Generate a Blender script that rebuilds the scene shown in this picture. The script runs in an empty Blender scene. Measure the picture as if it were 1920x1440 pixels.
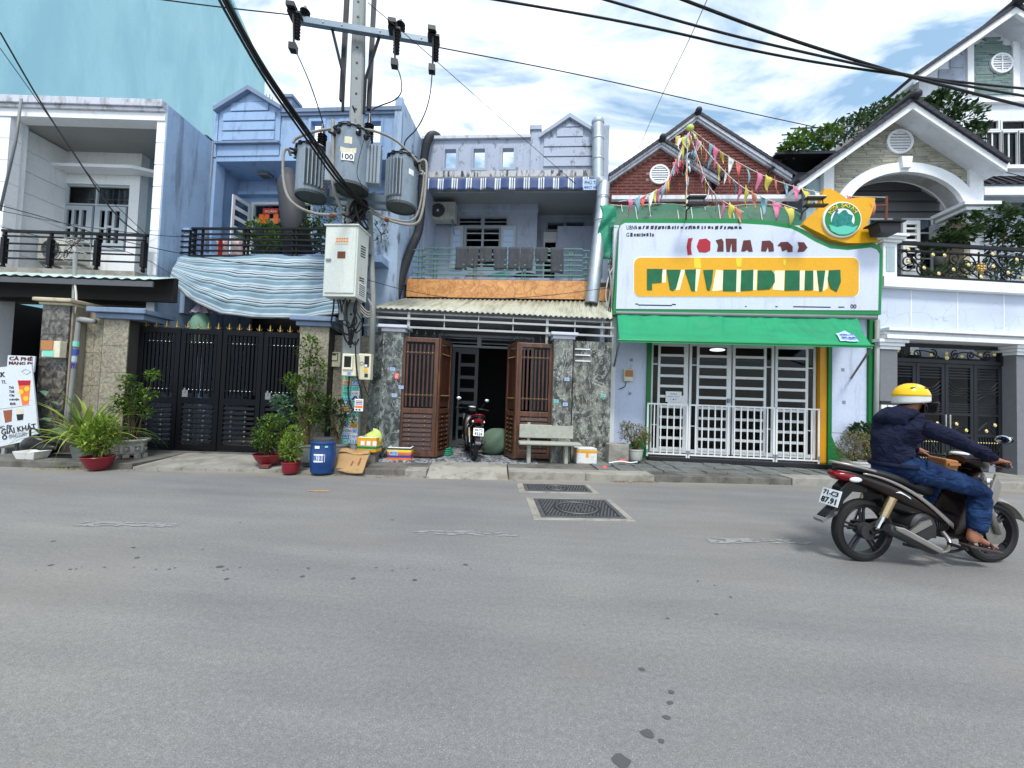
import bpy,bmesh,math,random
from mathutils import Vector,Matrix,noise as mnoise
random.seed(7)
S = bpy.context.scene
# ------------------------------------------------------------------ camera
F = 720.0;CH = 1.38
_psi,_th,_r = math.radians(4.3),math.radians(1.9),math.radians(2.0)
fw = Vector((-math.sin(_psi)*math.cos(_th),math.cos(_psi)*math.cos(_th),math.sin(_th)))
_r0 = Vector((math.cos(_psi),math.sin(_psi),0));_u0 = _r0.cross(fw)
rt = _r0*math.cos(_r)+_u0*math.sin(_r);up = _u0*math.cos(_r)-_r0*math.sin(_r)
cd = bpy.data.cameras.new('camera');cam = bpy.data.objects.new('camera',cd)
S.collection.objects.link(cam);S.camera = cam
cd.sensor_width = 36;cd.lens = F/1920*36;cd.clip_end = 900;cd.clip_start = .05
m = Matrix((rt,up,-fw)).transposed().to_4x4();m.translation = (0,0,CH);cam.matrix_world = m
# ------------------------------------------------------------------ sky, sun, exposure
SUN_EL,SUN_AZ = 58,168      # azimuth measured clockwise from +Y
wd = bpy.data.worlds.new('World');S.world = wd;wd.use_nodes = True
nt = wd.node_tree;nt.nodes.clear()
def N(t,tp,**k):
    n = t.nodes.new(tp)
    for a,b in k.items():
        if a in ('loc',): continue
        setattr(n,a,b)
    return n
out = N(nt,'ShaderNodeOutputWorld');bg = N(nt,'ShaderNodeBackground');bg.inputs['Strength'].default_value = .1
sky = N(nt,'ShaderNodeTexSky',sky_type='NISHITA',sun_disc=False)
sky.sun_elevation = math.radians(SUN_EL);sky.sun_rotation = math.radians(SUN_AZ);sky.dust_density = 0.8;sky.air_density = 1.0
tc = N(nt,'ShaderNodeTexCoord');sx = N(nt,'ShaderNodeSeparateXYZ');nt.links.new(tc.outputs['Generated'],sx.inputs[0])
zz = N(nt,'ShaderNodeMath',operation='MAXIMUM');zz.inputs[1].default_value = 0.0;nt.links.new(sx.outputs['Z'],zz.inputs[0])
za = N(nt,'ShaderNodeMath',operation='ADD');za.inputs[1].default_value = .12;nt.links.new(zz.outputs[0],za.inputs[0])
cx = N(nt,'ShaderNodeCombineXYZ')
for i,a in enumerate('XY'):
    d = N(nt,'ShaderNodeMath',operation='DIVIDE');nt.links.new(sx.outputs[a],d.inputs[0]);nt.links.new(za.outputs[0],d.inputs[1]);nt.links.new(d.outputs[0],cx.inputs[i])
mp = N(nt,'ShaderNodeMapping');mp.inputs['Location'].default_value = (6.5,5.0,0);mp.inputs['Rotation'].default_value = (0,0,.6);mp.inputs['Scale'].default_value = (1.0,1.9,1);nt.links.new(cx.outputs[0],mp.inputs[0])
cn = N(nt,'ShaderNodeTexNoise');cn.inputs['Scale'].default_value = 1.5;cn.inputs['Detail'].default_value = 9;cn.inputs['Roughness'].default_value = .56;cn.inputs['Distortion'].default_value = .6
nt.links.new(mp.outputs[0],cn.inputs['Vector'])
cr = N(nt,'ShaderNodeValToRGB');cr.color_ramp.elements[0].position = .41;cr.color_ramp.elements[1].position = .58;nt.links.new(cn.outputs['Fac'],cr.inputs[0])
cn2 = N(nt,'ShaderNodeTexNoise');cn2.inputs['Scale'].default_value = .8;cn2.inputs['Detail'].default_value = 5;nt.links.new(mp.outputs[0],cn2.inputs['Vector'])
cr2 = N(nt,'ShaderNodeValToRGB');cr2.color_ramp.elements[0].position = .35;cr2.color_ramp.elements[0].color = (7.0,7.8,9.2,1);cr2.color_ramp.elements[1].position = .62;cr2.color_ramp.elements[1].color = (10.5,10.8,11.2,1)
nt.links.new(cn2.outputs['Fac'],cr2.inputs[0])
cb = N(nt,'ShaderNodeMix',data_type='RGBA',blend_type='ADD');cb.inputs[0].default_value = 1.0;nt.links.new(sky.outputs[0],cb.inputs[6]);cb.inputs[7].default_value = (1.2,1.9,2.2,1)
mx = N(nt,'ShaderNodeMix',data_type='RGBA');nt.links.new(cr.outputs[0],mx.inputs[0]);nt.links.new(cb.outputs[2],mx.inputs[6]);nt.links.new(cr2.outputs[0],mx.inputs[7])
nt.links.new(mx.outputs[2],bg.inputs[0]);nt.links.new(bg.outputs[0],out.inputs[0])
sl = bpy.data.lights.new('sun','SUN');sl.energy = 1.9;sl.angle = math.radians(13);sl.color = (1,.96,.9)
so = bpy.data.objects.new('sun',sl);S.collection.objects.link(so)
_az,_el = math.radians(SUN_AZ),math.radians(SUN_EL)
so.rotation_euler = Vector((math.sin(_az)*math.cos(_el),math.cos(_az)*math.cos(_el),math.sin(_el))).to_track_quat('Z','Y').to_euler()
S.view_settings.view_transform = 'Standard';S.view_settings.look = 'None';S.view_settings.gamma = 1;S.view_settings.exposure = 0.74
try: S.view_settings.use_curve_mapping = False
except Exception: pass
# ------------------------------------------------------------------ frames: a building line with its own heading
class Fr:
    def __init__(s,ox,oy,a): s.ox,s.oy,s.a = ox,oy,math.radians(a);s.c,s.s = math.cos(s.a),math.sin(s.a)
    def P(s,px,py,v):
        x = (px-960)/F;y = (720-py)/F;d = fw+rt*x+up*y
        dv = -s.s*d.x+s.c*d.y;ov = s.s*s.ox-s.c*s.oy;t = (v-ov)/dv
        X = -s.ox+t*d.x;Y = -s.oy+t*d.y
        return Vector((s.c*X+s.s*Y,v,CH+t*d.z))
    def G(s,px,py,z):
        x = (px-960)/F;y = (720-py)/F;d = fw+rt*x+up*y;t = (z-CH)/d.z
        X = -s.ox+t*d.x;Y = -s.oy+t*d.y
        return Vector((s.c*X+s.s*Y,-s.s*X+s.c*Y,z))
    def w(s,p): return Vector((s.ox+s.c*p[0]-s.s*p[1],s.oy+s.s*p[0]+s.c*p[1],p[2]))
    def R(s,l,t,r,b,v):
        my,mx_ = (t+b)/2,(l+r)/2
        return s.P(l,my,v).x,s.P(r,my,v).x,s.P(mx_,b,v).z,s.P(mx_,t,v).z
W = Fr(0,0,0);ST = Fr(0,0,7.5);H1 = Fr(0,0,4)
# ------------------------------------------------------------------ materials
MATS = {}
def C(r,g=None,b=None,k=1.0):
    if g is None: g = b = r
    f = lambda c: ((c/255/12.92) if c/255 <= .04045 else ((c/255+.055)/1.055)**2.4)*k
    return (f(r),f(g),f(b),1)
def newmat(name):
    m = bpy.data.materials.new(name);m.use_nodes = True;t = m.node_tree;t.nodes.clear()
    o = N(t,'ShaderNodeOutputMaterial');p = N(t,'ShaderNodeBsdfPrincipled');t.links.new(p.outputs[0],o.inputs[0]);MATS[name] = m
    return m,t,p,o
def noise(t,vec,scale,detail=4,rough=.55,dist=0,out='Fac'):
    n = N(t,'ShaderNodeTexNoise');n.inputs['Scale'].default_value = scale;n.inputs['Detail'].default_value = detail
    n.inputs['Roughness'].default_value = rough;n.inputs['Distortion'].default_value = dist
    if vec is not None: t.links.new(vec,n.inputs['Vector'])
    return n.outputs[out]
def ramp(t,f,a,b,ca=(0,0,0,1),cb_=(1,1,1,1)):
    r = N(t,'ShaderNodeValToRGB');r.color_ramp.elements[0].position = a;r.color_ramp.elements[1].position = b
    r.color_ramp.elements[0].color = ca;r.color_ramp.elements[1].color = cb_;t.links.new(f,r.inputs[0]);return r.outputs[0]
def mix(t,fac,a,b,mode='MIX'):
    n = N(t,'ShaderNodeMix',data_type='RGBA',blend_type=mode)
    if isinstance(fac,(int,float)): n.inputs[0].default_value = fac
    else: t.links.new(fac,n.inputs[0])
    for i,q in ((6,a),(7,b)):
        if isinstance(q,tuple): n.inputs[i].default_value = q
        else: t.links.new(q,n.inputs[i])
    return n.outputs[2]
def mapped(t,scale=(1,1,1),rot=(0,0,0),obj=False):
    if obj: v = N(t,'ShaderNodeTexCoord').outputs['Object']
    else: v = N(t,'ShaderNodeNewGeometry').outputs['Position']
    mpn = N(t,'ShaderNodeMapping');mpn.inputs['Scale'].default_value = scale;mpn.inputs['Rotation'].default_value = rot
    t.links.new(v,mpn.inputs[0]);return mpn.outputs[0]
def bumpn(t,p,h,strength=.2,dist=.01,prev=None):
    b = N(t,'ShaderNodeBump');b.inputs['Strength'].default_value = strength;b.inputs['Distance'].default_value = dist
    t.links.new(h,b.inputs['Height'])
    if prev is not None: t.links.new(prev,b.inputs['Normal'])
    t.links.new(b.outputs[0],p.inputs['Normal']);return b.outputs[0]
def setspec(p,s):
    p.inputs['Specular IOR Level'].default_value = s
def M(name,col,rough=.75,metal=0,var=.12,vs=1.8,grime=None,ga=.5,gs=(2.5,2.5,.5),gt=(.5,.72),bump=.25,bs=45,spec=.4,rnd=0,g2=None):
    m,t,p,o = newmat(name);pos = mapped(t)
    n1 = noise(t,pos,vs,7,.6);v1 = ramp(t,n1,.25,.75,(1-var,)*3+(1,),(1+var*.6,)*3+(1,))
    c = mix(t,1.0,col,v1,'MULTIPLY')
    n2 = noise(t,pos,bs*.6,3);v2 = ramp(t,n2,.3,.7,(.94,.94,.94,1),(1.04,1.04,1.04,1));c = mix(t,1.0,c,v2,'MULTIPLY')
    if grime:
        gp = mapped(t,gs);g = noise(t,gp,1.6,8,.68,.4);gr = ramp(t,g,gt[0],gt[1])
        gm = N(t,'ShaderNodeMath',operation='MULTIPLY');t.links.new(gr,gm.inputs[0]);gm.inputs[1].default_value = ga
        c = mix(t,gm.outputs[0],c,grime)
    if rnd:
        oi = N(t,'ShaderNodeObjectInfo');rr = ramp(t,oi.outputs['Random'],0,1,(1-rnd,)*3+(1,),(1+rnd,)*3+(1,));c = mix(t,1.0,c,rr,'MULTIPLY')
    t.links.new(c,p.inputs['Base Color']);p.inputs['Roughness'].default_value = rough;p.inputs['Metallic'].default_value = metal;setspec(p,spec)
    if rough > .2:
        rn = ramp(t,n1,.2,.8,(max(rough-.12,.05),)*3+(1,),(min(rough+.1,1),)*3+(1,));t.links.new(rn,p.inputs['Roughness'])
    if bump: bumpn(t,p,noise(t,pos,bs,5),bump,.006)
    return m
# ------------------------------------------------------------------ meshes and objects
ORG = {}
class MB:
    def __init__(s): s.v = [];s.f = [];s.mi = [];s.m = 0
    def add(s,vs,fs):
        n = len(s.v);s.v += [tuple(a) for a in vs];s.f += [tuple(i+n for i in f) for f in fs];s.mi += [s.m]*len(fs);return s
    def box(s,x0,x1,y0,y1,z0,z1):
        if x0 > x1: x0,x1 = x1,x0
        if y0 > y1: y0,y1 = y1,y0
        if z0 > z1: z0,z1 = z1,z0
        return s.add([(x0,y0,z0),(x1,y0,z0),(x1,y1,z0),(x0,y1,z0),(x0,y0,z1),(x1,y0,z1),(x1,y1,z1),(x0,y1,z1)],
                     [(0,3,2,1),(4,5,6,7),(0,1,5,4),(1,2,6,5),(2,3,7,6),(3,0,4,7)])
    def obox(s,c,size,rot):
        M3 = rot if isinstance(rot,Matrix) else Matrix.Rotation(rot,3,'Z')
        h = Vector(size)/2;k = [(-1,-1,-1),(1,-1,-1),(1,1,-1),(-1,1,-1),(-1,-1,1),(1,-1,1),(1,1,1),(-1,1,1)]
        return s.add([Vector(c)+M3@Vector((a*h.x,b*h.y,d*h.z)) for a,b,d in k],[(0,3,2,1),(4,5,6,7),(0,1,5,4),(1,2,6,5),(2,3,7,6),(3,0,4,7)])
    def prism(s,pts,y0,y1):      # pts (x,z) in the facade plane, counter-clockwise seen from the front
        n = len(pts);vs = [(x,y0,z) for x,z in pts]+[(x,y1,z) for x,z in pts]
        fs = [tuple(range(n)),tuple(range(2*n-1,n-1,-1))]+[(i,i+n,(i+1) % n+n,(i+1) % n) for i in range(n)]
        return s.add(vs,fs)
    def prismz(s,pts,z0,z1):
        n = len(pts);vs = [(x,y,z0) for x,y in pts]+[(x,y,z1) for x,y in pts]
        return s.add(vs,[tuple(range(n-1,-1,-1)),tuple(range(n,2*n))]+[(i,(i+1) % n,(i+1) % n+n,i+n) for i in range(n)])
    def tube(s,pts,r,n=8,cap=True,r2=None):
        pts = [Vector(p) for p in pts];k = len(pts);rings = [];prev = None
        rr = r if isinstance(r,(list,tuple)) else [r+(((r2 if r2 is not None else r)-r)*i/max(k-1,1)) for i in range(k)]
        for i,p in enumerate(pts):
            d = (pts[min(i+1,k-1)]-pts[max(i-1,0)]).normalized()
            if d.length < 1e-6: d = Vector((0,0,1))
            if prev is None:
                a = d.cross(Vector((0,0,1)) if abs(d.z) < .9 else Vector((1,0,0))).normalized()
            else:
                a = prev-d*prev.dot(d);a = a.normalized() if a.length > 1e-6 else d.orthogonal().normalized()
            prev = a;b = d.cross(a)
            rings.append([p+(a*math.cos(2*math.pi*j/n)+b*math.sin(2*math.pi*j/n))*rr[i] for j in range(n)])
        vs = [q for rg in rings for q in rg];fs = []
        for i in range(k-1):
            for j in range(n): fs.append((i*n+j,i*n+(j+1) % n,(i+1)*n+(j+1) % n,(i+1)*n+j))
        if cap: fs += [tuple(range(n-1,-1,-1)),tuple((k-1)*n+j for j in range(n))]
        return s.add(vs,fs)
    def lathe(s,prof,c=(0,0,0),n=20,axis='Z',cap=True):
        c = Vector(c);vs = [];k = len(prof)
        for r,h in prof:
            for j in range(n):
                a = 2*math.pi*j/n;q = (r*math.cos(a),r*math.sin(a),h)
                if axis == 'Y': q = (q[0],q[2],q[1])
                elif axis == 'X': q = (q[2],q[0],q[1])
                vs.append(c+Vector(q))
        fs = []
        for i in range(k-1):
            for j in range(n):
                f = (i*n+j,i*n+(j+1) % n,(i+1)*n+(j+1) % n,(i+1)*n+j);fs.append(f[::-1] if axis == 'Y' else f)
        if cap:
            a_,b_ = tuple(range(n-1,-1,-1)),tuple((k-1)*n+j for j in range(n))
            fs += [a_[::-1],b_[::-1]] if axis == 'Y' else [a_,b_]
        return s.add(vs,fs)
    def torus(s,c,R,r,n=20,k=8,axis='Y',sc=(1,1,1)):
        vs = [];fs = []
        for i in range(n):
            a = 2*math.pi*i/n
            for j in range(k):
                b = 2*math.pi*j/k;q = ((R+r*math.cos(b))*math.cos(a),r*math.sin(b),(R+r*math.cos(b))*math.sin(a))
                if axis == 'Z': q = (q[0],q[2],q[1])
                if axis == 'X': q = (q[1],q[0],q[2])
                vs.append((c[0]+q[0]*sc[0],c[1]+q[1]*sc[1],c[2]+q[2]*sc[2]))
                fs.append((i*k+j,i*k+(j+1) % k,((i+1) % n)*k+(j+1) % k,((i+1) % n)*k+j))
        return s.add(vs,fs)
    def ball(s,c,r,n=12,k=8):
        rx,ry,rz = r if isinstance(r,(tuple,list)) else (r,r,r);vs = [];fs = []
        for i in range(k+1):
            th = math.pi*i/k
            for j in range(n):
                a = 2*math.pi*j/n;vs.append((c[0]+rx*math.sin(th)*math.cos(a),c[1]+ry*math.sin(th)*math.sin(a),c[2]+rz*math.cos(th)))
        for i in range(k):
            for j in range(n): fs.append((i*n+j,(i+1)*n+j,(i+1)*n+(j+1) % n,i*n+(j+1) % n))
        return s.add(vs,fs)
    def grid(s,fn,nu,nv):
        vs = [fn(i/nu,j/nv) for i in range(nu+1) for j in range(nv+1)]
        return s.add(vs,[(i*(nv+1)+j,(i+1)*(nv+1)+j,(i+1)*(nv+1)+j+1,i*(nv+1)+j+1) for i in range(nu) for j in range(nv)])
    def wall(s,x0,x1,z0,z1,y0,y1,holes=()):
        xs = sorted({x0,x1}|{min(max(h[i],x0),x1) for h in holes for i in (0,1)});zs = sorted({z0,z1}|{min(max(h[i],z0),z1) for h in holes for i in (2,3)})
        def solid(i,j):
            if i < 0 or j < 0 or i >= len(xs)-1 or j >= len(zs)-1: return False
            a,b = (xs[i]+xs[i+1])/2,(zs[j]+zs[j+1])/2
            return not any(h[0] < a < h[1] and h[2] < b < h[3] for h in holes)
        for i in range(len(xs)-1):
            for j in range(len(zs)-1):
                if not solid(i,j): continue
                a,b,c,d = xs[i],xs[i+1],zs[j],zs[j+1];vs = [(a,y0,c),(b,y0,c),(b,y1,c),(a,y1,c),(a,y0,d),(b,y0,d),(b,y1,d),(a,y1,d)]
                fs = [(0,1,5,4),(2,3,7,6)]
                if not solid(i-1,j): fs.append((3,0,4,7))
                if not solid(i+1,j): fs.append((1,2,6,5))
                if not solid(i,j-1): fs.append((0,3,2,1))
                if not solid(i,j+1): fs.append((4,5,6,7))
                s.add(vs,fs)
        return s
def _props(o,label,cat,group,kind):
    if label: o['label'] = label
    if cat: o['category'] = cat
    if group: o['group'] = group
    if kind: o['kind'] = kind
def T(name,label,cat,fr,base,group=None,rot=0):
    o = bpy.data.objects.new(name,None);S.collection.objects.link(o);base = Vector(base)
    o.empty_display_size = .2;o.location = fr.w(base);o.rotation_euler = (0,0,fr.a+rot);ORG[o.name] = (base,fr)
    _props(o,label,cat,group,None);return o
def O(name,mb,mat,parent=None,fr=None,base=None,label=None,cat=None,group=None,kind=None,smooth=None,bevel=0,solid=0):
    if parent is not None: base,fr = ORG[parent.name]
    else:
        fr = fr or W;base = Vector(base) if base is not None else Vector(mb.v[0])
    me = bpy.data.meshes.new(name);me.from_pydata([(a[0]-base[0],a[1]-base[1],a[2]-base[2]) for a in mb.v],[],mb.f)
    for q in (mat if isinstance(mat,(list,tuple)) else [mat]): me.materials.append(MATS[q])
    if len(me.materials) > 1: me.polygons.foreach_set('material_index',mb.mi)
    if smooth:
        me.shade_smooth()
        if smooth is not True: me.set_sharp_from_angle(angle=math.radians(smooth))
    me.update();o = bpy.data.objects.new(name,me);S.collection.objects.link(o)
    if parent is not None: o.parent = parent
    else: o.location = fr.w(base);o.rotation_euler = (0,0,fr.a)
    ORG[o.name] = (base,fr);_props(o,label,cat,group,kind)
    if solid: md = o.modifiers.new('solid','SOLIDIFY');md.thickness = solid;md.offset = 0
    if bevel: md = o.modifiers.new('bevel','BEVEL');md.width = bevel;md.segments = 2;md.limit_method = 'ANGLE'
    return o
CUBES = {}
def cube(mat):
    if mat not in CUBES:
        me = bpy.data.meshes.new('piece');b = MB().box(-.5,.5,-.5,.5,-.5,.5);me.from_pydata(b.v,[],b.f);me.materials.append(MATS[mat]);CUBES[mat] = me
    return CUBES[mat]
def B(name,parent,x0,x1,y0,y1,z0,z1,mat,rot=None,label=None):
    o = bpy.data.objects.new(name,cube(mat));S.collection.objects.link(o);base,fr = ORG[parent.name];o.parent = parent
    o.location = Vector(((x0+x1)/2,(y0+y1)/2,(z0+z1)/2))-base;o.scale = (abs(x1-x0),abs(y1-y0),abs(z1-z0))
    if rot: o.rotation_euler = rot
    ORG[o.name] = (base,fr)
    if label: o['label'] = label
    return o
def I(src,name,parent,loc,rot=None,scale=None):
    o = bpy.data.objects.new(name,src if isinstance(src,bpy.types.Mesh) else src.data);S.collection.objects.link(o)
    base,fr = ORG[parent.name];o.parent = parent;o.location = Vector(loc)-base;ORG[o.name] = (base,fr)
    if rot: o.rotation_euler = rot
    if scale: o.scale = scale if isinstance(scale,tuple) else (scale,)*3
    return o
def mesh_of(name,mb,mat,smooth=None):
    me = bpy.data.meshes.new(name);me.from_pydata(mb.v,[],mb.f)
    for q in (mat if isinstance(mat,(list,tuple)) else [mat]): me.materials.append(MATS[q])
    if len(me.materials) > 1: me.polygons.foreach_set('material_index',mb.mi)
    if smooth:
        me.shade_smooth()
        if smooth is not True: me.set_sharp_from_angle(angle=math.radians(smooth))
    return me
def copy_tree(o,parent=None):
    c = o.copy();S.collection.objects.link(c);c.parent = parent
    ORG[c.name] = ORG[o.name]
    for ch in list(o.children): copy_tree(ch,c)
    return c
def text(parent,s,x0,x1,z0,z1,y,mat,rz=0,name='lettering',ext=.002,bold=0,rx=math.pi/2,fit=True,shear=0):
    cu = bpy.data.curves.new(name,'FONT');cu.body = s;cu.extrude = ext;cu.offset = bold;cu.shear = shear;cu.resolution_u = 3
    tmp = bpy.data.objects.new('tmp',cu);S.collection.objects.link(tmp)
    bpy.context.view_layer.update()
    me = bpy.data.meshes.new_from_object(tmp.evaluated_get(bpy.context.evaluated_depsgraph_get()));bpy.data.objects.remove(tmp);bpy.data.curves.remove(cu)
    if not len(me.vertices): return None
    xs = [v.co.x for v in me.vertices];ys = [v.co.y for v in me.vertices]
    sx_ = (x1-x0)/max(max(xs)-min(xs),1e-5);sy_ = (z1-z0)/max(max(ys)-min(ys),1e-5)
    if not fit: sx_ = sy_ = min(sx_,sy_)
    mxx,mnx,mny,mxy = max(xs),min(xs),min(ys),max(ys)
    for v in me.vertices: v.co.x = (v.co.x-(mnx+mxx)/2)*sx_;v.co.y = (v.co.y-(mny+mxy)/2)*sy_
    me.materials.clear();me.materials.append(MATS[mat]);me.name = name
    o = bpy.data.objects.new(name,me);S.collection.objects.link(o);base,fr = ORG[parent.name];o.parent = parent
    o.location = Vector(((x0+x1)/2,y,(z0+z1)/2))-base;o.rotation_euler = (rx,0,rz);ORG[o.name] = (base,fr)
    return o
def leaf(mb,p,d,L,Wd,droop=.3,fold=.25,upv=None):
    d = Vector(d).normalized();upv = upv or Vector((0,0,1));s_ = d.cross(upv)
    s_ = s_.normalized() if s_.length > 1e-3 else Vector((1,0,0));n_ = s_.cross(d);p = Vector(p)
    m1 = p+d*L*.45-Vector((0,0,droop*L*.12));tip = p+d*L-Vector((0,0,droop*L))
    mb.add([p,m1+s_*Wd/2+n_*fold*Wd*.5,m1-s_*Wd/2+n_*fold*Wd*.5,tip,m1],[(0,4,1),(0,2,4),(4,3,1),(4,2,3)])
def rdir(zlo=-.3,zhi=1.0):
    a = random.uniform(0,6.283);z = random.uniform(zlo,zhi);r = math.sqrt(max(0,1-z*z));return Vector((r*math.cos(a),r*math.sin(a),z))
U = random.uniform
# ------------------------------------------------------------------ material library
GR = C(70,68,62)
M('white_wall',C(228,231,232),var=.06,grime=C(120,118,108),ga=.35,gt=(.55,.8))
M('white_trim',C(232,235,238),var=.05,grime=C(130,128,118),ga=.35,gt=(.56,.8))
M('cornice',C(198,202,212),var=.08,grime=C(84,84,78),ga=.7,gt=(.5,.68),gs=(3,3,1.2))
M('blue_wall',C(158,182,210),var=.14,grime=C(84,92,106),ga=.7,gt=(.5,.68),gs=(3,3,.3))
M('blue_front',C(146,174,208),var=.1,grime=C(84,94,112),ga=.55,gt=(.53,.7),gs=(4,4,.7))
M('blue_stained',C(170,190,212),var=.16,grime=C(60,66,70),ga=.85,gt=(.55,.66),gs=(2.6,2.6,.8))
M('blue_cap',C(122,140,166),var=.1,grime=C(70,80,92),ga=.4)
M('grey_wall',C(164,174,190),var=.1,grime=C(96,104,112),ga=.5,gt=(.5,.7),gs=(2,2,.8))
M('grey_front',C(168,178,196),var=.1,grime=C(96,102,106),ga=.75,gt=(.56,.64),gs=(5,5,3))
M('grey_band',C(190,192,196),var=.2,grime=C(34,36,34),ga=.95,gt=(.5,.6),gs=(7,7,1.4))
M('cyan_wall',C(170,218,228),var=.07,vs=.35,grime=C(152,202,216),ga=.8,gs=(.3,.3,.12),gt=(.42,.62),bump=.1)
M('lilac_wall',C(196,206,228),var=.06,rough=.6,grime=C(140,142,146),ga=.6,gs=(4,4,.5),gt=(.56,.74))
M('house_white',C(222,227,234),var=.06,grime=C(140,144,142),ga=.35)
M('grey_green',C(168,190,196),var=.08,grime=C(120,130,130),ga=.4)
M('dark_inside',C(36,35,34),var=.3)  # near-black walls: the darkness of the rooms is put into the colour
M('dim_inside',C(88,92,96),var=.1)
M('soffit',C(150,152,150),var=.08)
M('black_metal',C(15,16,19),rough=.5,var=.15,spec=.25,bump=.05)
M('navy_metal',C(6,9,15),rough=.55,var=.2,spec=.2,bump=.05)
M('gate_gray',C(27,30,36),rough=.5,var=.15,spec=.3,bump=.05)
M('grey_metal',C(120,124,126),rough=.5,var=.15,spec=.5,bump=.1)
M('steel_rail',C(176,178,174),rough=.45,var=.15,grime=C(110,84,60),ga=.4,gt=(.56,.7),gs=(8,8,8))
M('teal_rail',C(92,130,122),rough=.5,var=.15,grime=C(60,70,66),ga=.5)
M('white_metal',C(222,224,224),rough=.4,var=.04,spec=.5,bump=.02)
M('window_frame',C(172,182,188),rough=.5,var=.08,bump=.05)
M('window_frame_dim',C(150,156,160),rough=.5,var=.08,bump=.05)  # darker copy of window_frame, shade of recess and doorway in its colour
M('gold',C(164,138,82),rough=.42,metal=.7,var=.2,bump=.05)
M('gold_paint',C(222,204,140),rough=.45,metal=.3,var=.1,bump=.05)
M('chrome',C(200,200,198),rough=.15,metal=1,var=.05,bump=0)
M('galvanised',C(176,184,190),rough=.48,metal=.8,var=.15,vs=5,bump=.1)
M('duct_black',C(58,60,64),rough=.6,var=.15)
M('pvc',C(150,154,152),rough=.45,var=.1,grime=C(90,86,76),ga=.4)
M('cream',C(216,212,186),rough=.45,var=.06,grime=C(120,110,90),ga=.4,gs=(6,6,3),bump=.03)
M('cabinet',C(206,212,204),rough=.5,var=.05,grime=C(170,134,90),ga=.45,gt=(.6,.75),gs=(8,8,.8),bump=.05)
M('rust',C(112,62,44),rough=.8,var=.3)
M('tank',C(138,152,164),rough=.45,var=.08,grime=C(90,98,104),ga=.5,gs=(5,5,2),bump=.04)
M('tank_dark',C(72,80,80),rough=.5,var=.12)
M('porcelain',C(34,30,32),rough=.25,var=.1,bump=0)
M('cable',C(16,16,18),rough=.55,var=.1,bump=0)
M('conduit',C(150,146,138),rough=.5,var=.1,grime=C(96,90,80),ga=.5,gs=(6,6,6),bump=0)
M('arm_steel',C(120,136,148),rough=.45,metal=.3,var=.1,bump=.05)
M('pole_concrete',C(150,156,156),rough=.85,var=.12,grime=C(96,100,100),ga=.5,gs=(3,3,.5))
M('sign_green',C(20,128,66),rough=.4,var=.05,bump=.02)
M('sign_white',C(204,212,230),rough=.35,var=.06,bump=.01,grime=C(150,152,152),ga=.5,gs=(3,3,.4),gt=(.55,.75))
M('sign_yellow',C(226,166,20),rough=.4,var=.05,bump=.02)
M('yellow_paint',C(214,150,14),rough=.4,var=.08)
M('green_paint',C(10,112,52),rough=.5,var=.07)
M('ink_black',C(28,28,34),rough=.5,var=.05,bump=0)
M('ink_red',C(168,20,44),rough=.5,var=.05,bump=0)
M('ink_maroon',C(92,34,32),rough=.5,var=.25,vs=6,bump=0)
M('ink_green',C(6,100,60),rough=.4,var=.3,vs=5,bump=0)
M('ink_teal',C(30,130,120),rough=.3,var=.5,vs=12,bump=0)
M('ink_pale',C(236,240,200),rough=.4,var=.15,vs=5,bump=0)
M('ink_white',C(232,236,236),rough=.5,var=.03,bump=0)
M('ink_blue',C(60,84,168),rough=.5,var=.05,bump=0)
M('ink_purple',C(64,52,140),rough=.5,var=.05,bump=0)
M('ink_mint',C(90,196,170),rough=.5,var=.05,bump=0)
M('ink_grey',C(130,136,146),rough=.5,var=.1,bump=0)
M('ink_orange',C(236,120,50),rough=.5,var=.15,vs=12,bump=0)
M('ink_lemon',C(240,196,60),rough=.5,var=.1,bump=0)
M('ink_brown',C(150,84,60),rough=.5,var=.15,bump=0)
M('ink_yellow',C(230,180,40),rough=.5,var=.1,bump=0)
M('paper',C(226,228,226),rough=.8,var=.05)
M('paper_blue',C(176,200,228),rough=.8,var=.05)
M('paper_mint',C(130,206,190),rough=.8,var=.05)
M('awning_green',C(14,146,98),rough=.6,var=.14,vs=1.6,grime=C(10,112,78),ga=.6,gs=(.8,3,3),bump=.1)
M('net_mat',C(30,120,92),rough=.8,var=.25,vs=4)
M('brick_mortar',C(168,128,118),var=.15)
M('brick_clay',C(108,62,56),rough=.85,var=.2,vs=6,rnd=.14,bump=.4)
M('roof_dark',C(42,42,52),rough=.6,var=.2,vs=6,rnd=.12)
M('stone_beige',C(160,158,144),rough=.85,var=.22,vs=5,rnd=.2,bump=.5)
M('stone_back',C(134,132,120),rough=.9,var=.2)
M('stone_green',C(112,132,130),rough=.85,var=.25,vs=7,rnd=.18,bump=.5)
M('pillar_grey',C(118,120,124),rough=.8,var=.1,vs=8)
M('concrete',C(150,148,140),rough=.9,var=.16,grime=C(88,84,74),ga=.6,gs=(1.6,1.6,1.6),gt=(.46,.66),bump=.5)
M('concrete_pale',C(152,149,140),rough=.9,var=.16,grime=C(104,96,80),ga=.6,gs=(2.4,2.4,2.4),gt=(.48,.64),bump=.5)
M('concrete_dirty',C(112,110,104),rough=.9,var=.2,grime=C(56,54,48),ga=.7,gs=(1.4,1.4,1.4),gt=(.44,.62),bump=.5)
M('pave_tile',C(116,120,118),rough=.85,var=.14,grime=C(78,78,66),ga=.6,gs=(1.4,1.4,1.4),gt=(.46,.66),rnd=.06)
M('joint',C(66,64,58),rough=.95,var=.1)
M('black_stone',C(36,38,42),rough=.3,var=.15)
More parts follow.
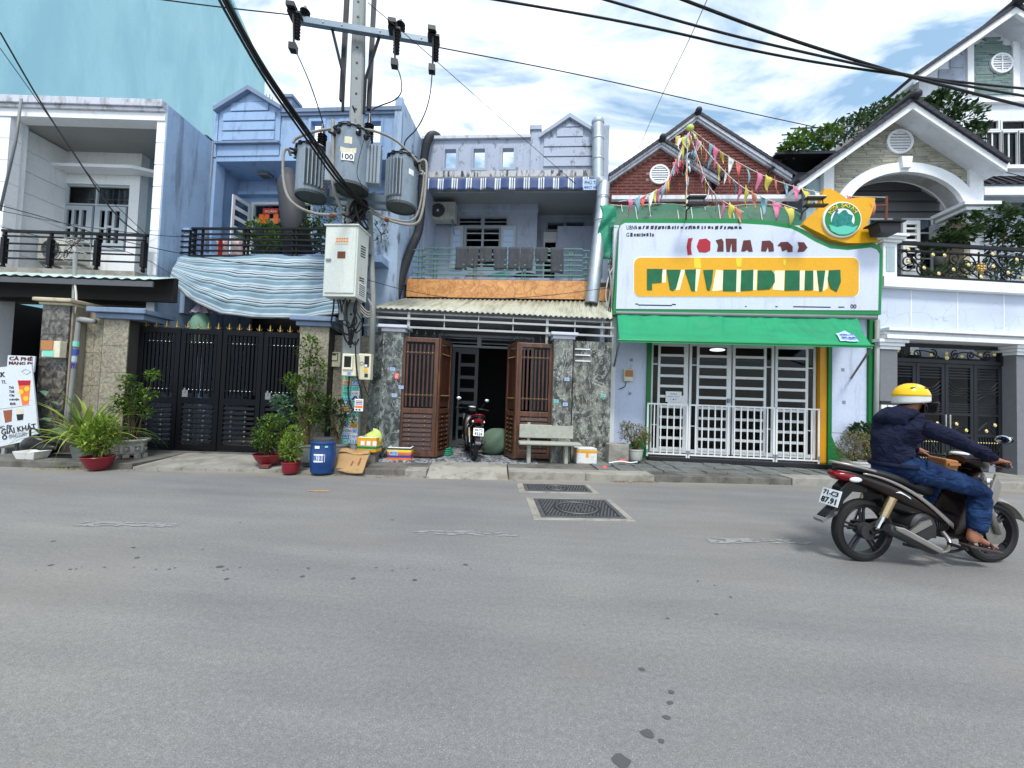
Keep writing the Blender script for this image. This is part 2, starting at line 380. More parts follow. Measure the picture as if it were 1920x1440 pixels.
M('iron',C(98,100,102),rough=.55,metal=.4,var=.2,vs=5,grime=C(60,58,54),ga=.5,gs=(4,4,4))
M('iron_dark',C(46,46,48),rough=.8,var=.2)
M('fine_plaster',C(150,140,122),rough=.9,var=.16,grime=C(84,74,60),ga=.6,gs=(3,3,1))
M('cap_cream',C(196,184,158),rough=.8,var=.1,grime=C(120,104,84),ga=.5)
M('cap_white',C(204,208,218),rough=.7,var=.06,grime=C(140,144,150),ga=.4)
M('terrazzo',C(164,166,154),rough=.7,var=.14,vs=14,grime=C(110,110,96),ga=.5,gs=(4,4,4))
M('pot_red',C(132,32,44),rough=.35,var=.12,grime=C(96,40,44),ga=.4,gs=(5,5,5),bump=.03)
M('pot_stone',C(170,170,160),rough=.85,var=.2,vs=9,grime=C(84,80,72),ga=.7,gs=(6,6,6),bump=.6)
M('pot_grey',C(120,122,120),rough=.8,var=.2)
M('pot_white',C(190,192,186),rough=.6,var=.1,grime=C(120,116,100),ga=.5,gs=(5,5,5))
M('soil',C(58,46,36),rough=1,var=.3)
M('barrel',C(24,62,116),rough=.38,var=.12,grime=C(14,44,88),ga=.5,gs=(4,4,2),bump=.04)
M('barrel_lid',C(70,72,76),rough=.5,var=.1)
M('styrofoam',C(216,216,212),rough=.85,var=.06,vs=8,grime=C(130,122,106),ga=.6,gs=(6,6,6),gt=(.54,.7),bump=.3)
M('tape_yellow',C(222,158,36),rough=.35,var=.12,vs=9,bump=.05)
M('tape_green',C(30,132,60),rough=.35,var=.1,bump=.05)
M('tape_orange',C(224,110,36),rough=.35,var=.12,bump=.05)
M('tape_purple',C(78,62,130),rough=.35,var=.12,bump=.05)
M('tape_lemon',C(232,208,50),rough=.35,var=.1,bump=.05)
M('tape_black',C(40,44,42),rough=.4,var=.2,bump=.05)
M('cardboard',C(168,136,94),rough=.85,var=.12,grime=C(110,84,52),ga=.6,gs=(6,6,6),gt=(.54,.7))
M('bag_green',C(88,110,92),rough=.75,var=.2)
M('bag_black',C(20,20,24),rough=.35,var=.2)
M('bag_lime',C(192,210,110),rough=.6,var=.15)
M('tan_bag',C(178,122,76),rough=.7,var=.12)
M('rubber',C(22,22,23),rough=.75,var=.15)
M('bike_black',C(14,14,16),rough=.3,var=.15,spec=.5,bump=0)
M('bike_brown',C(34,24,22),rough=.25,metal=.3,var=.15,spec=.6,bump=0)
M('bike_silver',C(160,154,148),rough=.35,metal=.6,var=.1,bump=0)
M('bike_red',C(120,16,26),rough=.25,var=.1,bump=0)
M('bike_grey',C(112,114,116),rough=.4,var=.1,bump=0)
M('lens_red',C(120,14,24),rough=.15,var=.05,bump=0)
M('lens_clear',C(220,226,226),rough=.1,var=.03,bump=0)
M('seat_vinyl',C(44,44,48),rough=.45,var=.12,bump=.2)
M('engine',C(64,64,66),rough=.5,metal=.6,var=.2)
M('wheel_alloy',C(52,52,56),rough=.35,metal=.6,var=.1,bump=0)
M('exhaust',C(170,168,162),rough=.3,metal=.85,var=.15,bump=.05)
M('brass_shield',C(190,166,130),rough=.25,metal=.9,var=.1,bump=0)
M('mirror_glass',C(214,226,230),rough=.06,metal=1,var=.02,bump=0)
M('skin',C(150,100,76),rough=.55,var=.06,bump=.1)
M('hair',C(20,17,16),rough=.6,var=.2)
M('helmet_yellow',C(240,188,10),rough=.22,var=.04,bump=0)
M('helmet_white',C(206,208,204),rough=.3,var=.05,bump=0)
M('sandal',C(66,50,46),rough=.6,var=.1)
M('cloth_dark',C(66,68,74),rough=.95,var=.2,vs=7,grime=C(110,112,116),ga=.3,gs=(8,8,4))
M('cloth_pink',C(214,190,190),rough=.9,var=.3,vs=12)
M('cloth_red',C(186,40,50),rough=.9,var=.2)
M('umbrella_cloth',C(160,150,170),rough=.8,var=.15)
M('umbrella_green',C(110,150,130),rough=.8,var=.15)
M('ac_body',C(186,186,176),rough=.5,var=.08,grime=C(110,106,96),ga=.6,gs=(4,4,2))
M('tarp_green',C(40,140,110),rough=.6,var=.3,vs=3)
M('flag_pink',C(210,120,152),rough=.7,var=.08);M('flag_orange',C(214,136,110),rough=.7,var=.08)
M('flag_yellow',C(204,190,84),rough=.7,var=.08);M('flag_blue',C(132,170,184),rough=.7,var=.08)
M('flag_white',C(214,220,214),rough=.7,var=.05);M('flag_coral',C(200,96,90),rough=.7,var=.08)
M('poster',C(206,214,220),rough=.5,var=.04,bump=.02)
M('red_paper',C(196,56,50),rough=.7,var=.1);M('lantern_orange',C(232,110,40),rough=.7,var=.1)
M('leaf_litter',C(120,96,60),rough=.95,var=.3)
M('lamp_white',C(232,236,236),rough=.3,var=.02,bump=0)
M('bamboo',C(120,122,120),rough=.8,var=.2)
M('yellow_louver',C(206,160,56),rough=.5,var=.1)
M('sweat_white',C(220,216,204),rough=.8,var=.1)
def leafmat(name,a,b,rough=.5,trans=.3):
    m,t,p,o = newmat(name);g = N(t,'ShaderNodeNewGeometry');c = ramp(t,g.outputs['Random Per Island'],.05,.95,a,b)
    n = noise(t,mapped(t),3.0,3);c = mix(t,1.0,c,ramp(t,n,.3,.7,(.7,.7,.7,1),(1.15,1.15,1.15,1)),'MULTIPLY')
    t.links.new(c,p.inputs['Base Color']);p.inputs['Roughness'].default_value = rough;setspec(p,.35)
    tr = N(t,'ShaderNodeBsdfTranslucent');t.links.new(c,tr.inputs[0]);ms = N(t,'ShaderNodeMixShader');ms.inputs[0].default_value = trans
    t.links.new(p.outputs[0],ms.inputs[1]);t.links.new(tr.outputs[0],ms.inputs[2]);t.links.new(ms.outputs[0],o.inputs[0])
leafmat('leaf_green',C(48,84,30),C(110,140,50));leafmat('leaf_bright',C(74,120,36),C(160,180,70));leafmat('leaf_dark',C(26,54,30),C(74,100,54))
leafmat('leaf_dry',C(96,100,60),C(156,146,104));leafmat('leaf_strap',C(80,118,48),C(176,190,90));leafmat('leaf_blue',C(60,98,76),C(120,150,120))
M('stem',C(92,78,52),rough=.8,var=.2);M('bark',C(84,72,58),rough=.9,var=.2)
def special(name,fn):
    m,t,p,o = newmat(name);fn(m,t,p,o);return m
def _asphalt(m,t,p,o):
    pos = mapped(t)
    big = noise(t,pos,.25,5,.6);mid = noise(t,mapped(t,(.5,2.2,1),(0,0,-.13)),1.1,6,.65)
    fine = noise(t,pos,170,2,.8);gr = noise(t,pos,38,4,.7)
    c = mix(t,1.0,C(126,126,125),ramp(t,big,.3,.7,(.8,.82,.86,1),(1.14,1.1,1.04,1)),'MULTIPLY')
    c = mix(t,1.0,c,ramp(t,mid,.3,.72,(.9,.9,.91,1),(1.08,1.08,1.07,1)),'MULTIPLY')
    c = mix(t,1.0,c,ramp(t,fine,.34,.66,(.68,.68,.69,1),(1.3,1.3,1.28,1)),'MULTIPLY')
    c = mix(t,1.0,c,ramp(t,gr,.3,.7,(.82,.82,.82,1),(1.16,1.16,1.16,1)),'MULTIPLY')
    vo = N(t,'ShaderNodeTexVoronoi');vo.inputs['Scale'].default_value = 260;t.links.new(pos,vo.inputs['Vector'])
    sep = N(t,'ShaderNodeSeparateColor');t.links.new(vo.outputs['Color'],sep.inputs[0])
    c = mix(t,ramp(t,sep.outputs[0],.97,.98,(0,0,0,1),(.55,.55,.55,1)),c,C(160,160,157))
    warm = noise(t,pos,.7,4,.6);c = mix(t,ramp(t,warm,.52,.7,(0,0,0,1),(.35,.35,.35,1)),c,C(128,120,112))
    tr = noise(t,mapped(t,(.12,1.3,1),(0,0,-.13)),1.4,5,.55);c = mix(t,1.0,c,ramp(t,tr,.35,.65,(.9,.9,.9,1),(1.06,1.06,1.06,1)),'MULTIPLY')
    spv = N(t,'ShaderNodeTexVoronoi');spv.inputs['Scale'].default_value = 2.4;spv.inputs['Randomness'].default_value = 1;t.links.new(pos,spv.inputs['Vector'])
    sc = N(t,'ShaderNodeSeparateColor');t.links.new(spv.outputs['Color'],sc.inputs[0]);k1 = N(t,'ShaderNodeMath',operation='MULTIPLY');t.links.new(sc.outputs[1],k1.inputs[0]);k1.inputs[1].default_value = .05
    lt = N(t,'ShaderNodeMath',operation='LESS_THAN');t.links.new(spv.outputs['Distance'],lt.inputs[0]);t.links.new(k1.outputs[0],lt.inputs[1]);k2 = N(t,'ShaderNodeMath',operation='MULTIPLY');t.links.new(lt.outputs[0],k2.inputs[0]);k2.inputs[1].default_value = .4
    c = mix(t,k2.outputs[0],c,C(78,78,78))
    # dirt swept towards the kerb
    f = N(t,'ShaderNodeTexCoord');mpn = N(t,'ShaderNodeMapping',vector_type='POINT');mpn.inputs['Rotation'].default_value = (0,0,-math.radians(7.5));t.links.new(mapped(t),mpn.inputs[0])
    sp = N(t,'ShaderNodeSeparateXYZ');t.links.new(mpn.outputs[0],sp.inputs[0])
    ad = N(t,'ShaderNodeMath',operation='MULTIPLY_ADD');t.links.new(noise(t,mapped(t,(.6,1.6,1)),1.2,7,.7),ad.inputs[0]);ad.inputs[1].default_value = 1.3;t.links.new(sp.outputs['Y'],ad.inputs[2])
    mr = N(t,'ShaderNodeMapRange');mr.inputs['From Min'].default_value = 6.75;mr.inputs['From Max'].default_value = 7.25;mr.clamp = True;t.links.new(ad.outputs[0],mr.inputs['Value'])
    mm = N(t,'ShaderNodeMath',operation='MULTIPLY');t.links.new(mr.outputs[0],mm.inputs[0]);mm.inputs[1].default_value = .55
    c = mix(t,mm.outputs[0],c,C(150,142,124))
    t.links.new(c,p.inputs['Base Color']);p.inputs['Roughness'].default_value = .82;setspec(p,.3)
    bumpn(t,p,gr,.35,.006,bumpn(t,p,fine,.6,.003))
special('asphalt',_asphalt)
def _granite(dark,light,sc=2.6,vein=.5):
    def f(m,t,p,o):
        pos = mapped(t,(1,1,.62),(0,.5,0));n = noise(t,pos,sc*1.6,10,.66,1.7)
        w = N(t,'ShaderNodeTexWave',wave_type='RINGS');w.inputs['Scale'].default_value = sc*.9;w.inputs['Distortion'].default_value = 14;w.inputs['Detail'].default_value = 6;w.inputs['Detail Scale'].default_value = 1.6
        t.links.new(pos,w.inputs['Vector'])
        c = ramp(t,n,.32,.66,dark,light);c2 = ramp(t,w.outputs['Fac'],.1,.9,(.45,.45,.46,1),(1.35,1.35,1.32,1));c = mix(t,1.0,c,c2,'MULTIPLY')
        vn = noise(t,mapped(t,(1.2,1.2,.8)),sc*1.3,6,.6,2.2);s1 = N(t,'ShaderNodeMath',operation='SUBTRACT');t.links.new(vn,s1.inputs[0]);s1.inputs[1].default_value = .5
        ab = N(t,'ShaderNodeMath',operation='ABSOLUTE');t.links.new(s1.outputs[0],ab.inputs[0]);v = ramp(t,ab.outputs[0],.0,.016,(vein,)*3+(1,),(0,0,0,1))
        c = mix(t,v,c,C(190,196,190));t.links.new(c,p.inputs['Base Color']);p.inputs['Roughness'].default_value = .38;setspec(p,.5)
        bumpn(t,p,n,.12,.004)
    return f
special('granite',_granite(C(32,38,37),C(118,126,124),2.6,.8))
special('granite_warm',_granite(C(40,45,43),C(122,124,116),2.2,.9))
special('granite_dark',_granite(C(34,34,34),C(112,106,98),4,.3))
def _speckle(col,dk,lt):
    def f(m,t,p,o):
        pos = mapped(t);n = noise(t,pos,22,5,.75);c = ramp(t,n,.32,.68,dk,lt);n2 = noise(t,pos,1.4,5)
        c = mix(t,1.0,c,ramp(t,n2,.3,.7,(.8,.8,.8,1),(1.1,1.1,1.08,1)),'MULTIPLY');t.links.new(c,p.inputs['Base Color']);p.inputs['Roughness'].default_value = .6;bumpn(t,p,n,.15,.003)
    return f
special('speckle_tile',_speckle(0,C(92,88,78),C(176,168,146)))
special('slate_tile',_speckle(0,C(96,96,92),C(140,140,134)))
def _orange(m,t,p,o):
    pos = mapped(t,(1,1,1));nn = N(t,'ShaderNodeTexNoise');nn.inputs['Scale'].default_value = 3;nn.inputs['Detail'].default_value = 4;t.links.new(pos,nn.inputs['Vector'])
    mxv = N(t,'ShaderNodeMix',data_type='VECTOR');mxv.inputs[0].default_value = .42;t.links.new(pos,mxv.inputs[4]);t.links.new(nn.outputs['Color'],mxv.inputs[5])
    v = N(t,'ShaderNodeTexVoronoi',feature='DISTANCE_TO_EDGE');v.inputs['Scale'].default_value = 7;t.links.new(mxv.outputs[1],v.inputs['Vector'])
    c = mix(t,ramp(t,noise(t,pos,6,6),.3,.7),C(190,130,72),C(218,164,102));c = mix(t,ramp(t,v.outputs['Distance'],0,.12,(.6,.6,.6,1),(0,0,0,1)),c,C(146,88,46))
    t.links.new(c,p.inputs['Base Color']);p.inputs['Roughness'].default_value = .4
special('orange_marble',_orange)
def _cloth(ca,cb,sc,st):
    def f(m,t,p,o):
        pos = mapped(t,(1,1,1.6));n = noise(t,pos,sc,3,.5,1.6);c = mix(t,ramp(t,noise(t,pos,5,5,.6),.35,.7),ca,cb);w = noise(t,pos,260,2);c = mix(t,1.0,c,ramp(t,w,.3,.7,(.8,.8,.8,1),(1.2,1.2,1.2,1)),'MULTIPLY')
        t.links.new(c,p.inputs['Base Color']);p.inputs['Roughness'].default_value = .95;setspec(p,.15);bumpn(t,p,n,st,.05,bumpn(t,p,w,.3,.002))
    return f
special('hoodie',_cloth(C(22,24,44),C(34,38,60),9,.8));special('jeans',_cloth(C(18,34,66),C(40,66,106),11,.7))
def _wood(a,b,rough=.35):
    def f(m,t,p,o):
        pos = mapped(t,(9,9,.8));n = noise(t,pos,2.6,8,.62,.8);c = ramp(t,n,.3,.7,a,b)
        n2 = noise(t,mapped(t,(60,60,2)),2,3);c = mix(t,1.0,c,ramp(t,n2,.3,.7,(.8,.8,.8,1),(1.1,1.1,1.1,1)),'MULTIPLY')
        t.links.new(c,p.inputs['Base Color']);p.inputs['Roughness'].default_value = rough;setspec(p,.5);bumpn(t,p,n2,.1,.002)
    return f
special('wood',_wood(C(52,31,22),C(112,72,50)));special('wood_dark',_wood(C(38,21,16),C(82,48,34)))
def _glass(m,t,p,o):
    tr = N(t,'ShaderNodeBsdfTransparent');tr.inputs[0].default_value = (.6,.64,.66,1);gl = N(t,'ShaderNodeBsdfGlossy');gl.inputs['Roughness'].default_value = .04
    fr = N(t,'ShaderNodeFresnel');fr.inputs[0].default_value = 1.28;ad = N(t,'ShaderNodeMath',operation='ADD');ad.inputs[1].default_value = 0.0;t.links.new(fr.outputs[0],ad.inputs[0])
    ms = N(t,'ShaderNodeMixShader');t.links.new(ad.outputs[0],ms.inputs[0]);t.links.new(tr.outputs[0],ms.inputs[1]);t.links.new(gl.outputs[0],ms.inputs[2]);t.links.new(ms.outputs[0],o.inputs[0])
special('glass',_glass)
def _net(m,t,p,o):
    p.inputs['Base Color'].default_value = C(26,104,80);p.inputs['Roughness'].default_value = .8
    tr = N(t,'ShaderNodeBsdfTransparent');ms = N(t,'ShaderNodeMixShader');n = noise(t,mapped(t,(1,1,3)),3.2,5,.6,.6)
    t.links.new(ramp(t,n,.3,.65,(.6,.6,.6,1),(.92,.92,.92,1)),ms.inputs[0]);t.links.new(tr.outputs[0],ms.inputs[1]);t.links.new(p.outputs[0],ms.inputs[2]);t.links.new(ms.outputs[0],o.inputs[0])
special('net',_net)
def _cracked(m,t,p,o):
    pos = mapped(t);nn = N(t,'ShaderNodeTexNoise');nn.inputs['Scale'].default_value = 2.5;nn.inputs['Detail'].default_value = 5;t.links.new(pos,nn.inputs['Vector'])
    mxv = N(t,'ShaderNodeMix',data_type='VECTOR');mxv.inputs[0].default_value = .3;t.links.new(pos,mxv.inputs[4]);t.links.new(nn.outputs['Color'],mxv.inputs[5])
    v = N(t,'ShaderNodeTexVoronoi',feature='DISTANCE_TO_EDGE');v.inputs['Scale'].default_value = 4;t.links.new(mxv.outputs[1],v.inputs['Vector'])
    sp = N(t,'ShaderNodeSeparateXYZ');t.links.new(pos,sp.inputs[0]);mr = N(t,'ShaderNodeMapRange');mr.inputs['From Min'].default_value = 3.9;mr.inputs['From Max'].default_value = 3.15;t.links.new(sp.outputs['Z'],mr.inputs['Value'])
    k = N(t,'ShaderNodeMath',operation='MULTIPLY');t.links.new(ramp(t,v.outputs['Distance'],0,.035,(.6,.6,.6,1),(0,0,0,1)),k.inputs[0]);t.links.new(mr.outputs[0],k.inputs[1])
    k2 = N(t,'ShaderNodeMath',operation='MULTIPLY');t.links.new(k.outputs[0],k2.inputs[0]);t.links.new(ramp(t,noise(t,pos,3,4),.4,.6),k2.inputs[1])
    c = mix(t,1.0,C(196,206,222),ramp(t,noise(t,pos,1.5,5),.3,.7,(.92,.92,.92,1),(1.05,1.05,1.05,1)),'MULTIPLY');c = mix(t,k2.outputs[0],c,C(120,120,116))
    t.links.new(c,p.inputs['Base Color']);p.inputs['Roughness'].default_value = .75
special('cracked_wall',_cracked)
def _corr(base,dirt):
    def f(m,t,p,o):
        pos = mapped(t,(1,1,1));n = noise(t,mapped(t,(5,.8,1)),1.5,7,.65);c = mix(t,ramp(t,n,.45,.7),base,dirt);t.links.new(c,p.inputs['Base Color']);p.inputs['Roughness'].default_value = .5;setspec(p,.4)
    return f
special('corrugated',_corr(C(178,178,160),C(128,126,106)));special('corrugated_mint',_corr(C(188,208,204),C(120,122,112)))
def _floor(m,t,p,o):
    pos = mapped(t,(1.6,1,1));v = N(t,'ShaderNodeTexVoronoi');v.inputs['Scale'].default_value = 16;t.links.new(pos,v.inputs['Vector']);sep = N(t,'ShaderNodeSeparateColor');t.links.new(v.outputs['Color'],sep.inputs[0])
    c = ramp(t,sep.outputs[0],.3,.7,C(84,88,94),C(170,174,178));t.links.new(c,p.inputs['Base Color']);p.inputs['Roughness'].default_value = .35
special('pebble_floor',_floor)
def stripes(name,cols,axis='Z',period=.5,obj=False,dirt=.2,gsc=(1,1,1)):
    # cols: list of (start position 0..1, colour): woven stripes of the cloth, laid out in the cloth's own height
    m,t,p,o = newmat(name);uv = N(t,'ShaderNodeUVMap');sp = N(t,'ShaderNodeSeparateXYZ');t.links.new(uv.outputs[0],sp.inputs[0])
    ml = N(t,'ShaderNodeMath',operation='MULTIPLY');t.links.new(sp.outputs[axis],ml.inputs[0]);ml.inputs[1].default_value = 1/period
    fr = N(t,'ShaderNodeMath',operation='FRACT');t.links.new(ml.outputs[0],fr.inputs[0]);r = N(t,'ShaderNodeValToRGB');r.color_ramp.interpolation = 'CONSTANT'
    for i,(a,c) in enumerate(cols):
        e = r.color_ramp.elements[i] if i < 2 else r.color_ramp.elements.new(a);e.position = a;e.color = c
    t.links.new(fr.outputs[0],r.inputs[0]);n = noise(t,mapped(t,gsc),2.2,5,.6);c = mix(t,1.0,r.outputs[0],ramp(t,n,.3,.7,(1-dirt,)*3+(1,),(1.08,1.08,1.08,1)),'MULTIPLY')
    t.links.new(c,p.inputs['Base Color']);p.inputs['Roughness'].default_value = .6
stripes('tarp_stripes',[(0,C(112,140,154)),(.26,C(178,192,200)),(.38,C(120,148,162)),(.46,C(184,196,202)),(.54,C(36,52,62)),(.62,C(184,196,202)),(.70,C(112,140,154)),(.82,C(44,62,72)),(.88,C(150,174,184))],'Y',.27)
stripes('valance_stripes',[(0,C(48,72,122)),(.42,C(214,220,226)),(.52,C(96,110,124)),(.60,C(214,220,226)),(.66,C(40,56,88)),(.74,C(214,220,226)),(.82,C(48,72,122))],'X',.36)
def uvgrid(name,fn,nu,nv,su,sv,mat,parent,solid=.004):
    # a cloth sheet with its own coordinates: su, sv are metres across and down
    mb = MB().grid(fn,nu,nv);o = O(name,mb,mat,parent,smooth=True);me = o.data;uv = me.uv_layers.new(name='UVMap')
    for lp in me.loops:
        i,j = divmod(lp.vertex_index,nv+1);uv.data[lp.index].uv = (i/nu*su,j/nv*sv)
    md = o.modifiers.new('solid','SOLIDIFY');md.thickness = solid
    return o
# ------------------------------------------------------------------ ground, kerb, pavement
mb = MB()
for i in range(1):
    mb.add([(-200,-200,0),(200,-200,0),(200,200,0),(-200,200,0)],[(0,1,2,3)])
O('road',mb,'asphalt',fr=W,base=(0,0,0),kind='structure')
VC,VG = 6.51,7.68        # kerb line and gate line in the street frame
sx = lambda px,py=880,v=VC: ST.P(px,py,v).x
def slab(name,x0,x1,v0,v1,z,mat,lip=.0):
    mb = MB();n = max(2,int((x1-x0)/.35));fr_ = [(x0+(x1-x0)*i/n,v0+U(-.012,.012)) for i in range(n+1)]
    mb.prismz(fr_+[(x1,v1),(x0,v1)],-.02,z);return O(name,mb,mat,fr=ST,base=(x0,v0,0),kind='structure',bevel=.012)
a0,a1,a2,a3,a4,a5,a6,a7,a8 = -16,sx(150),sx(245),sx(605),sx(800),sx(953),sx(1130),sx(1645),14
random.seed(77)
slab('pavement_left',a0,a2-.01,VC+.02,12,.1,'concrete_dirty')
mb = MB()                                              # the driveway slopes up from the road to the black gate
nn = 8
for i in range(nn):
    x0,x1 = a2+(a3-a2)*i/nn+.006,a2+(a3-a2)*(i+1)/nn-.0
    mb.add([(x0,VC+.03,-.02),(x1,VC+.03,-.02),(x1,12,-.02),(x0,12,-.02),(x0,VC+.03,.045),(x1,VC+.03,.045),(x1,VG-.1,.1),(x0,VG-.1,.1),(x1,12,.1),(x0,12,.1)],
           [(4,5,6,7),(7,6,8,9),(0,1,5,4)])
O('driveway',mb,'concrete',fr=ST,base=(a2,VC,0),kind='structure')
slab('pavement_pole',a3,a4,VC+.03,VG+.3,.1,'concrete_dirty')
slab('kerb',a4-.35,a4,VC-.05,VC+.25,.115,'concrete_pale')
mb = MB();mb.add([(a4+.01,VC-.16,-.01),(a5-.01,VC-.16,-.01),(a5-.01,VC+.28,.13),(a4+.01,VC+.28,.13),(a5-.01,VG+.3,.13),(a4+.01,VG+.3,.13),(a4+.01,VC-.16,-.03),(a5-.01,VC-.16,-.03),(a4+.01,VG+.3,-.03),(a5-.01,VG+.3,-.03)],
          [(0,1,2,3),(3,2,4,5),(6,7,1,0),(0,3,5,8,6),(1,7,9,4,2)])
O('kerb_ramp',mb,'concrete_pale',fr=ST,base=(a4,VC,0),kind='structure')
slab('kerb',a5+.01,a6-.3,VC-.03,VC+.3,.13,'concrete_pale');slab('kerb',a6-.29,a6+.9,VC-.02,VC+.35,.12,'concrete_pale')
slab('kerb',a6+.91,a7-1.6,VC-.0,VC+.3,.11,'concrete_dirty');slab('kerb',a7-1.59,a7,VC-.02,VC+.32,.13,'concrete')
slab('pavement',a5+.01,a6,VC+.305,VG+.3,.13,'concrete_dirty')
slab('pavement_right',a7+.01,a8,VC+.1,20,.12,'concrete')
mb = MB().box(a4-1.6,a5+.6,VG-.45,VG+5.5,.0,.136);O('entrance_floor',mb,'pebble_floor',fr=ST,base=(a4,VG,0),kind='structure')
# tiled pavement before the green shop: real tiles with open joints, rising to the door
mb = MB().add([(a6+.0,VC+.32,.1),(a7,VC+.32,.1),(a7,10,.22),(a6+.0,10,.22)],[(0,1,2,3)])
bed = O('pavement_shop',mb,'joint',fr=ST,base=(a6,VC,0),kind='structure')
tw = .4;tile_me = None
mb = MB().box(-.19,.19,-.19,.19,0,.03)
for k in range(4): mb.box(-.19+.1*k+.02,-.19+.1*k+.05,-.17,.17-.05*k,.03,.033)
tile_me = mesh_of('tile',mb,'pave_tile');cnt = 0
x = a6+.22
while x < a7-.1 and cnt < 150:
    v = VC+.52
    while v < 9.0:
        z = .1+(v-VC-.32)*.12/3.17;I(tile_me,'tile',bed,(x,v,z-.012+U(-.003,.003)),(math.atan(.0345)+U(-.01,.01),U(-.01,.01),random.choice((0,1.5708,3.1416))));cnt += 1;v += tw
    x += tw
# manhole covers
def manhole(x0,x1,v0,v1,label,worn):
    t = T('manhole_cover',label,'manhole cover',ST,((x0+x1)/2,(v0+v1)/2,0),'square iron manhole covers in the road')
    mb = MB()
    for a,b,c,d in ((x0-.1,x1+.08,v0-.08,v0),(x0-.1,x1+.08,v1,v1+.06),(x0-.1,x0,v0,v1),(x1,x1+.08,v0,v1)): mb.box(a,b,c,d,-.02,.006)
    O('surround',mb,'concrete_pale',t,bevel=.003)
    O('base_plate',MB().box(x0,x1,v0,v1,-.02,.002),'iron_dark',t)
    mb = MB()
    for a,b,c,d in ((x0,x1,v0,v0+.05),(x0,x1,v1-.05,v1),(x0,x0+.05,v0+.05,v1-.05),(x1-.05,x1,v0+.05,v1-.05)): mb.box(a,b,c,d,-.01,.012)
    O('frame',mb,'iron',t);mb = MB()
    X0,X1,V0,V1 = x0+.07,x1-.07,v0+.07,v1-.07;cxx,cvv = (X0+X1)/2,(V0+V1)/2;R = min(X1-X0,V1-V0)*.36
    k = -1.2
    while k < 2.4:
        seg = []
        for s_ in range(41):
            f = s_/40;xx = X0+k+f*.35*(V1-V0);vv = V0+f*(V1-V0);d = math.hypot(xx-cxx,vv-cvv);okk = X0 < xx < X1 and not (R-.03 < d < R+.06)
            if okk: seg.append((xx,vv))
            if (not okk or s_ == 40) and len(seg) > 1:
                a,b = seg[0],seg[-1];mb.add([(a[0]-.008,a[1],.012),(a[0]+.01,a[1],.012),(b[0]+.01,b[1],.012),(b[0]-.008,b[1],.012),(a[0]-.012,a[1],.002),(a[0]+.014,a[1],.002),(b[0]+.014,b[1],.002),(b[0]-.012,b[1],.002)],[(0,1,2,3),(0,3,7,4),(1,5,6,2),(0,4,5,1),(3,2,6,7)])
            if not okk: seg = []
        k += .042
    rb = O('rib_pattern',mb,'iron',t,kind='stuff')
    O('ring',MB().torus((cxx,cvv,.008),R+.015,.012,40,6,'Z'),'iron',t)
    O('lifting_bar',MB().box(cxx-.02,cxx+.0,cvv-.14,cvv+.14,.002,.014).box(cxx+.05,cxx+.07,cvv-.14,cvv+.14,.002,.014),'iron',t)
p1,p2,p3 = ST.G(1000,935,0),ST.G(1135,937,0),ST.G(1185,974,0);p4 = ST.G(1022,971,0)
manhole(p1.x,p1.x+1.0,p4.y,p1.y-.02,'square iron manhole cover with sharp diagonal ribs, nearer the viewer in the road',0)
q1,q2 = ST.G(980,907,0),ST.G(1118,925,0)
manhole(q1.x,q1.x+1.0,q2.y+.03,q1.y-.03,'square worn iron manhole cover half lost in dirt, next to the kerb before the bench',1)
# worn lane dashes
def dash(l,y,r,w_,seed):
    random.seed(seed);a = ST.G(l,y,.004);b = ST.G(r,y+(r-l)*.02,.004);mb = MB();n = 60
    for i in range(n):
        for j in range(5):
            if random.random() < .16: xx = a.x+(b.x-a.x)*(i+U(0,1))/n;vv = a.y+w_*(j-2+U(-.4,.4))/5;s_ = U(.02,.07);zq = .004+.0015*random.random();mb.add([(xx-s_,vv-U(.006,.02),zq),(xx+s_,vv-U(.006,.02),zq),(xx+s_*U(.5,1),vv+U(.006,.02),zq),(xx-s_,vv+U(.006,.02),zq)],[(0,1,2,3)])
    O('lane_marking',mb,'dash_paint',fr=ST,base=(a.x,a.y,.004),kind='structure')
M('dash_paint',C(142,143,142),rough=.85,var=.15,vs=20)
dash(152,982,325,.12,1);dash(785,998,960,.12,2);dash(1330,1013,1515,.12,3)
random.seed(11);mb = MB()
def blob(px,py,r,z=.003):
    c = ST.G(px,py,0);n = 9;r *= .5;mb.add([(c.x+r*U(.7,1.15)*math.cos(6.283*i/n)*1.2,c.y+r*U(.7,1.15)*math.sin(6.283*i/n),z) for i in range(n)],[tuple(range(n))])
for px,py,r in ((1203,1256,.03),(1258,1298,.03),(1256,1318,.025),(1250,1346,.03),(1215,1376,.05),(1240,1390,.025),(1165,1428,.06),(1252,1160,.02),(1370,1120,.02),(1340,1098,.015),(1344,1152,.02),(1308,1090,.02),(100,1015,.03),(95,1060,.03),(413,1063,.05),(250,1027,.025),(257,1046,.03),(425,1086,.03),(380,1030,.02),(567,1081,.03),(662,1085,.03),(777,1088,.035),(873,1059,.035),(735,975,.03),(450,830+150,.02)): blob(px,py,r)
for i in range(34): blob(90+i*26+U(-26,26),1066+U(-3,4),U(.004,.02))
M('oil_mark',C(82,82,82),rough=.9,var=.1)
O('oil_spots',mb,'oil_mark',fr=ST,base=(0,3,0),kind='stuff',label='small dark gum and oil spots scattered over the grey asphalt',cat='stains')
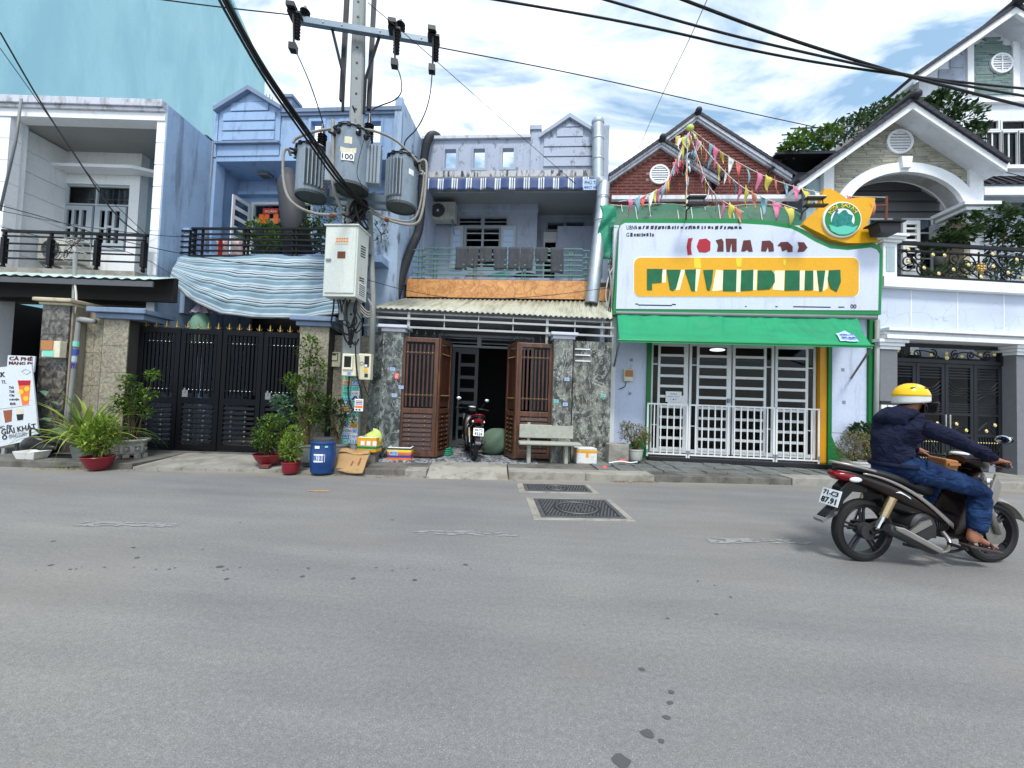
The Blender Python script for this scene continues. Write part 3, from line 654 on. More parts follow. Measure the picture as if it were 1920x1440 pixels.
# ------------------------------------------------------------------ tall cyan building behind on the left
def cyan():
    H = 30.0;a = W.G(497,150,H);b = W.G(380,-115,H);d = (a-b).normalized();far = a;near = a-d*24;nrm = Vector((-d.y,d.x,0))
    if nrm.x > 0: nrm = -nrm
    t = T('tall_building','tall plain cyan rendered building rising behind the white house','building',W,(a.x,a.y,0))
    q = [near,far,far+nrm*14,near+nrm*14];mb = MB().prismz([(p.x,p.y) for p in q],0,H);O('wall',mb,'cyan_wall',t)
    mb = MB();qq = [near,far+d*.15,far+d*.15+nrm*14,near+nrm*14];q2 = [(p-nrm*.12) for p in qq[:2]]+qq[2:]
    mb.prismz([(p.x,p.y) for p in q2],H+.01,H+0.35);O('parapet_coping',mb,'cyan_wall',t)
    mb = MB()          # thin lattice mast by its far corner
    p = far+d*.5;z0,z1 = 20,29
    for dx,dy in ((0,0),(0.35,0),(0,0.35),(0.35,0.35)): mb.tube([(p.x+dx,p.y+dy,z0),(p.x+dx,p.y+dy,z1)],.03,5)
    z = z0
    while z < z1-.3: mb.tube([(p.x,p.y,z),(p.x+0.35,p.y,z+0.35)],.02,4);mb.tube([(p.x+0.35,p.y,z),(p.x,p.y,z+0.35)],.02,4);z += 0.35
    O('mast',mb,'grey_metal',fr=W,base=p,label='thin metal lattice mast at the far corner of the tall cyan building',cat='mast')
cyan()
# ------------------------------------------------------------------ helpers for windows and railings
def window(parent,x0,x1,z0,z1,v,fm,cols,transom=0,hbars=0,vb=0,depth=.05,name='window',fw_=.045,sash=None):
    mb = MB();f = fw_;mb.wall(x0,x1,z0,z1,v,v+depth,[(x0+f,x1-f,z0+f,z1-f)])
    o = O(name,mb,fm,parent);X0,X1,Z0,Z1 = x0+f,x1-f,z0+f,z1-f;zt = Z1-transom if transom else Z1
    if transom: B('transom_bar',o,X0,X1,v+.004,v+depth-.004,zt-.02,zt+.02,fm)
    w = (X1-X0)/cols
    for i in range(1,cols): B('mullion',o,X0+w*i-.02,X0+w*i+.02,v+.003,v+depth-.003,Z0,Z1,fm)
    for i in range(cols):
        a,b = X0+w*i+(.02 if i else 0),X0+w*(i+1)-(.02 if i < cols-1 else 0)
        B('pane',o,a,b,v+depth*.6,v+depth*.6+.006,Z0,zt-.02,'glass')
        if transom: B('pane',o,a,b,v+depth*.6,v+depth*.6+.006,zt+.02,Z1,'glass')
        for k in range(hbars): z = Z0+(zt-Z0)*(k+1)/(hbars+1);B('glazing_bar',o,a,b,v+.006,v+depth-.008,z-.014,z+.014,fm)
        for k in range(vb): xx = a+(b-a)*(k+1)/(vb+1);B('glazing_bar',o,xx-.01,xx+.01,v+.005,v+depth-.01,Z0,Z1,fm)
    return o
def bars_h(parent,x0,x1,v,zs,mat,r=.012,name='rail'):
    for z in zs: B(name,parent,x0,x1,v-r,v+r,z-r,z+r,mat)
def ac_unit(fr,x0,x1,z0,z1,v,label,rot=0):
    t = T('air_conditioner',label,'air conditioner',fr,((x0+x1)/2,v,z0),'outdoor air conditioner units');dp = .3;w = x1-x0;h = z1-z0
    O('casing',MB().box(x0,x1,v,v+dp,z0,z1),'ac_body',t,bevel=.015)
    cx_,cz = x0+w*.36,(z0+z1)/2;R = min(w*.3,h*.42)
    O('fan_shroud',MB().lathe([(R,-.004),(R,-.02),(R*.97,-.02),(R*.97,-.002)],(cx_,v,cz),28,'Y'),'ac_body',t,smooth=30)
    O('fan_opening',MB().lathe([(0.01,-.006),(R*.96,-.006)],(cx_,v,cz),28,'Y',cap=False),'ink_black',t)
    mb = MB()
    for k in range(1,8): mb.torus((cx_,v-.016,cz),R*k/8,.0035,28,4,'Y')
    for k in range(12): a = k*math.pi/6;mb.tube([(cx_+R*.15*math.cos(a),v-.016,cz+R*.15*math.sin(a)),(cx_+R*.97*math.cos(a),v-.016,cz+R*.97*math.sin(a))],.003,4)
    O('fan_guard',mb,'grey_metal',t);O('hub',MB().ball((cx_,v-.012,cz),(R*.16,.012,R*.16)),'lamp_white',t,smooth=True)
    mb = MB().box(x0+w*.72,x0+w*.73,v-.003,v,z0+.04,z1-.04)
    for k in range(5): mb.box(x0+w*.77,x1-w*.05,v-.003,v,z0+h*.2+k*h*.06,z0+h*.2+k*h*.06+.006)
    O('panel_seam',mb,'ink_grey',t)
    mb = MB().box(x0+.06,x0+.1,v-.03,v+dp+.1,z0-.05,z0-.012).box(x1-.1,x1-.06,v-.03,v+dp+.1,z0-.05,z0-.012)
    for xx in (x0+.08,x1-.08): mb.tube([(xx,v,z0-.04),(xx,v+dp+.1,z0-.3)],.012,5)
    O('bracket',mb,'grey_metal',t);return t
# ------------------------------------------------------------------ white house, far left
v1 = 7.6
xr = H1.X if False else None
def X_(fr,px,py,v): return fr.P(px,py,v).x
def Z_(fr,px,py,v): return fr.P(px,py,v).z
def house1():
    fr = H1;xR = X_(fr,310,240,v1);xp = X_(fr,290,300,v1);xL = X_(fr,14,300,v1);ztop = Z_(fr,200,190,v1);zb = Z_(fr,200,224,v1);zc = Z_(fr,200,207,v1)
    zf = Z_(fr,150,512,v1);t = T('white_house','white two storey house with open balcony recess and blue side wall, leftmost','house',fr,(xR-2,v1,0))
    xLL = xL-2.6;D = 6
    O('wall',MB().box(xR-.0,xR+.014,v1+.02,v1+D,0,ztop-.02).box(xR-.16,xR-.001,v1+.31,v1+D,0,ztop-.04),'blue_wall',t)                               # blue side wall
    rise = Z_(fr,400,266,v1+1.6)
    O('parapet',MB().box(xR-.17,xR+.012,v1+1.0,v1+D,ztop-.05,ztop+.04),'tank_dark',t)
    O('fascia',MB().box(xLL,xR-.001,v1-.02,v1+.25,zb,zc-.03),'white_trim',t)
    O('coping',MB().box(xLL,xR-.001,v1-.07,v1+.3,zc-.028,zc+.04).box(xLL,xR-.001,v1-.11,v1+.32,zc+.042,ztop),'cornice',t,bevel=.01)
    O('roof',MB().box(xLL,xR-.17,v1+.26,v1+D,ztop-.25,ztop-.1),'grey_wall',t)
    vb = v1+1.15;zC = Z_(fr,180,270,vb)
    O('balcony_ceiling',MB().box(xLL,xR-.18,v1+.255,vb+.3,zb+.02,zb+.15),'soffit',t)
    # pilasters with incised courses: blocks with open joints
    for a,b in ((xp,xR),(xL-.0-.33,xL)):
        z = zf
        pl = O('pilaster',MB().box(a+.012,b-.012 if a < -8 else b-.004,v1+.012,v1+.3,0,zb),'white_trim',t);h = (zb-zf)/7
        for k in range(7): B('block',pl,a,b,v1-.0,v1+.2,zf+h*k+.012,zf+h*(k+1)-.006,'white_trim')
    sw = O('side_wall',MB().box(xL-.33,xL-.17,v1+.3,vb+.3,zf,zb),'white_wall',t)
    h = (zb-zf)/7
    for k in range(7): B('block',sw,xL-.17,xL-.15,v1+.3,vb,zf+h*k+.012,zf+h*(k+1)-.004,'white_wall')
    x0,x1,z0,z1 = fr.R(110,345,240,452,vb);z0 = zf+.85
    xc = X_(fr,262,350,vb)
    O('back_wall',MB().wall(xLL,xc,zf-.1,zb+.02,vb,vb+.2,[(x0,x1,z0,z1)]),'white_wall',t)
    O('bay_return',MB().box(xc-.18,xc,vb+.2,vb+1.2,zf-.1,zb+.02).box(xc,xR-.17,vb+1.0,vb+1.2,zf,zb),'grey_green',t)
    zl = Z_(fr,180,325,vb);xl0 = X_(fr,90,325,vb)
    O('window_canopy',MB().prismz([(xl0,vb-.32),(xc+.12,vb-.32),(xR-.2,vb+0.35),(xR-.2,vb+.6),(xc+.1,vb-.01),(xl0,vb-.01)],zl-.03,zl+.04),'white_trim',t)
    window(t,x0,x1,z0,z1,vb+.04,'window_frame',2,.42,0,0,.07)
    # casements with their glazing
    m_ = (x0+x1)/2
    for a,b in ((x0+.06,m_-.03),(m_+.03,x1-.06)):
        s = O('casement',MB().wall(a,b,z0+.05,z1-.52,vb+.0,vb+.04,[(a+.1+(b-a-.2)*i/3+.03,a+.1+(b-a-.2)*(i+1)/3-.03,z0+.2,z1-.62) for i in range(3)]),'window_frame',t)
        for k in range(3): zz_ = z0+.2+(z1-.62-z0-.2)*(.45+.06*(k == 1));B('glazing_bar',s,a+.1+(b-a-.2)*k/3+.03,a+.1+(b-a-.2)*(k+1)/3-.03,vb+.005,vb+.035,zz_-.025,zz_+.025,'window_frame')
    gr_ = O('window_grille',MB().box(x0+.06,x1-.06,vb+.13,vb+.14,z1-.3,z1-.28),'window_frame',t)
    for k in range(11): xx = x0+.1+(x1-x0-.2)*k/10;B('bar',gr_,xx-.008,xx+.008,vb+.13,vb+.15,z0+.05,z1-.05,'window_frame')
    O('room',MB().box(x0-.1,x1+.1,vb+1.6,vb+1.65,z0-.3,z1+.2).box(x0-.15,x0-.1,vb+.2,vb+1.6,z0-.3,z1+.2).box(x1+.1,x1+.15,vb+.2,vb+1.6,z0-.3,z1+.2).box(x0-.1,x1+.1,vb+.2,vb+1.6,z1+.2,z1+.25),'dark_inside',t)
    O('balcony_slab',MB().box(xLL,xR-.17,v1-.25,vb+1.2,zf-.2,zf),'concrete_pale',t)
    # drain pipe and cable riser
    O('pipe',MB().tube([fr.P(40,185,v1-.12),fr.P(30,262,v1-.12),fr.P(0,395,v1-.12)],.022,7),'grey_metal',t,smooth=True)
    O('pipe_ac',MB().tube([fr.P(133,317,vb-.12),fr.P(105,318,vb-.12),fr.P(90,326,vb-.1),fr.P(80,338,vb-.08),fr.P(92,355,vb-.06),fr.P(90,430,vb-.06)],.035,8),'pvc',t,smooth=True)
    # balcony railing
    vr = v1-.2;rl = T('balcony_railing','black steel balcony railing of four slim rails before the white recess','railing',fr,(xL,vr,zf));xa,xb = X_(fr,5,440,vr),X_(fr,277,440,vr);zt = Z_(fr,140,437,vr);zbm = Z_(fr,140,488,vr)
    B('handrail',rl,xa,xb,vr-.03,vr+.03,zt-.025,zt+.02,'black_metal')
    for k in range(4): z = zt-.1-(zt-.1-zbm)*k/3;B('rail',rl,xa+.03,xb-.03,vr-.014,vr+.014,z-.014,z+.014,'black_metal')
    for k in range(4):
        xx = xa+.05+(xb-xa-.1)*k/3;s = O('post',MB().box(xx-.035,xx+.035,vr-.04,vr+.04,zbm-.1,zt-.14).box(xx-.02,xx+.02,vr-.02,vr+.02,zbm-.2,zt-.03).lathe([(.02,-.03),(.045,0),(.02,.03)],(xx,vr,zt-.1),8).lathe([(.02,-.03),(.045,0),(.0,.05)],(xx,vr,zbm-.16),8),'black_metal',rl)
    r = fr.R(70,446,142,490,vb-.55);ac_unit(fr,r[0],r[1],r[2],r[3],vb-.55,'weathered air conditioner unit on the floor of the white house balcony')
    # sheet metal canopy under the balcony
    vf = v1-.75;za,zb2 = Z_(fr,140,513,v1-.25),Z_(fr,140,519,vf);xa,xb = xLL,X_(fr,287,515,vf)
    c = T('metal_canopy','pale mint corrugated canopy under the white house balcony','canopy',fr,(xa,vf,za))
    n = 90;mb = MB().grid(lambda u,w: (xa+(xb-xa)*u,vf+(v1-.2-vf)*w,zb2+(za-zb2)*w+.014*math.sin(u*n*2.2)),n*4,1);o = O('sheet',mb,'corrugated_mint',c,smooth=True,solid=.004)
    O('fascia_board',MB().box(xa,xb-.02,vf+.02,vf+.05,zb2-.13,zb2-.03),'dim_inside',c)
    O('back_beam',MB().box(xa,xb-.02,v1-.3,v1-.2,zb2-.3,za-.03),'dark_inside',c)
    # ground floor: dark open shop
    O('shop_room',MB().box(xLL,xR-.17,v1+3.5,v1+3.6,0,zf-.2).box(xLL-.05,xLL,v1-.2,v1+3.6,0,zf-.2).box(xLL,xR-.17,v1+.0,v1+.1,zf-.6,zf-.21),'dark_inside',t)
    O('lower_wall',MB().box(xp-.06,xR-.165,v1+.1,v1+.4,0,zf-.6),'white_wall',t)
    return xR
h1x = house1()
# ------------------------------------------------------------------ pillar and wall between the white house and the black gate
def tilewall(parent,fr,x0,x1,z0,z1,v0,v1_,nx,nz,mat,joint='joint',gap=.006,name='tile',off=0):
    O('backing',MB().box(x0+.004,x1-.004,v0+.012,v1_,z0,z1-.002),joint,parent)
    w,h = (x1-x0)/nx,(z1-z0)/nz
    for j in range(nz):
        for i in range(nx): B(name,parent,x0+w*i+gap/2,x0+w*(i+1)-gap/2,v0+U(-.001,.001),v0+.02,z0+h*j+gap/2,z0+h*(j+1)-gap/2,mat)
def left_pillar():
    fr = ST;v = VG-.38;x0,x1,z0,z1 = fr.R(70,572,122,850,v);z0 = .1
    t = T('gate_pillar','gate pillar clad in dark swirly granite with cream cap, beside the menu board','pillar',fr,((x0+x1)/2,v,z0))
    tilewall(t,fr,x0,x1,z0,z1,v,v+.5,1,5,'granite_dark')
    O('render_side',MB().box(x1+.0,x1+.03,v+.03,v+.55,z0,z1),'fine_plaster',t)
    O('cap',MB().box(x0-.04,x1+.05,v-.04,v+.55,z1+.001,z1+.05).box(x0-.09,x1+.09,v-.1,v+.6,z1+.052,z1+.12),'cap_cream',t,bevel=.02)
    e = T('electric_meter','white electric meter box with mint label on the dark granite pillar','meter box',fr,(x0,v,1.6),'electric meter boxes on the walls')
    a = fr.R(78,639,112,670,v-.12);O('box',MB().box(a[0],a[1],v-.12,v-.003,a[2],a[3]),'cream',e,bevel=.01);b = fr.R(76,638,98,656,v-.14)
    O('cover',MB().box(b[0],b[1],v-.135,v-.123,b[2],b[3]),'tan_bag',e);b = fr.R(80,657,100,668,v-.13);O('label',MB().box(b[0],b[1],v-.126,v-.122,b[2],b[3]),'paper_mint',e)
    wv = VG-.12;w0,w1,wz0,wz1 = fr.R(120,598,186,850,wv);zt = Z_(fr,170,600,wv)
    w_ = T('tiled_wall','beige speckled tile wall between the granite pillar and the blue capped pillar','wall',fr,(w0,wv,.1));tilewall(w_,fr,x1+.04,w1,.1,zt,wv,wv+.2,2,4,'speckle_tile')
    mb = MB();mb.prism([(x1+.05,zt-.002),(w1,zt-.002),(w1,zt+.08),(x1+.05,zt+.33)],wv+.03,wv+.22);O('coping',mb,'fine_plaster',w_)
    return x1,w1
lp = left_pillar()
def gate2():
    fr = ST;v = VG
    pv = v-.2;x0,x1,z0,z1 = fr.R(186,600,234,850,pv);z1 = Z_(fr,200,598,pv)
    t = T('gate_pillar','beige tiled pillar with a wide pale blue cap, left of the black gate','pillar',fr,(x0,pv,.1));tilewall(t,fr,x0,x1,.1,z1,pv,pv+.45,1,5,'speckle_tile')
    ca = fr.R(168,573,292,596,pv);O('cap',MB().box(x0-.08,x1+.32,pv-.08,pv+.5,z1+.001,z1+.1).box(x0-.17,x1+.4,pv-.16,pv+.56,z1+.102,z1+.19),'blue_cap',t,bevel=.012)
    y0,y1,a,z2 = fr.R(557,612,612,850,pv)
    t2 = T('gate_pillar','beige tiled pillar with a blue cap, right of the black gate behind the shrub','pillar',fr,(y0,pv,.1));tilewall(t2,fr,y0,y1,.1,z2,pv,pv+.45,1,5,'speckle_tile')
    O('cap',MB().box(y0-.06,y1+.08,pv-.06,pv+.5,z2+.001,z2+.09).box(y0-.14,y1+.16,pv-.14,pv+.56,z2+.092,z2+.18),'blue_cap',t2,bevel=.012)
    # short wall to the granite
    wv = pv+.25;b0 = y1;b1 = X_(fr,690,740,wv);zt = Z_(fr,630,628,wv);w_ = T('rendered_wall','stained grey tiled wall between the blue capped pillar and the concrete pole','wall',fr,(b0,wv,.1));tilewall(w_,fr,b0+.005,b1,.1,zt,wv,wv+.15,2,4,'speckle_tile')
    # gate
    g = T('black_gate','four leaf black steel gate with vertical bars, studs and a row of gold spikes','gate',fr,((x1+y0)/2,v,.1));gx0,gx1 = x1+.01,y0-.01;zt = Z_(fr,400,618,v);zb = .16;w = (gx1-gx0)/4
    stud = mesh_of('stud',MB().ball((0,0,0),(.014,.01,.014),8,5),'chrome',True)
    sp = MB();sp.lathe([(.008,0),(.02,.03),(.012,.045),(.018,.07),(.0,.15)],n=8)
    for s_ in (-1,1): sp.tube([(0,0,.03),(s_*.035,0,.025),(s_*.05,0,.06)],.006,5)
    spk = mesh_of('spike',sp,'gold',40)
    for i in range(4):
        a,b = gx0+w*i+.008,gx0+w*(i+1)-.008;zm = zb+.42*(zt-zb);f = .085
        L = O('gate_leaf',MB().wall(a,b,zb,zt,v,v+.05,[(a+f,b-f,zb+.1,zm-.1),(a+f,b-f,zm+.02,zt-.1)]),'navy_metal',g,bevel=.004)
        aa,bb = a+f,b-f;nb = 8
        for k in range(nb): xx = aa+(bb-aa)*(k+.5)/nb;B('bar',L,xx-.022,xx+.022,v+.012,v+.04,zm+.03 if k % 2 == 0 else zm+.1,zt-.1,'navy_metal')
        for z in (zt-.26,zm+.17):
            B('cross_rail',L,aa,bb,v+.002,v+.012,z-.012,z+.012,'navy_metal')
            for k in range(nb-2): xx = aa+(bb-aa)*(k+1.5)/nb;I(stud,'stud',L,(xx,v+.0,z))
        nl = 8
        for k in range(nl): z = zb+.12+(zm-.12-zb-.1)*k/nl;o = B('louvre',L,aa+.01,bb-.01,v+.0,v+.04,z,z+(zm-.3-zb)/nl*.62,'navy_metal',rot=(-0.35,0,0))
        for sx_ in (.28,.72):
            for k in range(7): z = zb+.17+(zm-.12-zb-.1)*k/nl;I(stud,'stud',L,(aa+(bb-aa)*sx_,v-.016,z+.01))
        for k in range(4): I(spk,'spike',L,(a+(b-a)*(k+.5)/4,v+.025,zt))
        if i in (1,3): O('lock_plate',MB().box(aa+.0,aa+.1,v-.01,v+.0,zm+.03,zm+.16).box(aa+.03,aa+.06,v-.02,v-.01,zm+.12,zm+.2),'grey_metal',L)
    for i,(px0,px1) in enumerate(((250,312),(342,392))):
        r = fr.R(px0,617,px1,643,v-.02);
        pnl = O('pale_panel',MB().wall(r[0],r[1],r[2],r[3],v+.052,v+.056,[(r[0]+(r[1]-r[0])*(k+.3)/5,r[0]+(r[1]-r[0])*(k+.85)/5,r[2]-.01,r[3]-.05) for k in range(5)]),'cream',g)
    O('threshold',MB().box(gx0,gx1,v-.02,v+.12,.08,.13),'concrete_dirty',g)
    # porch darkness behind the gate
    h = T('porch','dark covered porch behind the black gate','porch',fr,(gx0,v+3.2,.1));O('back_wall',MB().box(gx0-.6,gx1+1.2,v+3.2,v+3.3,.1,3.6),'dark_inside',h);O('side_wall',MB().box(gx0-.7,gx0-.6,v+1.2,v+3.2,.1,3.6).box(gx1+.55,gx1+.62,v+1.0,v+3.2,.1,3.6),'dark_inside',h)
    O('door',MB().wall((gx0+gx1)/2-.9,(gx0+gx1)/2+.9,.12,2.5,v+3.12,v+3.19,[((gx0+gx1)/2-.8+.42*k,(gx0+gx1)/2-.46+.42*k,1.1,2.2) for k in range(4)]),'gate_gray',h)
    # folded patio parasol behind the gate
    p = fr.P(377,600,v+.6);u = T('folded_parasol','folded pale mauve parasol standing behind the black gate','parasol',fr,(p.x,v+.6,.1))
    mb = MB();zt_ = Z_(fr,377,566,v+.6);n = 16
    vs = [];k = 6
    for j in range(k+1):
        for i in range(n): rr = (.03+.17*(j/k)**1.0)*(1 if i % 2 else .8);a = 6.283*i/n;vs.append((p.x+rr*math.cos(a),v+.6+rr*math.sin(a),zt_-.26*j/k+(.02 if i % 2 else 0)))
    mb.add(vs,[(j*n+i,j*n+(i+1) % n,(j+1)*n+(i+1) % n,(j+1)*n+i) for j in range(k) for i in range(n)]);O('canopy',mb,'umbrella_cloth',u,solid=.004)
    mb = MB().lathe([(.17,-.9),(.2,-.45),(.09,-.2)],(p.x,v+.6,zt_),12);O('lower_cover',mb,'umbrella_green',u,smooth=40);O('pole',MB().tube([(p.x,v+.6,.12),(p.x,v+.6,zt_)],.02),'grey_metal',u)
    return y1,pv,gx0,gx1
g2 = gate2()
# ------------------------------------------------------------------ blue house (second)
Y2 = 8.3
def house2():
    fr = W;v = Y2;xL,xR = X_(fr,402,240,v),X_(fr,755,230,v);t = T('blue_house','pale blue two storey house with a small louvred gable and planted balcony','house',fr,(xL,v,0));D = 5.5
    zs = Z_(fr,600,291,v)   # soffit
    zp = Z_(fr,620,213,v);vr = v+.82
    holes = []
    for l,r_ in ((583,606),(640,659),(694,714)):
        q = fr.R(l,228,r_,268,v);holes.append(q)
    xg1 = X_(fr,526,260,v)
    O('parapet',MB().wall(xg1,xR,zs,zp,v,v+.15,holes),'blue_front',t)
    for q in holes: O('opening_frame',MB().wall(q[0]-.06,q[1]+.06,q[2]-.08,q[3]+.06,v-.02,v-.001,[q]),'blue_front',t)
    O('coping',MB().box(xg1,xR-.01,v-.08,v+.22,zp+.002,zp+.09).box(xg1,xR-.02,v-.05,v+.18,zp-.06,zp+.0),'blue_cap',t)
    zx = Z_(fr,755,186,v);O('end_wall',MB().box(xR-.17,xR,v-.06,v+.02,zs-.25,zx).box(xR-.16,xR-.003,v+.16,v+D,0,zx-.02),'blue_wall',t)
    O('side_wall',MB().box(xR-.002,xR+.012,v+.02,v+D,0,zx-.06),'blue_stained',t)
    # louvred gable
    ap = fr.P(470,168,v);gl,gr = X_(fr,413,210,v),X_(fr,528,210,v);ze = Z_(fr,418,210,v);zbt = Z_(fr,470,271,v);cxx = (gl+gr)/2
    gb = O('gable',MB().prism([(gl,zs),(gr,zs),(gr,ze),(cxx,ap.z-.1),(gl,ze)],v-.02,v+.15),'blue_front',t)
    for k in range(4):
        za,zc = zbt+.08+(ze-zbt-.05)*k/3.2,zbt+.08+(ze-zbt-.05)*(k+1)/3.2-.03;ins = .12 if k < 3 else .3
        B('board',gb,gl+ins,gr-ins,v-.05,v-.021,za,zc,'blue_front',rot=(-.06,0,0))
    mb = MB();mb.prism([(gl+0.35,ze+.2),(gr-0.35,ze+.2),(cxx,ap.z-.32)],v-.04,v-.022);O('board',mb,'blue_front',gb)
    for s_ in (-1,1):
        e = (gl-.06 if s_ < 0 else gr+.06);mb = MB().prism([(e,ze-.06),(cxx,ap.z-.1),(cxx,ap.z+.0),(e,ze+.04)][::(1 if s_ > 0 else -1)],v-.14,v+.2);O('verge',mb,'blue_cap',gb)
    B('sill',gb,gl-.03,gr+.03,v-.1,v-.02,zbt-.02,zbt+.03,'blue_cap')
    q = fr.P(405,205,v);O('pillar',MB().box(xL,gl-.02,v-.02,v+.2,zs-.02,ze+.12).box(xL-.03,gl+.0,v-.06,v+.24,ze+.122,ze+.19),'blue_front',t)
    O('pillar',MB().box(gr+.02,gr+.24,v+.0,v+.3,ze-.1,ze+.3).box(gr+.0,gr+.27,v-.04,v+.34,ze+.302,ze+.37),'blue_cap',t)
    # balcony recess
    zf = Z_(fr,470,480,v);xw = xL
    O('ceiling',MB().box(xL,xR-.17,v+.0,vr+.2,zs-.12,zs-.002),'blue_front',t)
    dl = fr.R(583,380,700,478,vr)
    d0,d1,dz0,dz1 = fr.R(517,376,585,478,vr);d0 = X_(fr,468,420,vr);dz1 = Z_(fr,500,378,vr)
    w0,w1,wz0,wz1 = fr.R(640,375,680,470,vr)
    O('back_wall',MB().wall(xL,xR-.17,zf-.1,zs-.12,vr,vr+.2,[(d0,d1,zf,dz1),(w0,w1,zf+.9,wz1)]),'blue_front',t)
    window(t,w0,w1,zf+.9,wz1,vr+.02,'white_metal',1,.3,2)
    lz = Z_(fr,490,368,vr);B('ledge',t,X_(fr,455,370,vr),xR-.18,vr-.16,vr-.001,lz-.03,lz+.04,'blue_front')
    fr_ = O('door_frame',MB().wall(d0,d1,zf,dz1,vr+.01,vr+.09,[(d0+.07,d1-.07,zf,dz1-.5),(d0+.07,(d0+d1)/2-.03,dz1-.43,dz1-.07),((d0+d1)/2+.03,d1-.07,dz1-.43,dz1-.07)]),'white_metal',t)
    for k in range(4): z = zf+.5+k*.42;B('glazing_bar',fr_,(d0+d1)/2+.1,d1-.08,vr+.03,vr+.07,z,z+.06,'white_metal')
    O('room',MB().box(d0-.5,w1+.3,vr+1.8,vr+1.9,zf-.1,zs).box(d0-.6,d0-.5,vr+.2,vr+1.8,zf-.1,zs).box(w1+.3,w1+0.35,vr+.2,vr+1.8,zf-.1,zs).box(d0-.5,w1+.3,vr+.2,vr+1.8,zs-.1,zs),'dark_inside',t)
    # open shutter leaf swung into the balcony
    a = Vector((d0,vr-.03,0));b = Vector((X_(fr,432,420,vr-.55),vr-.55,0));zt_,zb_ = dz1-.1,zf+.05;dd = (b-a);n_ = Vector((-dd.y,dd.x,0)).normalized()*.035
    sh = O('shutter',MB().prismz([(a.x,a.y),(a.x+dd.x*.12,a.y+dd.y*.12),(a.x+dd.x*.12+n_.x,a.y+dd.y*.12+n_.y),(a.x+n_.x,a.y+n_.y)],zb_,zt_).prismz([(b.x,b.y),(b.x-dd.x*.12,b.y-dd.y*.12),(b.x-dd.x*.12+n_.x,b.y-dd.y*.12+n_.y),(b.x+n_.x,b.y+n_.y)][::-1],zb_,zt_),'white_metal',t)
    for k in range(7):
        z = zb_+(zt_-zb_-.08)*k/6;p_,q_ = a+dd*.12,b-dd*.12
        O('slat',MB().prismz([(p_.x,p_.y),(q_.x,q_.y),(q_.x+n_.x*.8,q_.y+n_.y*.8),(p_.x+n_.x*.8,p_.y+n_.y*.8)],z,z+.09),'white_metal',sh)
    O('shutter_glass',MB().prismz([(p_.x+n_.x*.3,p_.y+n_.y*.3),(q_.x+n_.x*.3,q_.y+n_.y*.3),(q_.x+n_.x*.5,q_.y+n_.y*.5),(p_.x+n_.x*.5,p_.y+n_.y*.5)],zb_,zt_),'glass',sh)
    # left inner wall, floor, lower front wall right of the gate
    O('left_wall',MB().box(xL-.1,xL+.0,v+.25,vr,zf-.1,zs).box(xL-.02,xL+.1,v-.0,v+.25,0,zs-.12),'blue_front',t)
    O('floor',MB().box(xL,xR-.17,v-.4,vr+.2,zf-.25,zf-.1),'blue_front',t)
    x6 = X_(fr,688,470,v);zu = Z_(fr,710,380,v)
    O('front_wall',MB().box(x6,xR-.002,v+.025,v+.12,0,zu),'blue_stained',t)
    wall_t = O('wall_tiles',MB().box(x6+.01,X_(fr,745,450,v),v+.012,v+.024,.1,Z_(fr,710,392,v)),'blue_stained',t)
    O('drain_pipe',MB().tube([fr.P(398,265,v-.05),fr.P(388,415,v-.05),fr.P(388,470,v-.05)],.028,8),'pvc',t,smooth=True)
    return t,xL,xR,zs,zf,vr
H2 = house2()
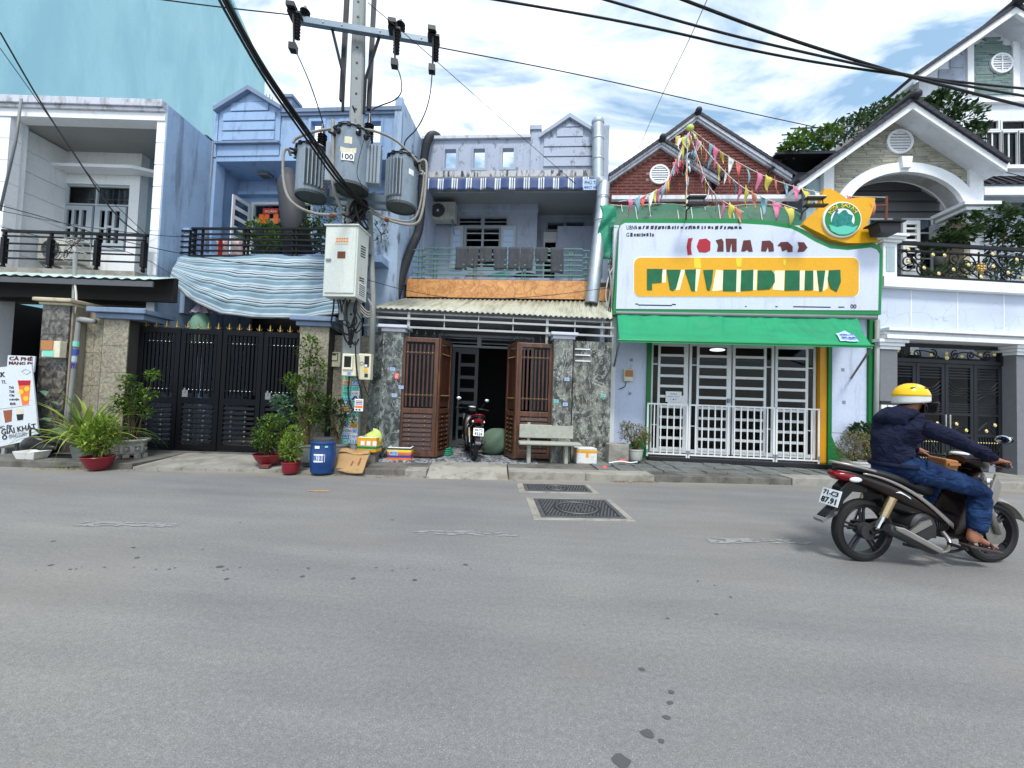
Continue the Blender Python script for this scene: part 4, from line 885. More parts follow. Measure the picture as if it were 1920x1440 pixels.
def balcony2():
    t0,xL,xR,zs,zf,vr = H2;fr = W;v = Y2-.75
    xa,xb = X_(fr,338,435,v),X_(fr,690,435,v);zt,zb = Z_(fr,470,429,v),Z_(fr,470,481,v)
    r = T('balcony_railing','black railing of close horizontal bars before the blue balcony plants','railing',fr,(xa,v,zb))
    xc = X_(fr,360,435,v)
    for k in range(6):
        z = zt-(zt-zb)*k/5;hh = .016 if 0 < k < 5 else .022;B('rail',r,xc,xb,v-hh,v+hh,z-hh,z+hh,'black_metal');
    for k in range(6):
        z = zt-.03-(zt-zb)*k/5;B('rail',r,xa,xc+.05,v+.02,v+.045,z-.014,z+.014,'black_metal')
    for px in (364,378,457,464,548,556,640): xx = X_(fr,px,450,v);B('post',r,xx-.02,xx+.02,v+.01,v+.04,zb-.02,zt,'black_metal')
    for px in (352,360): xx = X_(fr,px,450,v);B('post',r,xx-.014,xx+.014,v+.046,v+.07,zb-.02,zt-.03,'black_metal')
    O('end_post',MB().box(xa-.05,xa+.1,v+.1,v+.3,zb-1.2,zt-.02).box(xa-.08,xa+.13,v+.07,v+.33,zt-.02,zt+.05),'blue_wall',r)
    O('kerb',MB().box(xa+.02,xb,v-.05,Y2-.41,zb-.14,zb-.05),'blue_front',r)
    # tarpaulin hung from the railing out over the gate
    w = xb-xa-.05;tp = T('striped_tarpaulin','sagging blue and white striped tarpaulin hung over the black gate','tarpaulin',fr,(xa,v-.06,zb))
    top = [(338,480),(420,482),(500,478),(560,480),(620,480),(650,482)];bot = [(318,524),(356,562),(410,588),(480,596),(565,597),(645,588)]
    vt,vbm = v-.08,v-.42
    def interp(ps,u):
        k = u*(len(ps)-1);i = min(int(k),len(ps)-2);f = k-i;return (ps[i][0]+(ps[i+1][0]-ps[i][0])*f,ps[i][1]+(ps[i+1][1]-ps[i][1])*f)
    def fn(u,s):
        a = interp(top,u);b = interp(bot,u);A = fr.P(a[0],a[1],vt);Bp = fr.P(b[0],b[1],vbm);p = A.lerp(Bp,s)
        cz_ = abs(mnoise.noise(Vector((u*7+s*3,s*2.2-u*2,2))));p.y -= .05*math.sin(math.pi*s)-.05*cz_*min(1,s*4)-.016*abs(mnoise.noise(Vector((u*26,s*5+u*8,4))));p.z += .035*mnoise.noise(Vector((u*6,s*3,7)))+.012*mnoise.noise(Vector((u*19,s*9,3)));return p
    uvgrid('sheet',fn,150,50,4,1.25,'tarp_stripes',tp,.003)
    mb = MB();mb.tube([fr.P(*[*interp(bot,k/12)],vbm+.01)+Vector((0,0,.015)) for k in range(13)],.018,6);O('hem',mb,'bamboo',tp,smooth=True)
    # wrapped tall object (folded grey parasol) on the balcony
    c0,c1 = fr.P(535,335,v+.5),fr.P(582,475,v+.5);pc = T('wrapped_parasol','tall parasol wrapped in a dark grey cover standing on the blue balcony','parasol',fr,(fr.P(560,470,v+.5).x,v+.5,zb))
    mb = MB();pts = [fr.P(541,318,v+.5),fr.P(542,345,v+.5),fr.P(550,400,v+.5),fr.P(560,478,v+.5)];mb.tube(pts,[.1,.24,.27,.3],12);o = O('cover',mb,'duct_black',pc,smooth=True);o.scale.y = 1
    # ceiling lamp, camera, new year papers, gift bags
    l = fr.P(495,318,v+1.2);lm = T('ceiling_lamp','square grey lamp under the blue balcony ceiling','lamp',fr,(l.x,Y2+.5,zs-.14));O('housing',MB().box(l.x-.14,l.x+.14,Y2+.4,Y2+.62,zs-.2,zs-.125),'grey_metal',lm,bevel=.01);O('lens',MB().box(l.x-.1,l.x+.1,Y2+.43,Y2+.59,zs-.205,zs-.2),'dim_inside',lm)
    s = T('red_greeting_sign','red greeting sign hanging over the blue balcony door','sign',fr,(fr.P(508,396,vr-.05).x,vr-.05,fr.P(508,396,vr-.05).z));q = fr.R(493,391,522,401,vr-.06);O('board',MB().box(q[0],q[1],vr-.07,vr-.055,q[2],q[3]),'red_paper',s);text(s,'XUÂN',q[0]+.05,q[1]-.05,q[2]+.03,q[3]-.03,vr-.071,'ink_pale')
    for px in (492,502,519): q = fr.R(px-4.5,403,px+4.5,420,vr-.08);n = O('paper_lantern',MB().box(q[0],q[1],vr-.12,vr-.1,q[2],q[3]).box(q[0]+.03,q[1]-.03,vr-.124,vr-.12,q[2]+.03,q[3]-.03),'lantern_orange',fr=fr,base=(q[0],vr-.12,q[2]),label={492: 'orange red paper envelope nearest the open shutter, under the red sign',502: 'orange red paper envelope in the middle under the red sign',519: 'orange red paper envelope by the door glass, right end of the three'}[px],cat='paper envelope',group='red envelopes hung in the blue balcony door')
    for i,(l_,r_,m_) in enumerate(((403,428,'cloth_pink'),(432,456,'cloth_pink'))):
        q = fr.R(l_,449,r_,480,v+.2);bg_ = T('laundry',['white cloth with a red band behind the black railing bars','pale patterned cloth behind the black railing, next to the plants'][i],'cloth',fr,(q[0],v+.2,q[2]),'cloths drying behind the black railing');O('cloth',MB().grid(lambda u,s: (q[0]+(q[1]-q[0])*u,v+.2+.03*math.sin(u*9+s*3),q[2]+(q[3]-q[2])*s),10,6),m_,bg_,smooth=True,solid=.01)
        if i == 0: O('band',MB().box(q[0]+.12,q[0]+.2,v+.15,v+.17,q[2],q[3]),'cloth_red',bg_)
    # electricity style wall AC seen behind the right tank
balcony2()
# ------------------------------------------------------------------ utility pole with its crossarm, transformers, cabinet
PY = 6.95                                   # pole stands on this line (street frame set at the pole, turned with the crossarm)
_pb = W.P(656,860,PY)
PF = Fr(_pb.x,_pb.y,12.5)                 # pole frame: origin at the pole foot
def pf(px,py,v=0): return PF.P(px,py,v)
def pole():
    zt = pf(675,-120).z;xt = pf(674,0).x;t = T('utility_pole','tall grey concrete utility pole carrying three transformers','utility pole',PF,(0,0,.1))
    z0t = pf(674,0).z;k = xt/z0t
    mb = MB();hw0,hw1 = .165,.10;n = 14;rings = []
    for i in range(n+1):
        z = .05+(zt-.05)*i/n;hw = hw0+(hw1-hw0)*i/n;d = hw*.75;cxx = k*z;c = hw*.25
        rings += [(cxx-hw+c,-d,z),(cxx+hw-c,-d,z),(cxx+hw,-d+c,z),(cxx+hw,d-c,z),(cxx+hw-c,d,z),(cxx-hw+c,d,z),(cxx-hw,d-c,z),(cxx-hw,-d+c,z)]
    mb.add(rings,[(i*8+j,i*8+(j+1) % 8,(i+1)*8+(j+1) % 8,(i+1)*8+j) for i in range(n) for j in range(8)]+[tuple(n*8+j for j in range(8))])
    O('shaft',mb,'pole_concrete',t)
    hole = mesh_of('bolt_hole',MB().lathe([(.022,-.004),(.022,.003),(.001,.004)],n=8,axis='Y'),'ink_black')
    z = 1.9
    while z < zt-.2:
        I(hole,'bolt_hole',t,(k*z,-(hw0+(hw1-hw0)*z/zt)*.75-.003,z));z += .3
    for z in (5.95,6.15,3.6):
        cxx = k*z;hw = hw0+(hw1-hw0)*z/zt+.006;d = hw*.78;O('steel_band',MB().prismz([(cxx-hw,-d),(cxx+hw,-d),(cxx+hw,d),(cxx-hw,d)],z,z+.09),'galvanised',t)
    O('step_bolt',MB().tube([(k*6.6,-.15,6.6),(k*6.6,-.3,6.6)],.016,6),'ink_black',t)
    # vertical service ducts beside the shaft
    for a,b_,m_ in (((525,-60),(535,160),'tank_dark'),((604,-60),(606,160),'tank_dark')):
        pass
    for sx_,zz in ((-.26,(6.9,zt)),(.24,(6.8,zt))):
        O('service_duct',MB().box(k*8+sx_-.04,k*8+sx_+.04,-.02,.06,zz[0],zz[1]),'gate_gray',t)
    for px,py0,py1 in ((692,600,540),): pass
    c = O('conduit',MB().tube([pf(697,675,-.02),pf(699,560,-.02),pf(693,400,-.02)],.055,9),'pvc',t,smooth=True)
    # crossarm
    A,Bp = pf(553,35,-.2),pf(816,84,-.2);zc = (A.z+Bp.z)/2
    ar = T('crossarm','long grey steel crossarm near the top of the concrete pole','crossarm',PF,(k*zc,-.25,zc));O('beam',MB().box(A.x,Bp.x,-.26,-.17,zc-.06,zc+.06),'arm_steel',ar,bevel=.006)
    bolt = mesh_of('bolt',MB().ball((0,0,0),.018,6,4),'chrome')
    for u in (.05,.2,.33,.6,.72,.9): I(bolt,'bolt',ar,(A.x+(Bp.x-A.x)*u,-.262,zc))
    for s_ in (-1,1):
        xx = k*zc+s_*.42;O('brace',MB().tube([(xx,-.19,zc-.05),(k*zc+s_*.2,-.14,zc-.85),(k*zc+s_*.19,-.1,zc-1.5)],.028,6),'gate_gray',ar)
    # fuse cut-outs and bushings on the crossarm
    defs = [(550,18,551,88,'farthest left on the crossarm'),(738,48,741,118,'in the middle right on the crossarm'),(812,62,811,128,'at the right tip of the crossarm')]
    ends = []
    for i,(xa,ya,xb,yb,w_) in enumerate(defs):
        a,b = pf(xa,ya,-.4),pf(xb,yb,-.4);f = T('fuse_cutout','black porcelain fuse cutout '+w_,'fuse cutout',PF,a,'fuse cutouts hung on the crossarm')
        O('bracket',MB().box(a.x-.1,a.x+.12,-.42,-.2,a.z-.06,a.z-.02).box(a.x-.09,a.x+.05,-.5,-.34,a.z-.02,a.z+.06),'ink_black',f)
        O('fuse_tube',MB().tube([a,a.lerp(b,.5),b],.018,7),'porcelain',f);d = (b-a)
        prof = []
        for k_ in range(7): z = -.12-.06*k_;prof += [(.03,z+.02),(.062,z+.01),(.03,z-.012)]
        O('insulator',MB().lathe(prof[::-1],(a.x+.06,-.36,a.z),12),'porcelain',f,smooth=30);O('weight',MB().box(b.x-.07,b.x+.05,-.46,-.34,b.z-.08,b.z+.04),'ink_black',f);O('cap',MB().lathe([(.05,-.02),(.07,.03),(.02,.1)],a,8),'ink_black',f);ends.append(b)
    for px,py,w_ in ((572,26,'beside the left fuse cutout'),(751,50,'beside the middle fuse cutout')):
        p = pf(px,py,-.2);O('surge_insulator',MB().lathe([(.05,-.1),(.09,-.08),(.05,-.04),(.09,-.02),(.05,.02),(.09,.04),(.04,.1),(.02,.14)],(p.x,-.2,p.z),12),'porcelain',fr=PF,base=p,label='stubby black pin insulator '+w_+' on the crossarm',cat='insulator',group='pin insulators on the crossarm',smooth=30)
    return t,k,ends,zc
PT,PK,FE,ZC = pole()
def tank(px,py0,py1,pw,v,label,fins,tilt=0,num=None):
    c0,c1 = pf(px,py1,v),pf(px,py0,v);R = abs(pf(px+pw/2,(py0+py1)/2,v).x-pf(px-pw/2,(py0+py1)/2,v).x)/2;H = c1.z-c0.z;cx_,z = c0.x,c0.z
    t = T('transformer',label,'transformer',PF,(cx_,v,z),'transformers on the utility pole')
    O('tank_body',MB().lathe([(R*.98,.03),(R,.05),(R,H-.03),(R*1.01,H-.02)],(cx_,v,z),40,cap=False),'tank',t,smooth=30)
    O('bottom',MB().lathe([(.01,.035),(R*.96,.03),(R*.985,0),(R*1.0,.06)],(cx_,v,z),40,cap=False),'tank_dark',t,smooth=30)
    O('lid',MB().lathe([(R*1.03,H-.03),(R*1.04,H+.0),(R*.9,H+.04),(R*.3,H+.07),(.01,H+.075)],(cx_,v,z),40),'tank',t,smooth=30)
    mb = MB()
    for a in range(0,360,30): r_ = math.radians(a);mb.obox((cx_+R*1.05*math.cos(r_),v+R*1.05*math.sin(r_),z+H-.02),(.03,.06,.06),r_)
    O('lid_clamp',mb,'gate_gray',t,kind='stuff');
    O('lid_band',MB().torus((cx_,v,z+H-.015),R*1.035,.016,40,6,'Z'),'gate_gray',t,smooth=True)
    # cooling fins
    if fins: a0_,a1_ = math.radians(fins[0]-5),math.radians(fins[0]+(fins[1]-1)*fins[2]+5);O('fin_shade',MB().grid(lambda u,w: (cx_+(R+.006)*math.cos(a0_+(a1_-a0_)*u),v+(R+.006)*math.sin(a0_+(a1_-a0_)*u),z+H*(.12+.74*w)),10,1),'tank_dark',t,smooth=True)  # dark sheet on the tank stands in for the shade between fins
    for k in range(fins[1] if fins else 0):
        a = math.radians(fins[0]+k*fins[2]);r0,r1 = R*.98,R+.075
        B('cooling_fin',t,cx_+math.cos(a)*(r0+r1)/2-(r1-r0)/2,cx_+math.cos(a)*(r0+r1)/2+(r1-r0)/2,v+math.sin(a)*(r0+r1)/2-.008,v+math.sin(a)*(r0+r1)/2+.008,z+H*.12,z+H*.86,'tank',rot=(0,0,a))
    bs = mesh_of('bushing',MB().lathe([(.03,0),(.05,.01),(.045,.04),(.022,.05),(.02,.1),(.012,.12)],n=10),'porcelain',30)
    return t,Vector((cx_,v,z)),R,H,bs
tanks = []
sd = pf(657,300,0)
tC = tank(658,252,358,66,-.62,'middle grey transformer tank marked 100, strapped to the pole',None);tL = tank(583,282,372,58,-.28,'left grey transformer tank with cooling fins on its front',(-92,6,10.5));tR = tank(752,300,392,56,-.22,'right grey transformer tank with cooling fins turned left',(-140,6,10.5))
def dress():
    for (t,c,R,H,bs),angs in ((tC,(-150,-125,-60,-35)),(tL,(-170,-150,-195)),(tR,(-15,5,-30))):
        for a in angs:
            r_ = math.radians(a);I(bs,'bushing',t,(c.x+R*math.cos(r_),c.y+R*math.sin(r_),c.z+H*.87),(0,math.pi/2,r_),1.0)
    # tall high voltage bushings
    prof = [(.06,0)]
    for k in range(7): z = .03+.042*k;prof += [(.05,z),(.085,z+.008),(.05,z+.024)]
    prof += [(.04,.34),(.03,.42),(.012,.5)]
    hv = mesh_of('high_voltage_bushing',MB().lathe(prof,n=14),'porcelain',30);pts = []
    for (t,c,R,H,bs),dx,dy,sc in ((tL,.12,.1,1.1),(tC,.2,.24,.1+1),(tR,.0,.05,.55)):
        I(hv,'high_voltage_bushing',t,(c.x+dx*R/.3,c.y+dy,c.z+H+.04),None,(1,1,sc));pts.append(Vector((c.x+dx*R/.3,c.y+dy,c.z+H+.04+.5*sc)))
    t,c,R,H,bs = tC
    O('side_radiator',MB().box(c.x+R*.9,c.x+R+.2,c.y-.12,c.y+.04,c.z+.12,c.z+H*.8),'tank',t,bevel=.01);O('side_radiator',MB().box(c.x-R-.14,c.x-R*.9,c.y-.05,c.y+.12,c.z+.12,c.z+H*.8),'tank',t,bevel=.01)
    for k in range(3): B('radiator_rib',t,c.x+R+.02+.055*k,c.x+R+.035+.055*k,c.y-.14,c.y-.121,c.z+.14,c.z+H*.78,'tank_dark')
    v = c.y-R-.012
    s = O('number_plate',MB().box(c.x-.1,c.x+.11,v+.002,v+.006,c.z+H*.36,c.z+H*.36+.13),'ink_white',t);text(s,'100',c.x-.085,c.x+.095,c.z+H*.36+.02,c.z+H*.36+.11,v,'ink_black',bold=.01)
    O('sticker',MB().grid(lambda u,w: (c.x+(R+.004)*math.sin((u-.5)*.9),c.y-(R+.004)*math.cos((u-.5)*.9),c.z+H*.52+w*.09-.04*(1-4*(u-.5)**2)),12,1),'cream',t);O('sticker',MB().grid(lambda u,w: (c.x+(R+.004)*math.sin((u-.5)*.42),c.y-(R+.004)*math.cos((u-.5)*.42),c.z+H*.65+w*.12),6,1),'cream',t)
    t,c,R,H,bs = tL
    lb = O('warning_label',MB().grid(lambda u,w: (c.x+(R+.01)*math.sin(.95+u*.25),c.y-(R+.01)*math.cos(.95+u*.25),c.z+H*.1+w*H*.5),4,1),'paper',t);
    for k in range(8): O('print',MB().grid(lambda u,w,k=k: (c.x+(R+.013)*math.sin(.97+u*.21),c.y-(R+.013)*math.cos(.97+u*.21),c.z+H*.12+H*.48*(k+w*.6)/8),2,1),'ink_red',lb)
    t,c,R,H,bs = tR
    O('sticker',MB().grid(lambda u,w: (c.x+(R+.004)*math.sin(.55+u*.4),c.y-(R+.004)*math.cos(.55+u*.4),c.z+H*.6+w*.1),5,1),'ink_white',t)
    # steel platform beam under the tanks
    z = min(tL[1].z,tR[1].z)+.22;b = T('support_beam','grey steel channel holding the transformers to the pole','beam',PF,(0,0,z));O('beam',MB().box(tL[1].x+.1,tR[1].x-.1,-.12,-.0,z-.07,z+.07).box(tL[1].x+.1,tR[1].x-.1,.16,.26,z-.07,z+.07),'arm_steel',b)
    return pts
HV = dress()
# ------------------------------------------------------------------ wires: each a separate cable
def sag(a,b,s,n=14): return [a.lerp(b,i/n)-Vector((0,0,s*4*(i/n)*(1-i/n))) for i in range(n+1)]
def smooth(pts,k=3):
    pts = [Vector(p) for p in pts]
    for _ in range(k):
        q = [pts[0]]
        for i in range(len(pts)-1): q += [pts[i].lerp(pts[i+1],.25),pts[i].lerp(pts[i+1],.75)]
        pts = q+[pts[-1]]
    return pts
def cable(pts,r,label,mat='cable',fr=PF,group=None,cat='cable',name='cable',n=6):
    return O(name,MB().tube(pts,r,n),mat,fr=fr,base=pts[0],label=label,cat=cat,group=group,smooth=True)
cable(smooth([FE[0],pf(575,140,-.42),pf(590,180,-.38),HV[0]]),.011,'thin dark lead falling from the left fuse to the left transformer',group='leads from the fuses to the transformers')
cable(smooth([FE[1],pf(754,150,-.42),pf(752,185,-.4),pf(700,202,-.35),HV[1]]),.011,'thin dark lead curling from the middle fuse to the middle transformer',group='leads from the fuses to the transformers')
cable(smooth([FE[2],pf(806,190,-.42),pf(785,240,-.35),pf(760,262,-.3),HV[2]]),.011,'thin dark lead falling from the right fuse to the right transformer',group='leads from the fuses to the transformers')
cable(smooth([pf(549,268,-.55),pf(555,258,-.55),pf(600,243,-.7),pf(650,240,-.7),pf(660,252,-.85)]),.022,'grey low voltage conductor bridging the left and middle tanks','conduit',group='grey low voltage conductors on the transformers')
cable(smooth([pf(680,254,-.8),pf(678,243,-.7),pf(700,244,-.6),pf(745,262,-.5),pf(785,305,-.4)]),.022,'grey low voltage conductor bridging the middle and right tanks','conduit',group='grey low voltage conductors on the transformers')
cable(smooth([pf(545,292,-.4),pf(540,276,-.5),pf(530,285,-.5),pf(531,350,-.5),pf(548,385,-.5),pf(600,405,-.4),pf(660,398,-.35)]),.024,'bent grey conductor looping left of the left transformer','conduit',group='grey low voltage conductors on the transformers')
cable(smooth([pf(789,325,-.3),pf(785,302,-.4),pf(800,298,-.4),pf(800,330,-.4),pf(793,400,-.4),pf(780,425,-.4),pf(730,415,-.35),pf(690,395,-.3)]),.024,'outer grey conductor looping under the right transformer','conduit',group='grey low voltage conductors on the transformers')
cable(smooth([pf(785,325,-.25),pf(792,318,-.4),pf(796,335,-.35),pf(786,400,-.35),pf(770,418,-.35),pf(720,408,-.3),pf(690,388,-.3)]),.02,'inner grey conductor looping under the right transformer','conduit',group='grey low voltage conductors on the transformers')
cable(smooth([pf(624,225,-.75),pf(625,300,-.78),pf(623,350,-.75),pf(640,392,-.5)]),.03,'vertical grey conduit left of the middle transformer tank','conduit',group='grey low voltage conductors on the transformers')
cable(smooth([pf(683,260,-.85),pf(672,300,-1.0),pf(668,330,-1.0),pf(678,345,-.95),pf(684,375,-.6)]),.006,'thin black earth wire hanging over the middle transformer')
for p in ((622,405),(725,412)):
    q = pf(*p,-.42);O('clamp',MB().ball(q,.045,8,6),'rust',fr=PF,base=q,label='rusty clamp joining the conductors '+('left' if p[0] < 650 else 'right')+' below the tanks',cat='clamp',group='rusty conductor clamps',smooth=True)
# coiled black cables knotted at the pole
random.seed(3);kn = pf(672,385,-.3)
for i in range(14):
    a = pf(U(650,700),U(370,395),-.35-U(0,.15));b = pf(U(650,695),U(395,420),-.35-U(0,.2));c = pf(U(640,700),U(400,430),-.3-U(0,.2))
    cable(smooth([kn+Vector((U(-.08,.08),0,U(-.05,.1))),a,b,c]),U(.014,.024),'black cable knotted round the pole under the tanks',group='tangled black cables above the cabinet')
# thick bundle to the upper left, over the viewer's side
bun = T('cable_bundle','thick black cable bundle running from the pole to the top left','cable bundle',W,W.P(690,392,6.6))
for i,(dx,dy,r) in enumerate(((0,0,.021),(5,-2,.019),(-6,2,.016))):
    pts = [W.P(690+dx*.3,392,6.55),W.P(640+dx,345+dy,6.0),W.P(575+dx,250+dy,5.1),W.P(500+dx,145+dy,4.4),W.P(450+dx,58+dy,4.1),W.P(415+dx*1.3,-8+dy,3.9),W.P(340+dx,-160,3.6)]
    O('cable',MB().tube(smooth(pts,2),r,7),'cable',bun,smooth=True)
def wire(pxs,r,label,group='overhead wires',mat='cable'):
    pts = smooth([W.P(a,b,v) for a,b,v in pxs],3);O('overhead_wire',MB().tube(pts,r,6),mat,fr=W,base=pts[0],label=label,cat='wire',group=group,smooth=True)
wire([(905,-5,5.0),(1200,45,5.2),(1450,105,5.5),(1715,145,5.8),(1935,168,6.2),(2200,190,7)],.016,'lowest of the three thick black wires crossing the sky')
wire([(1120,-5,5.0),(1350,62,5.2),(1560,110,5.5),(1715,144,5.8),(1935,183,6.2),(2200,225,7)],.016,'middle of the three thick black wires crossing the sky')
wire([(1262,-8,5.0),(1450,64,5.3),(1600,112,5.6),(1715,147,5.8),(1935,203,6.2),(2200,265,7)],.02,'topmost of the three thick black wires crossing the sky')
wire([(818,88,6.9),(1100,142,8),(1350,200,9),(1560,245,10.6),(1700,278,11),(1935,335,12)],.01,'long thin wire running from the crossarm to the far right roofs')
wire([(690,5,5.5),(800,98,7),(970,250,9),(1080,345,9.3)],.006,'thin slack wire slanting down to the grey house parapet')
wire([(1330,-10,5.0),(1290,80,6),(1240,180,8),(1195,285,10.6)],.006,'thin wire dropping steeply to the brick gable roof')
wire([(250,-8,5.5),(400,12,6),(548,28,6.5)],.01,'thin bluish wire reaching the left end of the crossarm')
wire([(0,60,5.6),(80,200,6.2),(160,320,6.6),(215,405,6.9),(270,445,7.2)],.013,'black wire slanting down before the white house balcony')
wire([(0,90,5.6),(100,230,6.2),(180,350,6.6),(275,440,7.3)],.006,'thin twin wire beside the black one before the white balcony')
wire([(0,385,6),(100,412,6.6),(200,445,6.9),(345,478,7),(500,500,6.9),(612,505,6.7)],.008,'thin wire sagging past both balconies to the cabinet')
wire([(0,425,6),(110,452,6.6),(250,470,7),(330,520,7.1)],.006,'lower thin wire crossing the white house balcony')
wire([(0,395,6),(150,425,6.6),(275,440,7),(350,445,7.2),(610,452,6.9)],.006,'upper thin wire crossing the white house balcony')
wire([(690,525,6.6),(760,545,7.5),(860,562,8),(1000,558,8.2),(1140,540,8.2)],.006,'thin black wire sagging across the orange marble band')
wire([(700,395,6.6),(740,450,7),(800,520,7.6)],.006,'thin wire dropping from the pole over the blue side wall') if 0 else None
# small tangle on the white balcony railing
random.seed(5)
for i in range(7):
    c = H1.P(150,465,7.25);pts = smooth([H1.P(140+U(-35,35),465+U(-25,25),7.2-U(0,.1)) for _ in range(5)]);O('loose_cable',MB().tube(pts,.006,5),'cable' if i % 2 else 'pvc',fr=H1,base=pts[0],label='loose thin cable coiled on the white balcony railing',cat='cable',group='loose cables on the white balcony',smooth=True)
pv_ = T('cable_riser','grey conduit post rising to the canopy beside the granite pillar','conduit',H1,H1.P(140,560,6.9));O('post',MB().tube([H1.P(141,475,6.95),H1.P(139,560,6.95)],.03,8),'pvc',pv_);O('cable',MB().tube(smooth([H1.P(140,525,6.9),H1.P(145,570,6.88),H1.P(128,625,6.88),H1.P(122,660,6.9),H1.P(100,678,6.95)]),.016,6),'sweat_white',pv_,smooth=True)
dp = T('drain_pipe','grey drain pipe with stickers standing before the beige tiled wall','pipe',ST,ST.G(120,850,.1))
O('pipe',MB().tube([ST.P(178,603,7.42),ST.P(148,598,7.42),ST.P(145,606,7.42),ST.P(137,690,7.4),ST.P(128,760,7.38),ST.P(118,850,7.36)],.05,10),'pvc',dp,smooth=True)
for i,(px,py,m_) in enumerate(((142,645,'paper_mint'),(140,660,'ink_blue'),(138,673,'paper_blue'),(137,686,'ink_purple'),(133,722,'paper_mint'),(131,745,'paper_mint'),(129,760,'paper'),(126,780,'paper'),(124,795,'paper_blue'))):
    p = ST.P(px,py,7.4);O('sticker',MB().lathe([(.052,-.05),(.052,.05)],(p.x,7.4,p.z),12,cap=False),m_,dp)
# ------------------------------------------------------------------ electric cabinet, meters, stickers
def cabinet():
    fr = W;v = PY-.62;a = fr.R(608,424,669,556,v);dp_ = .42;t = T('electric_cabinet','large grey steel electric cabinet hung on the concrete pole','cabinet',fr,(a[0],v,a[2]))
    O('housing',MB().box(a[0],a[1],v,v+dp_,a[2],a[3]),'cabinet',t,bevel=.01);O('roof',MB().box(a[0]-.02,a[1]+.02,v-.03,v+dp_+.02,a[3]+.002,a[3]+.03),'cabinet',t,bevel=.006)
    d = O('door',MB().box(a[0]+.03,a[1]-.025,v-.018,v-.002,a[2]+.06,a[3]-.03),'cabinet',t,bevel=.005)
    q = fr.R(628,445,652,457,v-.03);O('plate',MB().box(q[0],q[1],v-.024,v-.0185,q[2],q[3]),'cream',d);text(d,'NGUY HIỂM',q[0]+.02,q[1]-.02,q[2]+.02,q[3]-.02,v-.026,'rust') if 0 else None
    mb = MB();
    for k in range(2): 
        for j in range(5): mb.box(q[0]+.02+j*.045,q[0]+.05+j*.045,v-.027,v-.0245,q[2]+.03+k*.05,q[2]+.055+k*.05)
    O('print',mb,'ink_orange',d,kind='stuff')
    q = fr.R(632,471,647,484,v-.03);O('rust_patch',MB().box(q[0],q[1],v-.022,v-.0185,q[2],q[3]),'rust',d)
    q = fr.R(611,486,620,489,v-.03);O('handle',MB().box(q[0],q[1],v-.04,v-.02,q[2],q[3]+.01),'ink_grey',d)
    for z0,z1 in ((.62,.8),(.16,.34)):
        for k in range(5): zz = a[2]+(a[3]-a[2])*(z0+(z1-z0)*k/5);B('vent_slot',t,a[1]-.001,a[1]+.003,v+.12,v+.3,zz,zz+.02,'ink_black',rot=(.15,0,0))
    l = O('side_label',MB().box(a[1]+.001,a[1]+.004,v+.1,v+.36,a[2]+.05,a[2]+.3),'paper',t)
    for k in range(6): B('print',l,a[1]+.004,a[1]+.006,v+.12,v+.34,a[2]+.07+k*.036,a[2]+.085+k*.036,'ink_black')
    O('bracket',MB().box(a[0]+.1,a[1],v+dp_,v+dp_+.15,a[2]+.2,a[2]+.28).box(a[0]+.1,a[1],v+dp_,v+dp_+.15,a[3]-.3,a[3]-.22),'arm_steel',t)
    random.seed(9)
    bx = (a[0]+a[1])/2
    for i in range(10):
        p0 = Vector((a[0]+.1+.05*i,v+.2+U(-.1,.1),a[2]));dz = U(.35,.7);p1 = p0+Vector((U(-.15,.2),U(0,.1),-dz));p2 = Vector((bx+U(0,.25),v+.35,a[2]-dz-.15))
        cable(smooth([p0,p0+Vector((U(-.1,.1),0,-.2)),p1,p2,p2+Vector((U(-.05,.1),.05,U(.1,.4)))]),U(.01,.018),'black cable hanging below the electric cabinet',group='black cables under the cabinet',fr=W)
    for i in range(3): cable(smooth([W.P(672,566+6*i,v+.3),W.P(690,588+5*i,v+.2),W.P(703,580+4*i,v+.1),W.P(690,560,v+.3)]),.011,['upper','middle','lower'][i]+' pale grey cable looped beside the cabinet underside','conduit',fr=W,group='pale grey cables under the cabinet')
    q = W.R(636,567,645,600,v+.2);O('junction_cover',MB().box(q[0],q[1],v+.2,v+.3,q[2],q[3]),'grey_metal',fr=W,base=(q[0],v,q[2]),label='small grey cable cover hanging under the cabinet',cat='cable cover')
cabinet()
